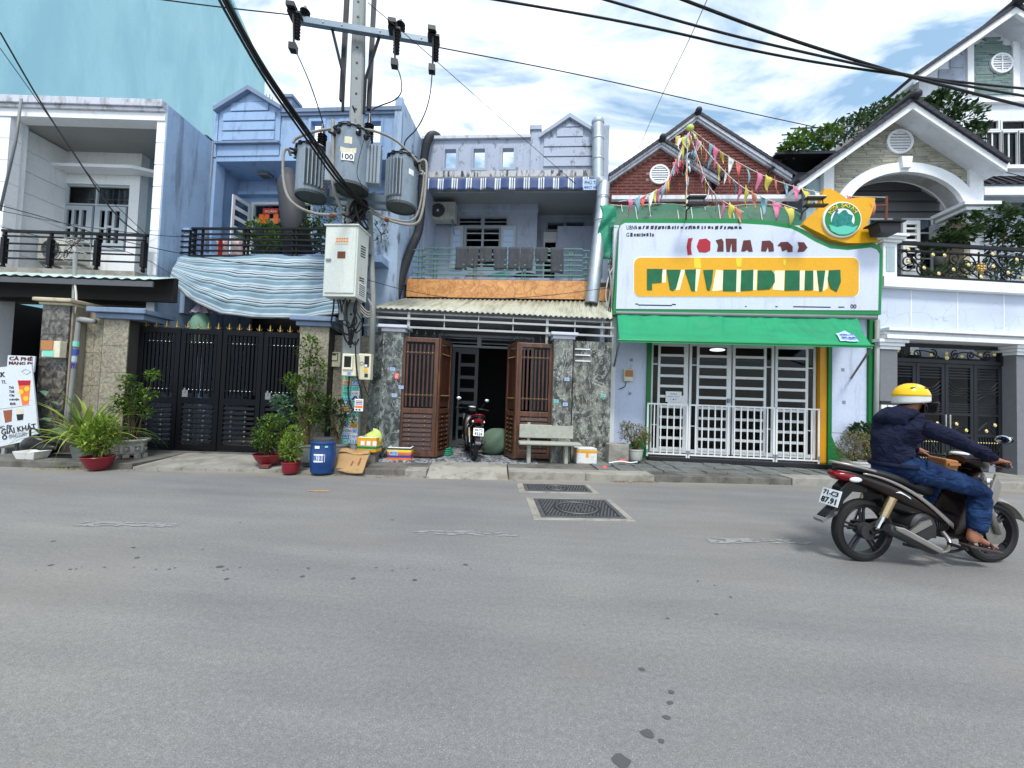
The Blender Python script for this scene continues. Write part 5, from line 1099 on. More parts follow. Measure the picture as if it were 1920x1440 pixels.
def meter(px0,py0,px1,py1,v,label,style):
    fr = ST;a = fr.R(px0,py0,px1,py1,v);t = T('electric_meter',label,'meter box',fr,(a[0],v,a[2]),'electric meter boxes on the walls');w,h = a[1]-a[0],a[3]-a[2]
    O('box',MB().box(a[0],a[1],v,v+.16,a[2],a[3]),'cream',t,bevel=.012)
    if style == 0:
        o = O('window',MB().box(a[0]+w*.15,a[0]+w*.7,v-.006,v-.001,a[2]+h*.42,a[3]-h*.08),'cream',t)
        O('frame',MB().wall(a[0]+w*.13,a[0]+w*.76,a[2]+h*.4,a[3]-h*.06,v-.01,v-.002,[(a[0]+w*.17,a[0]+w*.72,a[2]+h*.44,a[3]-h*.1)]),'ink_black',t);B('counter',t,a[0]+w*.22,a[0]+w*.58,v-.011,v-.007,a[3]-h*.22,a[3]-h*.13,'ink_black')
    elif style == 1:
        O('frame',MB().wall(a[0]+w*.08,a[1]-w*.22,a[2]+h*.28,a[3]-h*.04,v-.03,v-.001,[(a[0]+w*.18,a[1]-w*.34,a[2]+h*.38,a[3]-h*.13)]),'cream',t,bevel=.006);B('glass',t,a[0]+w*.18,a[1]-w*.34,v-.012,v-.008,a[2]+h*.38,a[3]-h*.13,'dim_inside');B('glass_front',t,a[0]+w*.18,a[1]-w*.34,v-.02,v-.017,a[2]+h*.38,a[3]-h*.13,'glass')
        q = O('label',MB().box(a[0]+w*.38,a[0]+w*.68,v-.005,v-.001,a[2]+h*.06,a[2]+h*.2),'paper_blue',t);text(q,'ADE',a[0]+w*.42,a[0]+w*.64,a[2]+h*.08,a[2]+h*.18,v-.007,'ink_blue')
    else:
        B('glass',t,a[0]+w*.5,a[0]+w*.86,v-.01,v-.001,a[2]+h*.5,a[3]-h*.09,'ink_black');B('plate',t,a[0]+w*.54,a[0]+w*.74,v-.014,v-.01,a[2]+h*.5,a[2]+h*.58,'paper');O('seal',MB().lathe([(.04,-.006),(.001,-.008)],(a[0]+w*.64,v,a[2]+h*.36),12,'Y'),'ink_yellow',t);O('ring',MB().torus((a[0]+w*.3,v-.004,a[2]+h*.62),w*.13,.006,16,5),'ink_grey',t);B('switch',t,a[0]+w*.55,a[0]+w*.82,v-.008,v-.001,a[2]+h*.1,a[2]+h*.24,'engine')
meter(619,660,638,688,VG-.0,'small cream meter box on the stained wall left of the pole',0)
meter(641,663,668,705,VG-.72,'cream meter box with a large window strapped on the pole',1)
meter(671,663,695,712,VG-.55,'cream meter box with a round yellow seal, right of the pole',2)
for i,pts in enumerate(([(655,705),(652,740),(660,770),(672,765),(668,740),(660,750)],[(666,640),(668,690),(672,715),(680,745),(672,770),(655,765)],[(680,712),(685,730),(692,745)])):
    cable(smooth([ST.P(a,b,VG-.76) for a,b in pts]),.014-.004*(i == 2),['black cable looping down left under the windowed meter box','long black cable passing between the meter boxes to the pole stickers','short thin black cable under the right meter box'][i],fr=ST,group='black cables below the meter boxes')
cable(smooth([ST.P(616,625,VG-.0),ST.P(610,650,VG-.02),ST.P(612,690,VG-.02),ST.P(622,692,VG-.02)]),.009,'thin black cable feeding the small meter box on the stained wall',fr=ST)
def pole_stickers():
    random.seed(21);pal = ['paper_blue','paper','paper_mint','paper_blue','paper','ink_mint','paper','ink_yellow']
    t = T('sticker_band','layered advert stickers and stencilled numbers wrapped on the lower pole','stickers',PF,(0,-.2,.3));y0 = -.128
    words = ['VAY','5 5 5','VAY','0 506 8','KHOAN','N VAY','24/7','ADE','093','77','506','VAY','0 9 6','7 7']
    rows = 15;k = 0
    for r in range(rows):
        z0 = .42+r*.098
        for c in range(2):
            m_ = random.choice(pal);w = U(.13,.19);x = -.15+c*.15+U(0,.015);d = .0012*(k % 5);x1_ = min(x+w,.145)
            s = O('sticker',MB().box(x,x1_,y0-.004-d,y0-.001-d,z0,z0+U(.07,.095)),m_,t);wd_ = words[k % len(words)]
            text(s,wd_,x+.012,x1_-.012,z0+.012,z0+.06,y0-.005-d,random.choice(('ink_black','ink_black','ink_blue','ink_purple')) if m_ != 'paper_mint' else 'ink_teal',bold=.012,ext=.001);k += 1
    p = T('taped_notice','small orange printed notice hung on the cable beside the pole','notice',ST,ST.P(672,748,VG-.8));a = ST.R(665,748,681,771,VG-.8);O('paper',MB().box(a[0],a[1],VG-.803,VG-.8,a[2],a[3]),'paper',p)
    h = a[3]-a[2];B('print_band',p,a[0]+.01,a[1]-.01,VG-.806,VG-.8035,a[2]+h*.26,a[2]+h*.46,'ink_orange');text(p,'CHO THUÊ',a[0]+.01,a[1]-.01,a[2]+h*.74,a[2]+h*.86,VG-.805,'ink_red') if 0 else None
    for k in range(3): B('print',p,a[0]+.015,a[1]-.015,VG-.806,VG-.8035,a[2]+h*(.55+.13*k),a[2]+h*(.61+.13*k),('ink_blue','ink_black','ink_red')[k])
    for dx in (.25,.6): B('print',p,a[0]+(a[1]-a[0])*dx-.015,a[0]+(a[1]-a[0])*dx+.015,VG-.806,VG-.8035,a[2]+h*.06,a[2]+h*.18,'ink_black')
pole_stickers()
# ------------------------------------------------------------------ grey house (third)
Y3 = 9.6
def house3():
    fr = W;v = Y3;xL = X_(fr,790,300,v);xR = X_(fr,1141,300,v);t = T('grey_house','grey blue two storey house with open balcony above the brown wooden gate','house',fr,(xL+2,v,0));D = 5
    zp = Z_(fr,890,262,v);zs = Z_(fr,960,334,v);zb = Z_(fr,960,322,v)
    xp0,xp1 = X_(fr,995,290,v),X_(fr,1012,290,v);xg1 = X_(fr,1112,290,v)
    holes = [fr.R(834,281,855,317,v),fr.R(888,280,909,316,v),fr.R(942,279,963,315,v)]
    O('parapet',MB().wall(xL,xp0,zb,zp,v,v+.14,holes),'grey_front',t)
    for q in holes: O('opening_frame',MB().wall(q[0]-.06,q[1]+.06,q[2]-.06,q[3]+.06,v-.03,v-.001,[q]),'grey_wall',t)
    O('coping',MB().box(xL,xp0-.01,v-.07,v+.2,zp+.002,zp+.08),'cornice',t);O('pillar',MB().box(xp0,xp1,v-.05,v+.2,zb,Z_(fr,1003,247,v)).box(xp0-.04,xp1+.03,v-.09,v+.24,Z_(fr,1003,246.5,v),Z_(fr,1003,239,v)),'grey_front',t)
    O('pillar',MB().box(X_(fr,1127,290,v),xR,v-.02,v+.25,zb-.6,Z_(fr,1130,236,v)),'grey_wall',t)
    ap = fr.P(1068,217,v);ze = Z_(fr,1060,256,v);c = ap.x
    gb = O('gable',MB().prism([(xp1,zb),(xg1+.25,zb),(xg1+.25,ze),(c,ap.z-.06),(xp1,ze)],v-.0,v+.15),'grey_front',t)
    for s_ in (-1,1):
        e = (xp1-.03 if s_ < 0 else xg1+.2);O('verge',MB().prism([(e,ze-.08),(c,ap.z-.1),(c,ap.z+.0),(e,ze+.02)][::(1 if s_ > 0 else -1)],v-.1,v+.2),'grey_wall',gb)
    z0 = zb+.1;H = ze-z0+.22
    for k in range(4): ins = .1 if k < 3 else .42;B('board',gb,xp1+ins,xg1+.15-ins,v-.035,v-.001,z0+H*k/4+.015,z0+H*(k+1)/4-.012,'grey_front',rot=(-.05,0,0))
    O('board',MB().prism([(xp1+.62,z0+H+.02),(xg1-.34,z0+H+.02),(c,ap.z-.22)],v-.03,v-.001),'grey_front',gb)
    O('weathered_band',MB().box(xL,X_(fr,1110,328,v),v-.06,v+.14,zs,zb-.002),'grey_band',t)
    O('roof',MB().box(xL,xR,v+.16,v+D,zs+.02,zs+.15),'grey_wall',t)
    vb = v+1.25;zf = Z_(fr,930,526,v-.6);zcl = zs-.02
    # back walls: left bay nearer, right bay deeper
    xm = X_(fr,1008,400,vb);vb2 = vb+.75
    wa = fr.R(846,430,966,520,vb);zw1 = Z_(fr,905,427,vb);zt0,zt1 = Z_(fr,905,423,vb),Z_(fr,905,408,vb)
    hl = [(X_(fr,872,470,vb),X_(fr,936,470,vb),zf+.9,zw1),(X_(fr,861,415,vb),X_(fr,902,415,vb),zt0,zt1),(X_(fr,908,415,vb),X_(fr,950,415,vb),zt0,zt1)]
    O('back_wall',MB().wall(xL,xm,zf-.2,zcl,vb,vb+.15,hl),'grey_wall',t)
    O('back_wall',MB().box(xm-.15,xm,vb+.15,vb2+.1,zf-.2,zcl),'grey_wall',t)
    d0,d1 = X_(fr,1018,480,vb2),X_(fr,1106,480,vb2);zd = Z_(fr,1060,436,vb2);q1,q2 = fr.R(1027,418,1057,431,vb2),fr.R(1062,418,1094,431,vb2)
    O('back_wall',MB().wall(xm,xR,zf-.2,zcl,vb2,vb2+.15,[(d0,X_(fr,1060,480,vb2),zf,zd),q1,q2]),'grey_wall',t)
    for q in (q1,q2): f = O('vent_window',MB().wall(q[0]-.05,q[1]+.05,q[2]-.05,q[3]+.05,vb2-.03,vb2-.001,[q]),'window_frame_dim',t)
    O('lintel',MB().box(xL,xm+.02,vb-.03,vb-.001,Z_(fr,900,398,vb),Z_(fr,900,392,vb)),'grey_wall',t);O('lintel',MB().box(xm+.02,xR,vb2-.04,vb2-.001,Z_(fr,1050,409,vb2),Z_(fr,1050,403,vb2)),'grey_wall',t)
    for q in hl[1:]:
        f = O('transom_window',MB().wall(q[0]-.04,q[1]+.04,q[2]-.04,q[3]+.04,vb-.025,vb+.0-.001,[q]),'window_frame_dim',t)
        B('glazing_bar',f,q[0],q[1],vb+.02,vb+.04,(q[2]+q[3])/2-.01,(q[2]+q[3])/2+.012,'window_frame_dim');B('pane',f,q[0],q[1],vb+.08,vb+.086,q[2],q[3],'glass')
    q = hl[0];f = O('window',MB().wall(q[0]-.03,q[1]+.03,q[2]-.03,q[3]+.03,vb-.02,vb+.1,[(q[0]+.02,(q[0]+q[1])/2-.03,q[2]+.02,q[3]-.02),((q[0]+q[1])/2+.03,q[1]-.02,q[2]+.02,q[3]-.02)]),'window_frame_dim',t)
    z = q[3]-.15
    while z > q[2]: B('glazing_bar',f,q[0],q[1],vb+.03,vb+.05,z-.014,z+.014,'window_frame');z -= .2
    for s_ in (0,1):                # shutters opened flat against the wall
        a,b = (X_(fr,845,470,vb),X_(fr,868,470,vb)) if s_ == 0 else (X_(fr,939,470,vb),X_(fr,966,470,vb));sh = O('shutter',MB().wall(a,b,q[2],q[3]+.02,vb-.07,vb-.03,[(a+.07,b-.07,q[2]+.1,q[3]-.08)]),'window_frame',t)
        for k in range(5): z = q[2]+.2+(q[3]-q[2]-.3)*k/5;B('slat',sh,a+.07,b-.07,vb-.06,vb-.04,z,z+.04,'window_frame')
        B('shutter_glass',sh,a+.07,b-.07,vb-.055,vb-.05,q[2]+.1,q[3]-.08,'paper_blue')
    O('door_screen',MB().wall(d0,X_(fr,1045,480,vb2),zf,zd,vb2-.05,vb2-.01,[(d0+.05,X_(fr,1041,480,vb2),zd-.55-.3*k,zd-.32-.3*k) for k in range(5)]),'white_metal',t)
    O('board_panel',MB().box(X_(fr,1043,480,vb2),d1+.1,vb2-.4,vb2-.36,zf,zd+.02),'grey_wall',t)
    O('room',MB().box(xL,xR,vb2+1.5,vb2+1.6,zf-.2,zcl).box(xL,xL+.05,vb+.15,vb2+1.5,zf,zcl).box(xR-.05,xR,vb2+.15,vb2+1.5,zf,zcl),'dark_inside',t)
    O('ceiling',MB().box(xL,xR,v+.145,vb2+1.5,zcl-.0,zcl+.03),'soffit',t);O('side_wall',MB().box(xR-.14,xR,v+.26,v+D,0,zs),'grey_wall',t);O('side_wall',MB().box(xL-.0,xL+.1,v+.15,vb,zf,zs-.05),'grey_wall',t)
    vB = v-.95;O('floor',MB().box(xL,xR,vB+.1,vb2+1.5,zf-.2,zf),'grey_wall',t)
    # orange marble band below the railing
    b = fr.R(762,525,1106,559,vB);tb = O('marble_band',MB().box(b[0],b[1],vB+.013,vB+.12,b[2],b[3]-.004),'joint',t);n = 5
    for k in range(n): B('slab',tb,b[0]+(b[1]-b[0])*k/n+.004,b[0]+(b[1]-b[0])*(k+1)/n-.0,vB,vB+.012,b[2]+.003,b[3],'orange_marble')
    B('slab',tb,X_(fr,1122,540,vB),X_(fr,1145,540,vB),vB+.1,vB+.15,b[2]+.003,b[3],'orange_marble')
    # teal balcony railing
    r = T('balcony_railing','green grey steel railing with cloths drying on it, above the orange band','railing',fr,(b[0],vB,b[3]));vr = vB+.03;zt = Z_(fr,930,466,vr);z0 = b[3]+.01
    xa,xb = X_(fr,795,490,vr),X_(fr,1092,490,vr)
    for k,u in enumerate((0,.2,.36,.52,.68,.84)): z = zt-(zt-z0)*u;B('rail',r,xa-(.05 if k % 2 else 0),xb,vr-.014,vr+.014,z-.014,z+.014,'teal_rail')
    for px in (813,819,888,893,980,985,1068,1073): xx = X_(fr,px,490,vr);B('post',r,xx-.012,xx+.012,vr+.015,vr+.03,z0,zt,'teal_rail')
    for k,u in enumerate((.03,.25,.42,.6,.78,.95)):
        z = zt-(zt-z0)*u;B('rail',r,X_(fr,772,490,vr),xa+.02,vr+.03,vr+.055,z-.012,z+.012,'teal_rail');B('rail',r,xb-.02,X_(fr,1107,490,vr),vr+.03,vr+.055,z-.012,z+.012,'teal_rail')
    for px in (783,790,1099): xx = X_(fr,px,490,vr);B('post',r,xx-.012,xx+.012,vr+.056,vr+.07,z0,zt,'teal_rail')
    # drying cloths, one by one
    for i,(l,r_,bt,w_) in enumerate(((854,876,506,'first from the left'),(877,897,502,'second from the left, creased'),(900,923,493,'third from the left, short'),(925,950,506,'fourth from the left, with pale folds'),(953,974,506,'fifth from the left'),(976,1000,506,'sixth from the left'),(1004,1027,493,'seventh from the left, short'),(1032,1056,513,'rightmost and longest'))):
        a,c_ = X_(fr,l,485,vr),X_(fr,r_,485,vr);zb_ = Z_(fr,(l+r_)/2,bt,vr);mb = MB();ph = i*1.7
        mb.grid(lambda u,s: (a+(c_-a)*u+.01*math.sin(s*3+ph),(vr-.03-.02*math.sin(u*7+ph)*s-.012*math.sin(u*15+ph*2)) if s < .93 else vr+.03,(zt+.02-(zt-zb_)*(s/.93 if s < .93 else 0)) if s < .93 else zt+.02-.06),12,14)
        zz0 = zt+.02
        mb = MB();mb.grid(lambda u,s: (a+(c_-a)*u+.012*math.sin(s*3+ph),vr-.025-.02*math.sin(u*7+ph)*s-.01*math.sin(u*15+ph*2)*s,zz0-(zz0-zb_)*s+.01*math.sin(u*5+ph)*s),12,10)
        mb.grid(lambda u,s: (a+(c_-a)*u,vr-.025+.05*s,zz0+.012*math.sin(math.pi*s)),12,4);mb.grid(lambda u,s: (a+(c_-a)*u,vr+.025,zz0-.3*s),4,3)
        O('drying_cloth',mb,'cloth_dark',fr=fr,base=(a,vr,zb_),label='dark grey cloth on the teal railing, '+w_,cat='cloth',group='dark cloths drying on the balcony railing',smooth=True,solid=.006)
    for i in range(3):
        p = fr.P(895+i*45,519,vr+.3);O('piled_cloth',MB().ball((p.x,p.y,p.z+.02),(.3,.12,.08),14,8),['cloth_pink','paper_mint','cloth_dark'][i],fr=fr,base=p,label=['pink grey cloth heap on the balcony floor behind the railing','mint cloth heap in the middle of the balcony floor','dark cloth heap on the balcony floor, right of the mint one'][i],cat='cloth',group='cloth heaps on the balcony floor',smooth=True)
    q = fr.R(803,378,853,411,vb-.42);ac_unit(fr,q[0],q[1],q[2],q[3],vb-.42,'beige air conditioner unit on the grey house wall under the valance')
    # striped valance
    vv = v-.28;a = fr.R(790,335,1127,357,vv);va = T('striped_valance','blue and white striped awning valance over the grey house balcony','awning',fr,(a[0],vv,a[2]))
    uvgrid('cloth',lambda u,s: Vector((a[0]-.08+(a[1]-a[0]+.08)*u,vv-.03+.02*math.sin(u*60)-.02*s,a[3]-(a[3]-a[2])*s+.012*math.sin(u*70)*s)),110,5,a[1]-a[0]+.08,.3,'valance_stripes',va)
    O('cassette',MB().box(a[0],a[1]-.05,vv-.0,vv+.12,a[3]-.02,a[3]+.06),'grey_metal',va);O('roller',MB().tube([(a[0]+.4,vv+.06,a[2]+.0),(a[0]+1.9,vv+.06,a[2]+.0)],.03,8),'grey_metal',va);O('roller',MB().tube([(a[0]+2.4,vv+.06,a[2]+.0),(a[0]+4.2,vv+.06,a[2]+.0)],.03,8),'grey_metal',va)
    s = fr.R(1094,336,1125,356,vv-.07);bd = O('advert_patch',MB().box(s[0],s[1],vv-.07,vv-.06,s[2],s[3]),'paper_blue',va);h = s[3]-s[2];text(bd,'PHÚ TÀI',s[0]+.03,s[1]-.03,s[3]-h*.48,s[3]-h*.08,vv-.072,'ink_black',bold=.01);text(bd,'0907 484',s[0]+.04,s[1]-.04,s[2]+h*.1,s[2]+h*.36,vv-.072,'ink_blue')
    # ducts
    d = T('steel_duct','shiny galvanised exhaust duct running down the right side of the grey house','duct',fr,fr.P(1110,570,vB-.15));p = [fr.P(1132,345,vv-.2),fr.P(1128,400,vv-.3),fr.P(1118,490,vB-.2),fr.P(1109,568,vB-.22)]
    O('lower_duct',MB().tube(p,.145,18),'galvanised',d,smooth=30)
    for f in (.12,.33,.55,.78): c_ = p[0].lerp(p[3],f);O('collar',MB().lathe([(.15,-.02),(.156,0),(.15,.02)],(c_.x+.012,c_.y,c_.z),20,cap=False),'galvanised',d)
    O('upper_duct',MB().tube([fr.P(1121,345,v-.2),fr.P(1121,232,v-.2)],.14,18),'galvanised',d,smooth=30);O('cowl',MB().ball(fr.P(1121,230,v-.2),(.16,.16,.13),18,10),'galvanised',d,smooth=True);O('elbow',MB().tube(smooth([fr.P(1121,340,v-.2),fr.P(1128,344,v-.3),fr.P(1132,350,vv-.25)]),.145,16),'galvanised',d,smooth=30)
    for py in (262,300): c_ = fr.P(1121,py,v-.2);O('collar',MB().lathe([(.145,-.02),(.152,0),(.145,.02)],c_,20,cap=False),'galvanised',d)
    d = T('flexible_duct','black flexible duct climbing the corner between the blue and grey houses','duct',fr,fr.P(745,555,vB));pts = smooth([fr.P(742,562,vB-.1),fr.P(752,520,vB-.1),fr.P(772,462,vB+.1),fr.P(788,430,v-.3),fr.P(792,340,v-.3),fr.P(796,285,v-.25),fr.P(803,258,v-.2),fr.P(812,252,v+.1),fr.P(820,256,v+.5)],3)
    L = [0]
    for i in range(1,len(pts)): L.append(L[-1]+(pts[i]-pts[i-1]).length)
    dense = [];rr = [];step = .022;i = 0;s_ = 0
    while s_ < L[-1]:
        while L[i+1] < s_: i += 1
        dense.append(pts[i].lerp(pts[i+1],(s_-L[i])/(L[i+1]-L[i])));rr.append(.105 if len(dense) % 2 else .09);s_ += step
    O('hose',MB().tube(dense,rr,16),'duct_black',d,smooth=30);O('joint_band',MB().lathe([(.135,-.03),(.135,.03)],fr.P(793,330,v-.3),16,cap=False),'galvanised',d)
    cable(smooth([fr.P(1150,500,vB-.2),fr.P(1140,520,vB-.25),fr.P(1134,560,vB-.3),fr.P(1146,590,vB-.35)]),.014,'pale cable bundle hanging between the steel duct and the green sign','sweat_white',fr=fr)
    return t,xL,xR,vB,b,zf
H3 = house3()
def front3():
    t0,xL,xR,vB,bnd,zf = H3;fr = ST;v = VG
    # corrugated awning
    A = [W.P(760,560,vB+.02),W.P(1146,566,vB+.02)];Fp = [ST.P(690,574,VG-.05),ST.P(1146,600,VG-.05)]
    aw = T('corrugated_awning','pale corrugated metal awning over the wooden gate','awning',fr,Fp[0])
    def cv(p): w = W.w(p) if False else p;return w
    def toS(p): q = Vector((p.x*fr.c+p.y*fr.s,-p.x*fr.s+p.y*fr.c,p.z));return q
    b0,b1 = toS(A[0]),toS(A[1]);f0,f1 = Fp;b0.z = b1.z = (b0.z+b1.z)/2;f0.z = f1.z = (f0.z+f1.z)/2;n = 46;xs_ = (f0.x,f1.x)
    nsh = 6
    for s_ in range(nsh):
        u0,u1 = s_/nsh,(s_+1)/nsh
        def fn(u,w):
            uu = u0+(u1-u0)*u+(.004 if u > .99 else 0);p = f0.lerp(f1,uu).lerp(b0.lerp(b1,uu),w);ph = uu*n*6.283;p.z += .016*math.sin(ph)*(1)+.004*(s_ % 2);return p
        O('sheet',MB().grid(fn,64,3),'corrugated',aw,smooth=True,solid=.003)
    O('purlin',MB().tube([f0+Vector((0,.12,-.05)),f1+Vector((0,.12,-.05))],.02,6),'steel_rail',aw)
    # rail frame above the gate
    r = T('rail_frame','pale welded steel rail frame above the wooden gate','rail frame',fr,ST.P(690,600,v));za,zb_ = Z_(fr,910,604,v),Z_(fr,910,620,v);xa,xb = X_(fr,680,600,v),X_(fr,1150,620,v)
    for z in (za,zb_): B('rail',r,xa,xb,v-.02,v+.02,z-.02,z+.02,'steel_rail')
    zc = f0.z-.03
    for px,w_ in ((691,.04),(702,.02),(766,.05),(833,.02),(897,.02),(962,.02),(1026,.05),(1078,.02),(1129,.02),(1146,.03)): xx = X_(fr,px,610,v+.03);B('upright',r,xx-w_/2,xx+w_/2,v+.021,v+.021+w_,zb_-.02 if w_ < .04 else zb_-.2,zc-.01,'steel_rail')
    # granite walls and pillars
    pv = v-.22
    def gp(px0,px1,pyt,v_,dpt,label,mat,cap,nz=5,nx=1,name='pillar'):
        a = fr.R(px0,pyt,px1,860,v_);z1 = a[3];q = T('granite_'+name,label,name,fr,((a[0]+a[1])/2,v_,.1));tilewall(q,fr,a[0],a[1],.1,z1,v_,v_+dpt,nx,nz,mat,'stone_back')
        if cap: O('cap',MB().box(a[0]-.03,a[1]+.03,v_-.03,v_+dpt,z1+.001,z1+.07).box(a[0]-.08,a[1]+.08,v_-.09,v_+dpt+.03,z1+.072,z1+.13),'cap_white',q,bevel=.01)
        return a
    gp(681,714,622,v+.05,.2,'dark green granite wall strip between the concrete pole and the capped pillar','granite',0,name='wall')
    a = gp(713,752,622,pv,.4,'green granite pillar with a white cap, left of the wooden gate','granite',1)
    b = gp(1036,1072,636,pv,.4,'green granite pillar with a white cap, right of the wooden gate','granite_warm',1)
    c = gp(1073,1145,640,v-.02,.2,'green granite wall of tall veined slabs behind the white foam box','granite_warm',0,5,2,name='wall')
    zz = [654,665,676]
    for i,py in enumerate(zz): q = fr.R(1078,py,1107,py+2,v-.04);O('rod',MB().box(q[0],q[1],v-.05,v-.021,q[2],q[3]+.004),'white_metal',fr=fr,base=(q[0],v,q[2]),label=['upper','middle','lower'][i]+' short white metal strip fixed on the right granite wall',cat='metal strip',group='white strips on the granite wall')
    for px,py,m_,p_ in ((736,692,'paper_blue',pv),(744,705,'red_paper',pv),(752,726,'paper_blue',pv),(739,741,'paper_blue',pv),(1063,711,'paper_blue',pv),(1043,752,'paper_mint',pv),(1060,758,'paper_blue',pv),(1131,742,'paper_mint',v-.02)):
        q = fr.R(px-4.5,py-(6 if m_ == 'red_paper' else 3),px+4.5,py+(6 if m_ == 'red_paper' else 3),p_-.006)
        s = O('wall_sticker',MB().box(q[0],q[1],p_-.006,p_-.002,q[2],q[3]),m_,fr=fr,base=(q[0],p_,q[2]),label={736: 'pale blue sticker high on the left granite pillar above the red one',744: 'red and white sticker on the left granite pillar edge',752: 'pale blue sticker beside the left wooden gate frame',739: 'small pale sticker low on the left granite pillar',1063: 'pale blue sticker highest on the right granite pillar',1043: 'small mint sticker on the right granite pillar near its left edge',1060: 'pale blue sticker low on the right granite pillar',1131: 'round mint sticker on the far right granite wall slab'}[px],cat='sticker',group='advert stickers on the granite')
        text(s,'0907' if m_ != 'red_paper' else 'VAY',q[0]+.012,q[1]-.012,q[2]+.01,q[3]-.012,p_-.007,'ink_blue' if m_ != 'red_paper' else 'ink_white',ext=.0008)
    # folding wooden gate leaves
    zt,zb2 = Z_(fr,900,640,v),.17
    stud = mesh_of('brass_stud',MB().ball((0,0,0),(.014,.009,.014),7,5),'gold',True)
    sp = MB();sp.lathe([(.01,0),(.012,.05),(.022,.07),(.012,.09),(.0,.16)],n=7);sp.tube([(-.045,0,.05),(0,0,.03),(.045,0,.05)],.006,5);spk = mesh_of('spike',sp,'gate_gray',40)
    g = T('wooden_gate','brown wooden folding gate standing open, spikes on top, with studded slats','gate',fr,((X_(fr,820,850,v)+X_(fr,968,850,v))/2,v,.13))
    def leafp(p,q,mats=('wood','wood'),nb=7):
        # p,q: (x,v) ends of a leaf in the street frame; the leaf is built along +x and turned into place
        d = Vector((q[0]-p[0],q[1]-p[1]));L = d.length;an = math.atan2(d.y,d.x);base,frr = ORG[g.name];f = .075
        mb = MB().wall(0,L,zb2,zt,-.025,.025,[(f,L-f,zb2+.1,zb2+.36*(zt-zb2)),(f,L-f,zb2+.36*(zt-zb2)+.1,zt-.09)])
        me = mesh_of('gate_leaf',mb,mats[0]);o = bpy.data.objects.new('gate_leaf',me);S.collection.objects.link(o);o.parent = g;o.location = Vector((p[0],p[1],0))-base;o.rotation_euler = (0,0,an);ORG[o.name] = (Vector((0,0,0)),frr)
        md = o.modifiers.new('bevel','BEVEL');md.width = .008;md.segments = 2
        zm = zb2+.36*(zt-zb2);za_ = zm+.1;zd_ = zt-.09
        for k in range(nb):
            xx = f+(L-2*f)*(k+.5)/nb;hw = min(.017,(L-2*f)/nb*.3);B('bar',o,xx-hw,xx+hw,-.014,.014,za_+.03,zd_-.04,'wood_dark')
            for z in (za_+.2*(zd_-za_),zd_-.16*(zd_-za_)): I(stud,'stud',o,(xx,-.03,z))
        for z in (za_+.2*(zd_-za_),zd_-.16*(zd_-za_)): B('cross_rail',o,f,L-f,-.024,-.0145,z-.02,z+.02,'wood_dark')
        nl = 8;z0_,z1_ = zb2+.11,zm-.01
        for k in range(nl):
            z = z0_+(z1_-z0_)*k/nl;h = (z1_-z0_)/nl;B('slat',o,f+.005,L-f-.005,-.02,.014,z+.006,z+h*.86,'wood_dark',rot=(-.3,0,0))
            for u in (.22,.75): I(stud,'stud',o,(f+(L-2*f)*u,-.036,z+h*.45))
        for u in (.28,.72): B('strap',o,f+(L-2*f)*u-.02,f+(L-2*f)*u+.02,.0,.02,z0_,z1_,'wood_dark')
        for k in range(4 if L > .5 else 3): I(spk,'spike',o,(L*(k+.6)/4.2,0,zt))
    vl = v-.16
    xA,xB_ = X_(fr,750,750,vl),X_(fr,819,750,vl);xC = X_(fr,843,750,vl+.62)
    leafp((xA,vl),(xB_,vl));leafp((xB_+.015,vl),(xC,vl+.6))
    xD,xE,xF_ = X_(fr,1036,750,vl),X_(fr,970,750,vl),X_(fr,950,750,vl+.5)
    leafp((xE,vl+.1),(xD,vl+.1));leafp((xF_,vl+.5),(xE-.015,vl))
    # interior: room, inner grille door, bag
    x0,x1 = X_(fr,700,800,v+.3),X_(fr,1120,800,v+.3);vi = v+1.5
    rm = T('entrance_room','dark entrance room behind the open wooden gate','room',fr,(x0,vi,.13));zc2 = 3.0
    O('side_wall',MB().box(x0-.1,x0,v+.3,v+5,.13,zc2),'grey_wall',rm);O('side_wall',MB().box(x1,x1+.1,v+.3,v+5,.13,zc2),'grey_wall',rm);O('ceiling',MB().box(x0-.1,x1+.1,v+.25,v+5,zc2+.002,zc2+.1),'grey_wall',rm)
    e0,e1,e2,e3 = X_(fr,843,700,vi),X_(fr,898,700,vi),X_(fr,949,700,vi),X_(fr,1000,700,vi);zh = Z_(fr,900,652,vi);zh2 = Z_(fr,900,628,vi)
    O('front_wall',MB().wall(x0,x1,.13,zc2,vi,vi+.12,[(e0-.3,e3,.13,zh2)]),'dim_inside',rm);O('back_wall',MB().box(x0,x1,v+4.4,v+4.5,.13,zc2),'dark_inside',rm)
    dr = T('grille_door','grey inner door with barred lights behind the parked scooter','door',fr,(e0,vi,.13));f = MB().wall(e0-.3,e3,.13,zh2,vi+.02,vi+.09,[(e0-.24,(e0+e2)/2-.05,zh+.05,zh2-.06),((e0+e2)/2+.05,e3-.06,zh+.05,zh2-.06),(e0-.24,e0-.02,.13,zh),(e0+.04,e3-.06,.13,zh)]);O('frame',f,'window_frame_dim',dr)
    for k in range(3): B('transom_bar',dr,e0-.24,e3-.06,vi+.03,vi+.05,zh+.1+.1*k,zh+.12+.1*k,'window_frame_dim')
    lf = O('door_leaf',MB().wall(e0+.05,e1-.02,.15,zh-.02,vi-.0,vi+.03,[(e0+.12,e0+.2,.3,zh-.12)]+[(e0+.25,e1-.1,zh-.38-.3*k,zh-.16-.3*k) for k in range(7)]),'dim_inside',dr)  # leaf coloured darker to carry the shade of the doorway
    bg_ = fr.G(925,838,.136);bag = T('cloth_sack','large grey green sack slumped against the right wooden gate leaf','sack',fr,(bg_.x,v+.5,.136))
    mb = MB();cx_ = X_(fr,925,820,v+.55)
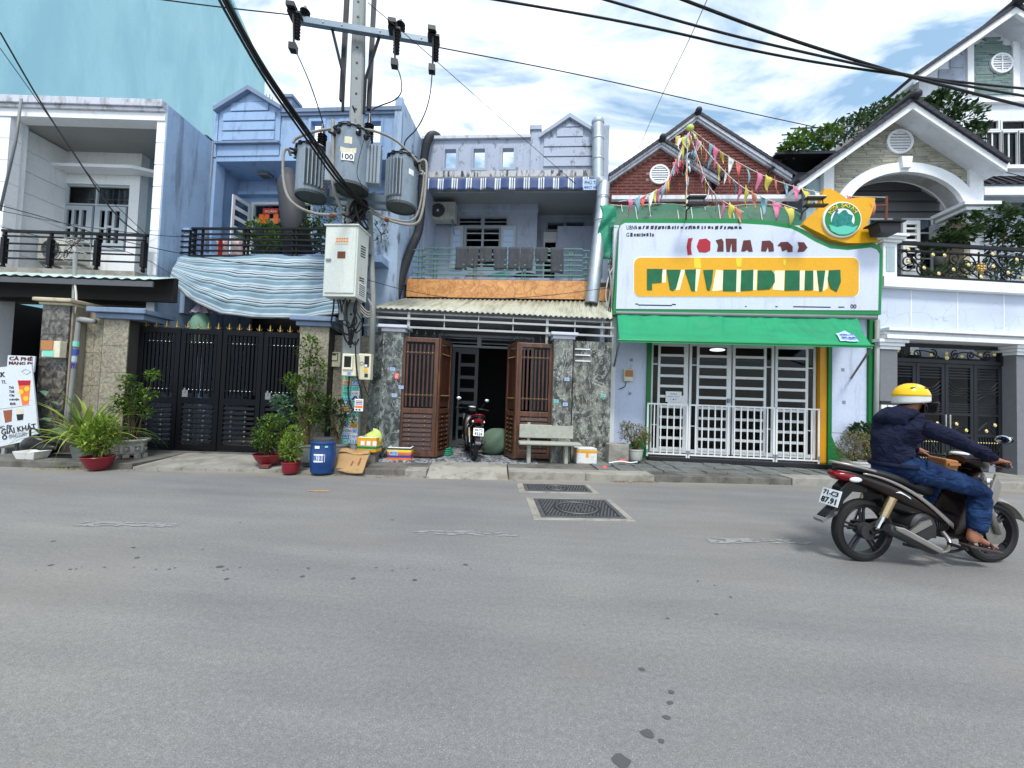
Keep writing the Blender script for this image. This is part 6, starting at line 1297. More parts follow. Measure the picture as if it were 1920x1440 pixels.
    def sk(u,w):
        a = u*6.283;th = w*math.pi*.96;r = (.34+.03*math.sin(a*5+th*3))*math.sin(th)**.8;z = .136+.56*(.5+.5*math.cos(th));return (cx_+r*math.cos(a)+.16*(z-.136),v+.6+r*.8*math.sin(a),z)
    mb.grid(sk,28,14);O('sack_body',mb,'bag_green',bag,smooth=True);O('rope',MB().torus((cx_+.08,v+.6,.64),.06,.012,14,5,'Z'),'ink_black',bag)
    p = fr.G(840,850,.136);mb = MB()
    for k in range(4): mb.torus((X_(fr,835,840,v+.4),v+.4,.16+.035*k),.16-.015*k,.016,22,6,'Z')
    O('hose_coil',mb,'tarp_green',fr=fr,base=(X_(fr,835,840,v+.4),v+.4,.14),label='green garden hose coiled behind the left wooden leaf',cat='hose',smooth=True,kind=None)
front3()
# ------------------------------------------------------------------ green and white shop (fourth)
YS = 8.2;YD = 8.55
def pg(fr,pts,v): return [((q := fr.P(a,b,v)).x,q.z) for a,b in pts][::-1]
def rround(l,t,r,b,rad=12,n=5):
    pts = []
    for cx_,cy_,a0_ in ((r-rad,t+rad,-90),(r-rad,b-rad,0),(l+rad,b-rad,90),(l+rad,t+rad,180)):
        for k in range(n+1): a = math.radians(a0_+90*k/n);pts.append((cx_+rad*math.cos(a),cy_+rad*math.sin(a)))
    return pts
def tri_prism(pts,y0,y1):     # concave outline: triangulated through bmesh
    bm = bmesh.new();vs = [bm.verts.new((x,y0,z)) for x,z in pts];f = bm.faces.new(vs);bm.normal_update()
    if f.normal.y > 0: f.normal_flip()
    r = bmesh.ops.extrude_face_region(bm,geom=[f]);ev = [g for g in r['geom'] if isinstance(g,bmesh.types.BMVert)]
    for g in ev: g.co.y = y1
    bmesh.ops.recalc_face_normals(bm,faces=bm.faces);bmesh.ops.triangulate(bm,faces=[f for f in bm.faces if len(f.verts) > 4])
    bm.verts.index_update();mb = MB();mb.add([tuple(v.co) for v in bm.verts],[tuple(v.index for v in f.verts) for f in bm.faces]);bm.free();return mb
BRICKS = [0]
def brick_fill(parent,fr,inside,x0,x1,z0,z1,v,bl,bh,jt,mat,mortar_mb,name='brick',off=0.5,jit=0,cap=300,lens=None):
    stuff = MB();z = z0;row = 0;placed = []
    while z < z1:
        x = x0-(bl*off if row % 2 else 0)-(U(0,bl) if lens else 0)
        while x < x1:
            L = bl if not lens else bl*U(*lens);a,b = x+jt/2,x+L-jt/2;c,d = z+jt/2,z+bh-jt/2
            a,b = max(a,x0+.002),min(b,x1-.002)
            if b > a+.03 and inside((a+b)/2,(c+d)/2): placed.append((a,b,c,d,U(-jit,jit)))
            x += L
        z += bh;row += 1
    placed.sort(key=lambda q: abs((q[0]+q[1])/2-(x0+x1)/2))
    random.shuffle(placed)
    for i,(a,b,c,d,j) in enumerate(placed):
        if i < cap: B(name,parent,a,b,v-.012+j,v+.02,c,d,mat)
        else: stuff.box(a,b,v-.012+j,v+.02,c,d)
    if stuff.v: O(name+'_field',stuff,mat,parent,kind='stuff')
def roof_tiles_edge(parent,fr,p,q,v0,v1,n,mat='roof_dark',th=.07,over=0):
    # a gable roof slope: courses of tiles stepping from p (eave) to q (ridge), v0..v1 deep
    p,q = Vector(p),Vector(q);d = q-p;L = d.length;an = math.atan2(d.z,d.x);base = ORG[parent.name][0]
    for i in range(n):
        c = p+d*(i+.5)/n;w = L/n*1.12
        m_ = 1
        for j in range(m_): B('roof_tile',parent,c.x-w/2,c.x+w/2,v0+(v1-v0)*j/m_,v0+(v1-v0)*(j+1)/m_,c.z-th/2,c.z+th/2,mat,rot=(0,-an+(.05 if d.x > 0 else -.05),0))
def vent_round(parent,fr,cx_,cz,R,v,mat='white_trim',cross=False):
    o = O('round_vent',MB().lathe([(R*.82,.02),(R*.82,-.05),(R,-.05),(R,.0),(R,.02)],(cx_,v,cz),36,'Y',cap=False),mat,parent,smooth=35)
    O('vent_back',MB().lathe([(.01,-.005),(R*.84,-.005)],(cx_,v,cz),30,'Y',cap=False),'grey_wall',o)
    n = 7
    for k in range(n):
        z = -R*.7+1.4*R*k/(n-1);w = math.sqrt(max(.0,(R*.8)**2-z*z));B('vent_slat',o,cx_-w,cx_+w,v-.04,v-.008,cz+z-R*.06,cz+z+R*.06,mat,rot=(-.4,0,0))
    if cross: B('vent_cross',o,cx_-.02,cx_+.02,v-.055,v-.04,cz-R*.82,cz+R*.82,mat);B('vent_cross',o,cx_-R*.82,cx_+R*.82,v-.055,v-.041,cz-.02,cz+.02,mat)
def shop():
    fr = W;t = T('green_shop','shop building with red brick gables behind a green mesh and white glazed doors','shop building',fr,(X_(fr,1390,640,YD),YD,.2))
    # brick gables
    v = 10.3;xl,xr = X_(fr,1141,380,v),X_(fr,1478,385,v);zb = Z_(fr,1300,384,v);ap = fr.P(1291,244,v+.5);e1 = fr.P(1141,338,v);er = fr.P(1478,348,v+.5)
    vF = v-.35;a1 = fr.P(1237,272,vF);fl = fr.P(1141,335,vF);frt = fr.P(1345,338,vF)
    body = O('gable_wall',MB().prism([(xl,2.5),(xr,2.5),(xr,er.z),(ap.x,ap.z),(xl,e1.z)],v+.012,v+.3),'brick_mortar',t)
    kR = (er.z-ap.z)/(xr-ap.x);kL = (e1.z-ap.z)/(xl-ap.x)
    brick_fill(body,fr,lambda x,z: xl < x < xr and z < (ap.z+(x-ap.x)*kR if x > ap.x else ap.z+(x-ap.x)*kL)-.14 and z > zb and (x > frt.x-.02 or z > a1.z+(x-a1.x)*((frt.z-a1.z)/(frt.x-a1.x))+.05),xl,xr,zb,ap.z,v,.24,.08,.02,'brick_clay',None,cap=160)
    xf0,xf1 = fl.x,frt.x-.15;kf = (frt.z-a1.z)/(frt.x-a1.x);kfl = (fl.z-a1.z)/(fl.x-a1.x)
    fw_ = O('front_gable_wall',MB().prism([(xf0,2.5),(xf1,2.5),(xf1,a1.z+(xf1-a1.x)*kf),(a1.x,a1.z),(xf0,fl.z)],vF+.012,vF+.34),'brick_mortar',t);vc = fr.P(1236,328,vF);VR = abs(X_(fr,1255,328,vF)-vc.x)
    brick_fill(fw_,fr,lambda x,z: xf0 < x < xf1 and z > Z_(fr,1250,384,vF) and z < (a1.z+(x-a1.x)*kf if x > a1.x else a1.z+(x-a1.x)*kfl)-.14 and math.hypot(x-vc.x,z-vc.z) > VR,xf0,xf1,Z_(fr,1250,384,vF),a1.z,vF,.24,.08,.02,'brick_clay',None,cap=140)
    vent_round(t,fr,vc.x,vc.z,VR,vF)
    zsx = a1.z+(xf1-a1.x)*kf
    for (p,q,v0,v1_) in (((xl-.05,0,e1.z-.02),(ap.x,0,ap.z+.05),v-.15,v+4),((xr+.1,0,er.z-.06),(ap.x,0,ap.z+.05),v-.15,v+4)): roof_tiles_edge(t,fr,(p[0],0,p[2]),(q[0],0,q[2]),v0,v1_,17)
    for (p,q) in (((fl.x,0,fl.z),(a1.x,0,a1.z+.05)),((frt.x+.08,0,frt.z-.02),(a1.x,0,a1.z+.05))): roof_tiles_edge(t,fr,p,q,vF-.2,v+.0,11)
    for (p,q,vv) in (((xl,e1.z-.12),(ap.x,ap.z-.08),v-.1),((xr+.02,er.z-.14),(ap.x,ap.z-.08),v-.1),((fl.x,fl.z-.1),(a1.x,a1.z-.05),vF-.14),((frt.x,frt.z-.1),(a1.x,a1.z-.05),vF-.14)):
        s_ = 1 if q[0] > p[0] else -1;O('barge_board',MB().prism([(p[0],p[1]),(q[0],q[1]),(q[0],q[1]+.1),(p[0],p[1]+.1)][::s_],vv-.02,vv+.08).prism([(p[0],p[1]-.07),(q[0],q[1]-.07),(q[0],q[1]-.01),(p[0],p[1]-.01)][::s_],vv+.02,vv+.1),'cornice',t)
    for c_,vv in ((ap,v-.2),(a1,vF-.25)): O('ridge_cap',MB().ball((c_.x,vv,c_.z+.04),(.085,.08,.08),12,8).tube([(c_.x,vv,c_.z+.03),(c_.x,v+4 if c_ is ap else v,c_.z+.03)],.08,10),'roof_dark',t,smooth=40)
    O('ledge',MB().box(xl,xr,v-.5,v-.36,zb-.1,zb),'house_white',t);O('roof_slab',MB().box(xl,xr,YS+.35,v+.0,5.1,5.2),'house_white',t)
    # front wall
    w = YD-.05;L0,L1 = X_(fr,1152,740,w),X_(fr,1211,740,w);zt = 3.35;R0,R1 = X_(fr,1556,750,w),X_(fr,1625,750,w);zf = .24
    O('left_wall',MB().box(L0,L1,w,w+.3,.1,zt),'lilac_wall',t);G0 = X_(fr,1219,740,w);O('green_frame',MB().box(L1+.001,G0,w-.06,w+.3,zf-.1,zt),'green_paint',t)
    O('green_corner',MB().prism([(L0-.04,.1),(L1,.1),(L1,.75),(L1-.12,.62),(L0+.2,.32),(L0-.04,.3)],w-.03,w-.002),'green_paint',t)
    Yl,Yr = X_(fr,1536,750,w),X_(fr,1549,750,w);O('yellow_panel',MB().box(Yl,Yr,w-.02,w+.5,zf,zt),'yellow_paint',t);O('green_frame',MB().box(Yr+.001,R0,w-.06,w+.3,.1,zt),'green_paint',t)
    O('right_wall',MB().box(R0+.001,R1,w,w+.3,.1,zt),'lilac_wall',t);R2 = X_(fr,1637,750,w);O('green_frame',MB().box(R1+.001,R2,w-.06,w+.3,.1,zt),'green_paint',t);O('green_corner',MB().prism([(R0,.1),(R1+.0,.1),(R1,.34),(R0+.3,.42),(R0+.1,.6),(R0,.85)],w-.03,w-.002),'green_paint',t)
    B('groove',t,R0+.01,R1,w-.003,w-.001,.86,.87,'ink_grey')
    for px,py in ((1184,675),(1181,738),(1581,693),(1583,754)): p = fr.P(px,py,w-.01);B('fixing_plate',t,p.x-.03,p.x+.03,w-.008,w-.002,p.z-.03,p.z+.03,'ink_grey')
    O('end_strip',MB().box(L0-.1,L0-.01,w-.1,w+.3,.1,zt),'ink_white',t);O('side_pipe',MB().tube([fr.P(1645,600,w-.1),fr.P(1641,880,w-.1)],.045,8),'pvc',t,smooth=True)
    O('side_wall',MB().box(R2+.0,R2+.14,w+.1,v,0,5.0).box(L0-.12,L0-.1,w+.3,v+2,0,5.1),'house_white',t)
    # doors: four glazed leaves
    D0,D1 = G0+.02,Yl-.02;zh = Z_(fr,1380,646,YD);zk = zf+.06;vd = YD+.02;W_ = D1-D0
    O('step',MB().box(D0-.1,D1+.1,vd-.35,vd+.4,.15,zf),'black_stone',t,bevel=.01)
    spans = [(0,.232,'L'),(.24,.495,'L'),(.505,.752,'R'),(.76,1.0,'R')]
    for i,(u0,u1,s_) in enumerate(spans):
        a,b = D0+W_*u0,D0+W_*u1;f = .05;side = .105
        main = (a+f+side+.05,b-f-.04) if s_ == 'L' else (a+f+.0,b-f-side-.05);sl_ = (a+f,a+f+side) if s_ == 'L' else (b-f-side,b-f);n = 10;z0,z1 = zk+.08,zh-.05;h = (z1-z0)/n
        holes = [(main[0],main[1],z0+h*k+.035,z0+h*(k+1)-.02) for k in range(n)]+[(sl_[0],sl_[1],z0,z0+h*2.2),(sl_[0],sl_[1],z0+h*2.3,z1-h*1.9),(sl_[0],sl_[1],z1-h*1.8,z1)]
        d = O('door_leaf',MB().wall(a,b,zk,zh,vd,vd+.05,holes),'white_metal',t)
        for q in holes: B('pane',d,q[0],q[1],vd+.02,vd+.026,q[2],q[3],'glass')
        for k in range(n): B('glazing_bar',d,main[0],main[1],vd-.012,vd-.001,z0+h*k-.02+.0,z0+h*k+.03,'white_metal')
        if i == 0: nb = B('notice',d,main[0]+.16,main[1]+.02,vd-.02,vd-.014,z0+h*4.05,z0+h*4.95,'paper');
        if i == 1: B('lock',d,b-.08,b-.03,vd-.05,vd-.0,z0+h*4.6,z0+h*5.0,'ink_grey')
    no = T('door_notice','white printed notice taped on the left glazed door leaf','notice',fr,fr.P(1262,745,vd-.03));q = fr.R(1248,734,1278,754,vd-.03);O('paper',MB().box(q[0],q[1],vd-.03,vd-.027,q[2],q[3]),'paper',no);h = q[3]-q[2]
    for k,s_ in enumerate(('TRƯỜNG','NHẬN TRẺ TỪ','LỚP')): text(no,s_,q[0]+(.1 if k != 1 else .04),q[1]-(.1 if k != 1 else .04),q[3]-h*(.3+.26*k),q[3]-h*(.14+.26*k),vd-.031,'ink_blue',ext=.0005)
    # interior
    O('room',MB().box(D0-.3,D1+.3,vd+3.2,vd+3.3,0,zt).box(D0-.4,D0-.3,vd+.35,vd+3.2,0,zt).box(D1+.3,D1+.4,vd+.5,vd+3.2,0,zt).box(D0-.3,D1+.3,vd+.3,vd+3.2,zt+.001,zt+.1),'dark_inside',t)
    p = fr.P(1345,656,vd+.6);lm = T('ceiling_fixture','lit white round ceiling light seen through the second glazed door leaf','lamp',fr,(p.x,vd+.6,p.z));O('shade',MB().ball((p.x,vd+.6,p.z),(.17,.12,.035),16,8),'lamp_glow',lm,smooth=True);O('arm',MB().tube([(p.x,vd+.6,p.z+.03),(p.x-.1,vd+.6,zt)],.015),'white_metal',lm)
    O('back_board',MB().box(D0-.1,D1+.1,vd+.02,vd+.3,zh+.001,zt),'house_white',t);O('upper_wall',MB().box(L0-.12,R2,YS+.2,YS+.35,zt+.0,5.2),'house_white',t);O('soffit',MB().box(L0-.1,R2,YS+.352,vd+.4,zt+.002,zt+.05),'green_paint',t)
    # low white railing: three sections
    vr = YD-.28;za,zb_ = .3,Z_(fr,1370,762,vr)
    for i,(l,r_) in enumerate(((1213,1289),(1291,1452),(1455,1536))):
        a,b = X_(fr,l,800,vr),X_(fr,r_,810,vr);g = T('low_railing',['left section of the low white railing, before the first door leaf','long middle section of the low white railing before the doors','right section of the low white railing next to the yellow panel'][i],'railing',fr,((a+b)/2,vr,.24),'low white railing sections')
        B('top_rail',g,a,b,vr-.015,vr+.015,zb_-.015,zb_+.015,'white_metal');B('bottom_rail',g,a,b,vr-.015,vr+.015,za-.015,za+.015,'white_metal');n = round((b-a)/.13)
        for k in range(n+1): xx = a+.012+(b-a-.024)*k/n;r0 = .016 if k in (0,n) else .011;B('bar',g,xx-r0,xx+r0,vr-.010,vr+.010,za+.015 if 0 < k < n else .24,zb_-.015,'white_metal')
        for k in (0,n): xx = a+.012+(b-a-.024)*k/n;B('hinge',g,xx-.02,xx+.02,vr-.025,vr-.016,za+.02,za+.09,'ink_grey')
    m = T('electric_meter','small beige meter box on the pale wall left of the green shop doors','meter box',fr,fr.P(1175,705,w-.1),'electric meter boxes on the walls');q = fr.R(1170,692,1187,715,w-.1);O('box',MB().box(q[0],q[1],w-.1,w-.002,q[2],q[3]),'cream',m,bevel=.01);q = fr.R(1173,694,1187,706,w-.12);O('cover',MB().box(q[0],q[1],w-.12,w-.101,q[2],q[3]),'tan_bag',m);O('cable',MB().tube(smooth([fr.P(1174,716,w-.03),fr.P(1172,726,w-.03),fr.P(1160,730,w-.03)]),.008,5),'cable',m)
M('lamp_glow',C(250,250,250));_e = MATS['lamp_glow'].node_tree.nodes;[setattr(n.inputs['Emission Strength'],'default_value',2.0) or setattr(n.inputs['Emission Color'],'default_value',(1,1,1,1)) for n in _e if n.type == 'BSDF_PRINCIPLED']
shop()
def signboard():
    fr = W;v = YS;ctr = fr.P(1400,590,v);t = T('signboard','large white shop signboard with green border and yellow rounded panel','signboard',fr,ctr)
    outer = [(1149,590),(1161,425),(1164,416),(1172,411),(1382,409.5),(1441,414),(1485,421),(1505,430),(1528,447),(1557,459),(1587,462),(1639,456),(1650,461),(1655,471),(1652,590)]
    inner = [(1155,579),(1161,430),(1164,422),(1172,418),(1388,419),(1441,422),(1484,429),(1499,436),(1528,453),(1557,466),(1590,469),(1633,464),(1644,468),(1649,476),(1646.5,582)]
    O('border',tri_prism(pg(fr,outer,v),v,v+.18),'sign_green',t);O('white_panel',tri_prism(pg(fr,inner,v-.012),v-.012,v-.001),'sign_white',t)
    yp = O('yellow_panel',MB().prism(pg(fr,rround(1189,483,1610,556,12),v-.02),v-.022,v-.0125),'sign_yellow',t);O('white_edge',MB().prism(pg(fr,rround(1187.5,481.5,1611.5,557.5,13),v-.015),v-.0165,v-.0122),'ink_white',t)
    Zm = lambda x,y: (1120+x/3.43,220+y/3.43)
    green = [[(320,975),(420,975),(412,1062),(352,1066),(352,1110),(320,1110)],[(445,980),(538,980),(508,1095),(488,1116),(468,1108)],[(562,980),(634,978),(628,1118),(606,1116)],[(682,982),(745,980),(738,1060),(722,1116),(706,1108)],[(812,980),(896,980),(892,1118),(808,1116)],[(926,985),(1004,980),(1000,1112),(922,1116)],[(1034,985),(1120,984),(1140,1010),(1142,1060),(1110,1105),(1030,1110)],[(1210,984),(1302,984),(1300,1112),(1206,1114)],[(1338,986),(1388,986),(1386,1110),(1334,1112)],[(1412,986),(1466,986),(1446,1118),(1430,1120)],[(1490,984),(1562,980),(1566,1060),(1540,1122),(1500,1100),(1482,1040)]]
    pale = [[(415,980),(444,980),(440,1062),(418,1064)],[(536,980),(566,980),(530,1110),(505,1112)],[(636,975),(664,975),(640,1120),(628,1120)],[(764,980),(810,985),(806,1112),(740,1118)],[(896,978),(928,978),(920,1124),(892,1124)],[(1004,980),(1030,980),(1024,1112),(1002,1112)],[(1142,985),(1206,985),(1200,1114),(1130,1108)],[(1302,985),(1336,985),(1332,1112),(1302,1112)],[(1390,985),(1412,985),(1424,1118),(1392,1114)],[(1466,985),(1488,985),(1480,1100),(1452,1118)],[(890,905),(932,905),(926,960),(898,960)],[(1195,915),(1215,915),(1212,950),(1198,950)],[(620,905),(662,905),(670,970),(625,968)]]
    for g in pale: O('letter_edge',tri_prism(pg(fr,[Zm(*p) for p in g][::-1] if 0 else [Zm(*p) for p in g],v-.03),v-.026,v-.0225),'ink_pale' if g[0][1] > 960 else 'tape_lemon',yp)
    for g in green: O('letter',tri_prism(pg(fr,[Zm(*p) for p in g],v-.03),v-.034,v-.0265),'ink_green',yp)
    reds = [([(585,778),(614,776),(604,805),(602,850),(608,882),(582,884),(575,830)],'ink_red'),([(655,785),(700,779),(728,800),(726,855),(700,868),(655,865),(640,830)],'ink_red'),([(762,790),(800,780),(812,800),(812,862),(770,862),(778,820)],'ink_maroon'),([(826,780),(896,780),(896,864),(868,864),(864,800),(852,864),(832,862)],'ink_maroon'),([(940,792),(985,788),(1000,862),(976,864),(966,850),(948,862),(926,860)],'ink_maroon'),([(1060,795),(1110,792),(1132,815),(1136,860),(1104,864),(1098,830),(1086,862),(1054,860)],'ink_maroon'),([(1180,802),(1225,800),(1256,830),(1256,864),(1226,866),(1220,850),(1190,862),(1182,830),(1160,824)],'ink_maroon'),([(1290,802),(1330,804),(1352,838),(1330,862),(1288,866),(1298,834)],'ink_maroon')]
    for g,m_ in reds: O('letter',tri_prism(pg(fr,[Zm(*p) for p in g],v-.02),v-.022,v-.0125),m_,t)
    def tx(s,x0,y0,x1,y1,m_='ink_black',**k): a,b = Zm(x0,y0),Zm(x1,y1);q = fr.R(a[0],a[1],b[0],b[1],v-.014);text(t,s,q[0],q[1],q[2],q[3],v-.014,m_,**k)
    tx('UBN',188,696,240,722,bold=.01);tx('G',186,742,205,768,bold=.01);tx('00',1628,1202,1666,1230,bold=.02)
    random.seed(4);mb = MB();x = 246
    while x < 930:
        w = U(7,20);a,b = Zm(x,697+U(-2,4)),Zm(x+w,722+U(-4,0));q = fr.R(a[0],a[1],b[0],b[1],v-.014)
        s_ = U(-.3,.3)*(q[3]-q[2]);mb.prism([(q[0],q[2]),(q[1],q[2]+.01),(q[1]+s_,q[3]),(q[0]+s_*.6,q[3]-.01)],v-.016-U(0,.002),v-.0125);x += w+U(5,14)
    x = 212
    while x < 365: w = U(7,16);a,b = Zm(x,744+U(-2,6)),Zm(x+w,768+U(-4,0));q = fr.R(a[0],a[1],b[0],b[1],v-.014);mb.box(q[0],q[1],v-.016-U(0,.002),v-.0125,q[2],q[3]);x += w+U(3,9)
    for x0,x1,y in ((245,262,1200),(262,480,1208),(480,505,1203),(950,960,1216),(1145,1160,1217),(1260,1500,1219),(1550,1588,1220)): a,b = Zm(x0,y-3),Zm(x1,y+4);q = fr.R(a[0],a[1],b[0],b[1],v-.014);mb.box(q[0],q[1],v-.016,v-.0125,q[2],q[3])
    O('blurred_print',mb,'ink_black',t,kind='stuff')
    # sunflower shaped emblem with round badge
    e = [(1545.7,354),(1556,354),(1566,358.5),(1578,366),(1589,374.5),(1602,371),(1615.6,370),(1640,371.6),(1639,382),(1634,400),(1626,418),(1635,436),(1647.7,453),(1615,456),(1590,456),(1575,453),(1558,449),(1545.6,441.6),(1524,431),(1505,421),(1512,411),(1522,402),(1534,392),(1538,382),(1540,368)]
    em = T('star_emblem','yellow petal shaped emblem board with round green badge atop the signboard','emblem',fr,fr.P(1577,455,v+.05));O('petal_board',tri_prism(pg(fr,e,v-.05),v-.06,v+.04),'sign_yellow',em)
    c = fr.P(1577,413,v-.07);R = abs(X_(fr,1613,413,v-.07)-c.x);bd = O('badge',MB().lathe([(.01,-.04),(R*.94,-.04),(R,-.03),(R,.03)],(c.x,v-.07,c.z),44,'Y',cap=False),'ink_white',em,smooth=35)
    O('badge_ring',MB().lathe([(R*.62,-.046),(R*.93,-.046)],(c.x,v-.07,c.z),44,'Y',cap=False),'sign_green',bd);O('badge_centre',MB().lathe([(.005,-.043),(R*.62,-.043)],(c.x,v-.07,c.z),40,'Y',cap=False),'ink_white',bd)
    mb = MB();vv = v-.07-.05;pts = [(-.56,.0),(-.4,.42),(-.2,.3),(.0,.5),(.15,.52),(.3,.3),(.52,.2),(.45,-.1),(.6,-.4),(.3,-.6),(-.1,-.66),(-.45,-.5),(-.6,-.3)]
    O('badge_picture',tri_prism([(c.x+x*R,c.z+z*R) for x,z in pts],vv,vv+.006),'ink_teal',bd);O('badge_base',tri_prism([(c.x+x*R,c.z+z*R) for x,z in ((-.75,-.3),(-.3,-.45),(.1,-.35),(.5,-.45),(.78,-.35),(.6,-.68),(.2,-.86),(-.2,-.86),(-.6,-.66))],vv-.003,vv-.0005),'ink_mint',bd)
    O('badge_dot',MB().lathe([(.005,-.004),(R*.07,-.004)],(c.x-R*.32,vv,c.z+R*.45),12,'Y',cap=False),'ink_purple',bd)
    s_ = 'NGÔI SAO NH';n = len(s_)
    for i,ch in enumerate(s_):
        if ch == ' ': continue
        a = math.radians(148-i*11.2);x,z = c.x+R*.78*math.cos(a),c.z+R*.78*math.sin(a);o = text(bd,ch,x-.036,x+.036,z-.05,z+.05,vv-.003,'ink_lemon',bold=.02,ext=.001,fit=False)
        if o: o.rotation_euler = (math.pi/2,-(a-math.pi/2),0)
    O('post',MB().tube([fr.P(1660,468,v+.3),fr.P(1662,368,v+.3)],.025,6),'rust',em);O('arm',MB().tube([fr.P(1661,385,v+.3),fr.P(1636,386,v+.1)],.018,6),'rust',em)
    # two floodlights on arms
    for i,(px,py,bx,by) in enumerate(((1306,378,1286,412),(1528,380,1500,412))):
        p,b = fr.P(px,py,v-.5),fr.P(bx,by,v-.02);f = T('floodlight',['thin framed floodlight arm above the middle of the signboard','thin framed floodlight arm beside the yellow emblem'][i],'floodlight',fr,b,'floodlights over the signboard');O('arm',MB().tube([b,p+Vector((-.15,.1,-.12)),p],.014,6),'ink_black',f);w = .17
        O('frame',MB().box(p.x-w,p.x+w,v-.56,v-.44,p.z+.07,p.z+.1).box(p.x-w-.02,p.x+w+.04,v-.56,v-.44,p.z-.07,p.z-.045),'ink_black',f);O('lamp',MB().box(p.x-w+.02,p.x+w,v-.55,v-.45,p.z+.102,p.z+.12),'lamp_white',f)
        for s_ in (-1,1): O('strut',MB().tube([(p.x+s_*w*.9,v-.5,p.z-.05),(p.x+s_*w*.8,v-.5,p.z+.08)],.01,5),'ink_black',f)
    # green mesh over the roof terrace
    ne = T('green_mesh','green shade mesh with curved hoop edge between the brick gable and signboard','shade mesh',fr,fr.P(1300,410,v+.4));top = [(1139,384),(1180,388),(1232,382),(1290,386),(1342,390),(1400,384),(1450,384),(1500,402)]
    def interp(ps,u):
        k = u*(len(ps)-1);i = min(int(k),len(ps)-2);f = k-i;return (ps[i][0]+(ps[i+1][0]-ps[i][0])*f,ps[i][1]+(ps[i+1][1]-ps[i][1])*f)
    def fn(u,s):
        a = interp(top,u);A = fr.P(a[0],a[1],v+.9);b = fr.P(1142+(1520-1142)*u,428,v+.25);p = A.lerp(b,s);p.y += .06*math.sin(u*31+s*4);p.z += .05*mnoise.noise(Vector((u*9,s*3,1)))*(1-s);return p
    O('mesh_sheet',MB().grid(fn,60,10),'net',ne,smooth=True);O('hoop',MB().tube([fr.P(*interp(top,k/24),v+.9) for k in range(25)],.02,6),'stone_beige',ne,smooth=True)
    for k in range(12): px = 1165+k*26;O('strand',MB().tube([fr.P(px,384,v+.88),fr.P(px+4,412,v+.5)],.008,4),'flag_white',ne)
    o = O('green_tarp',MB().grid(lambda u,s: fr.P(1125+(1152-1125)*u+4*math.sin(s*9),385+(485-385)*s,v+.35+.05*math.sin(s*14+u*5)),8,14),'tarp_green',ne,smooth=True,solid=.01)
    # flood of cables by the left edge
    random.seed(8)
    for i in range(5): pts = [W.P(1148-U(0,8),480+U(-6,20),v+.05),W.P(1142+U(-5,4),500,v),W.P(1146+U(-6,3),530,v-.05),W.P(1140+U(-5,6),600,v)];O('cable',MB().tube(smooth(pts),.012,5),'cable' if i % 2 else 'pvc',fr=fr,base=pts[0],label='loose cable hanging by the left edge of the signboard',cat='cable',group='cables by the signboard edge',smooth=True)
signboard()
def green_awning():
    fr = W;v = YS+.02;vf = YS-.75;t = T('green_awning','bright green canvas awning over the white shop doors','awning',fr,fr.P(1400,640,vf));A0,A1 = fr.P(1157,592,v),fr.P(1606,594,v);zt = (A0.z+A1.z)/2;F0,F1 = fr.P(1161,637,vf),fr.P(1634,647,vf);zb = (F0.z+F1.z)/2
    random.seed(2);cr_ = [(U(0,1),U(-.5,.5),U(.02,.05)) for _ in range(16)]
    def fn(u,s):
        a = Vector((A0.x+(A1.x+.0-A0.x)*u,v,zt));b = Vector((F0.x+(F1.x-F0.x)*u,vf,zb));p = a.lerp(b,s);h = 0
        for c,k,w in cr_: d = (u-c-k*.12*s);h += .012*math.exp(-(d/w)**2*6)*math.sin(math.pi*min(s+.15,1))
        for k in range(6): h += .01*math.exp(-((u-.62-.05*k-s*.09)/.008)**2)*s*(1-s)*3
        p.z += h*2.6-.05*math.sin(math.pi*s)+.012*mnoise.noise(Vector((u*14,s*3,0)));return p
    o = O('canvas',MB().grid(fn,160,20),'awning_green',t,smooth=True,solid=.004);O('front_bar',MB().tube([(F0.x-.03,vf,zb-.01),(F1.x+.03,vf,zb-.01)],.022,8),'sign_green',t);O('valance_edge',MB().box(F0.x,F1.x,vf-.01,vf-.0,zb-.05,zb+.0),'awning_green',t)
    O('cassette',MB().tube([(A0.x-.03,v-.02,zt+.02),(A1.x+.35,v-.02,zt+.02)],.04,10),'grey_metal',t)
    for a,b in (((1634,652),(1596,709)),((1161,640),(1151,690))): O('support_arm',MB().tube([fr.P(a[0],a[1],vf),fr.P(b[0],b[1],YD-.06)],.02,7),'grey_metal',t)
    def at(u,s): p = fn(u,s);return p
    o = MB();o.grid(lambda a,b: at(.885+.07*a,.56+.34*b)+Vector((0,-.02,.02)),8,5);pa = O('advert_patch',o,'paper_blue',t,smooth=True)
    q0,q1 = at(.885,.92),at(.955,.5);an = math.atan2(abs(q1.z-q0.z),abs(q1.y-q0.y))
    for k,(s_,sz) in enumerate((('HOÀNG TÚ',.64),('0907 484482',.8))):
        c0,c1 = at(.892,sz),at(.948,sz);tx_ = text(pa,s_,c0.x,c1.x,c0.z-.04,c0.z+.04,c0.y-.045,'ink_blue',bold=.02,rx=an+0)
        if tx_: tx_.location.z += .03
green_awning()
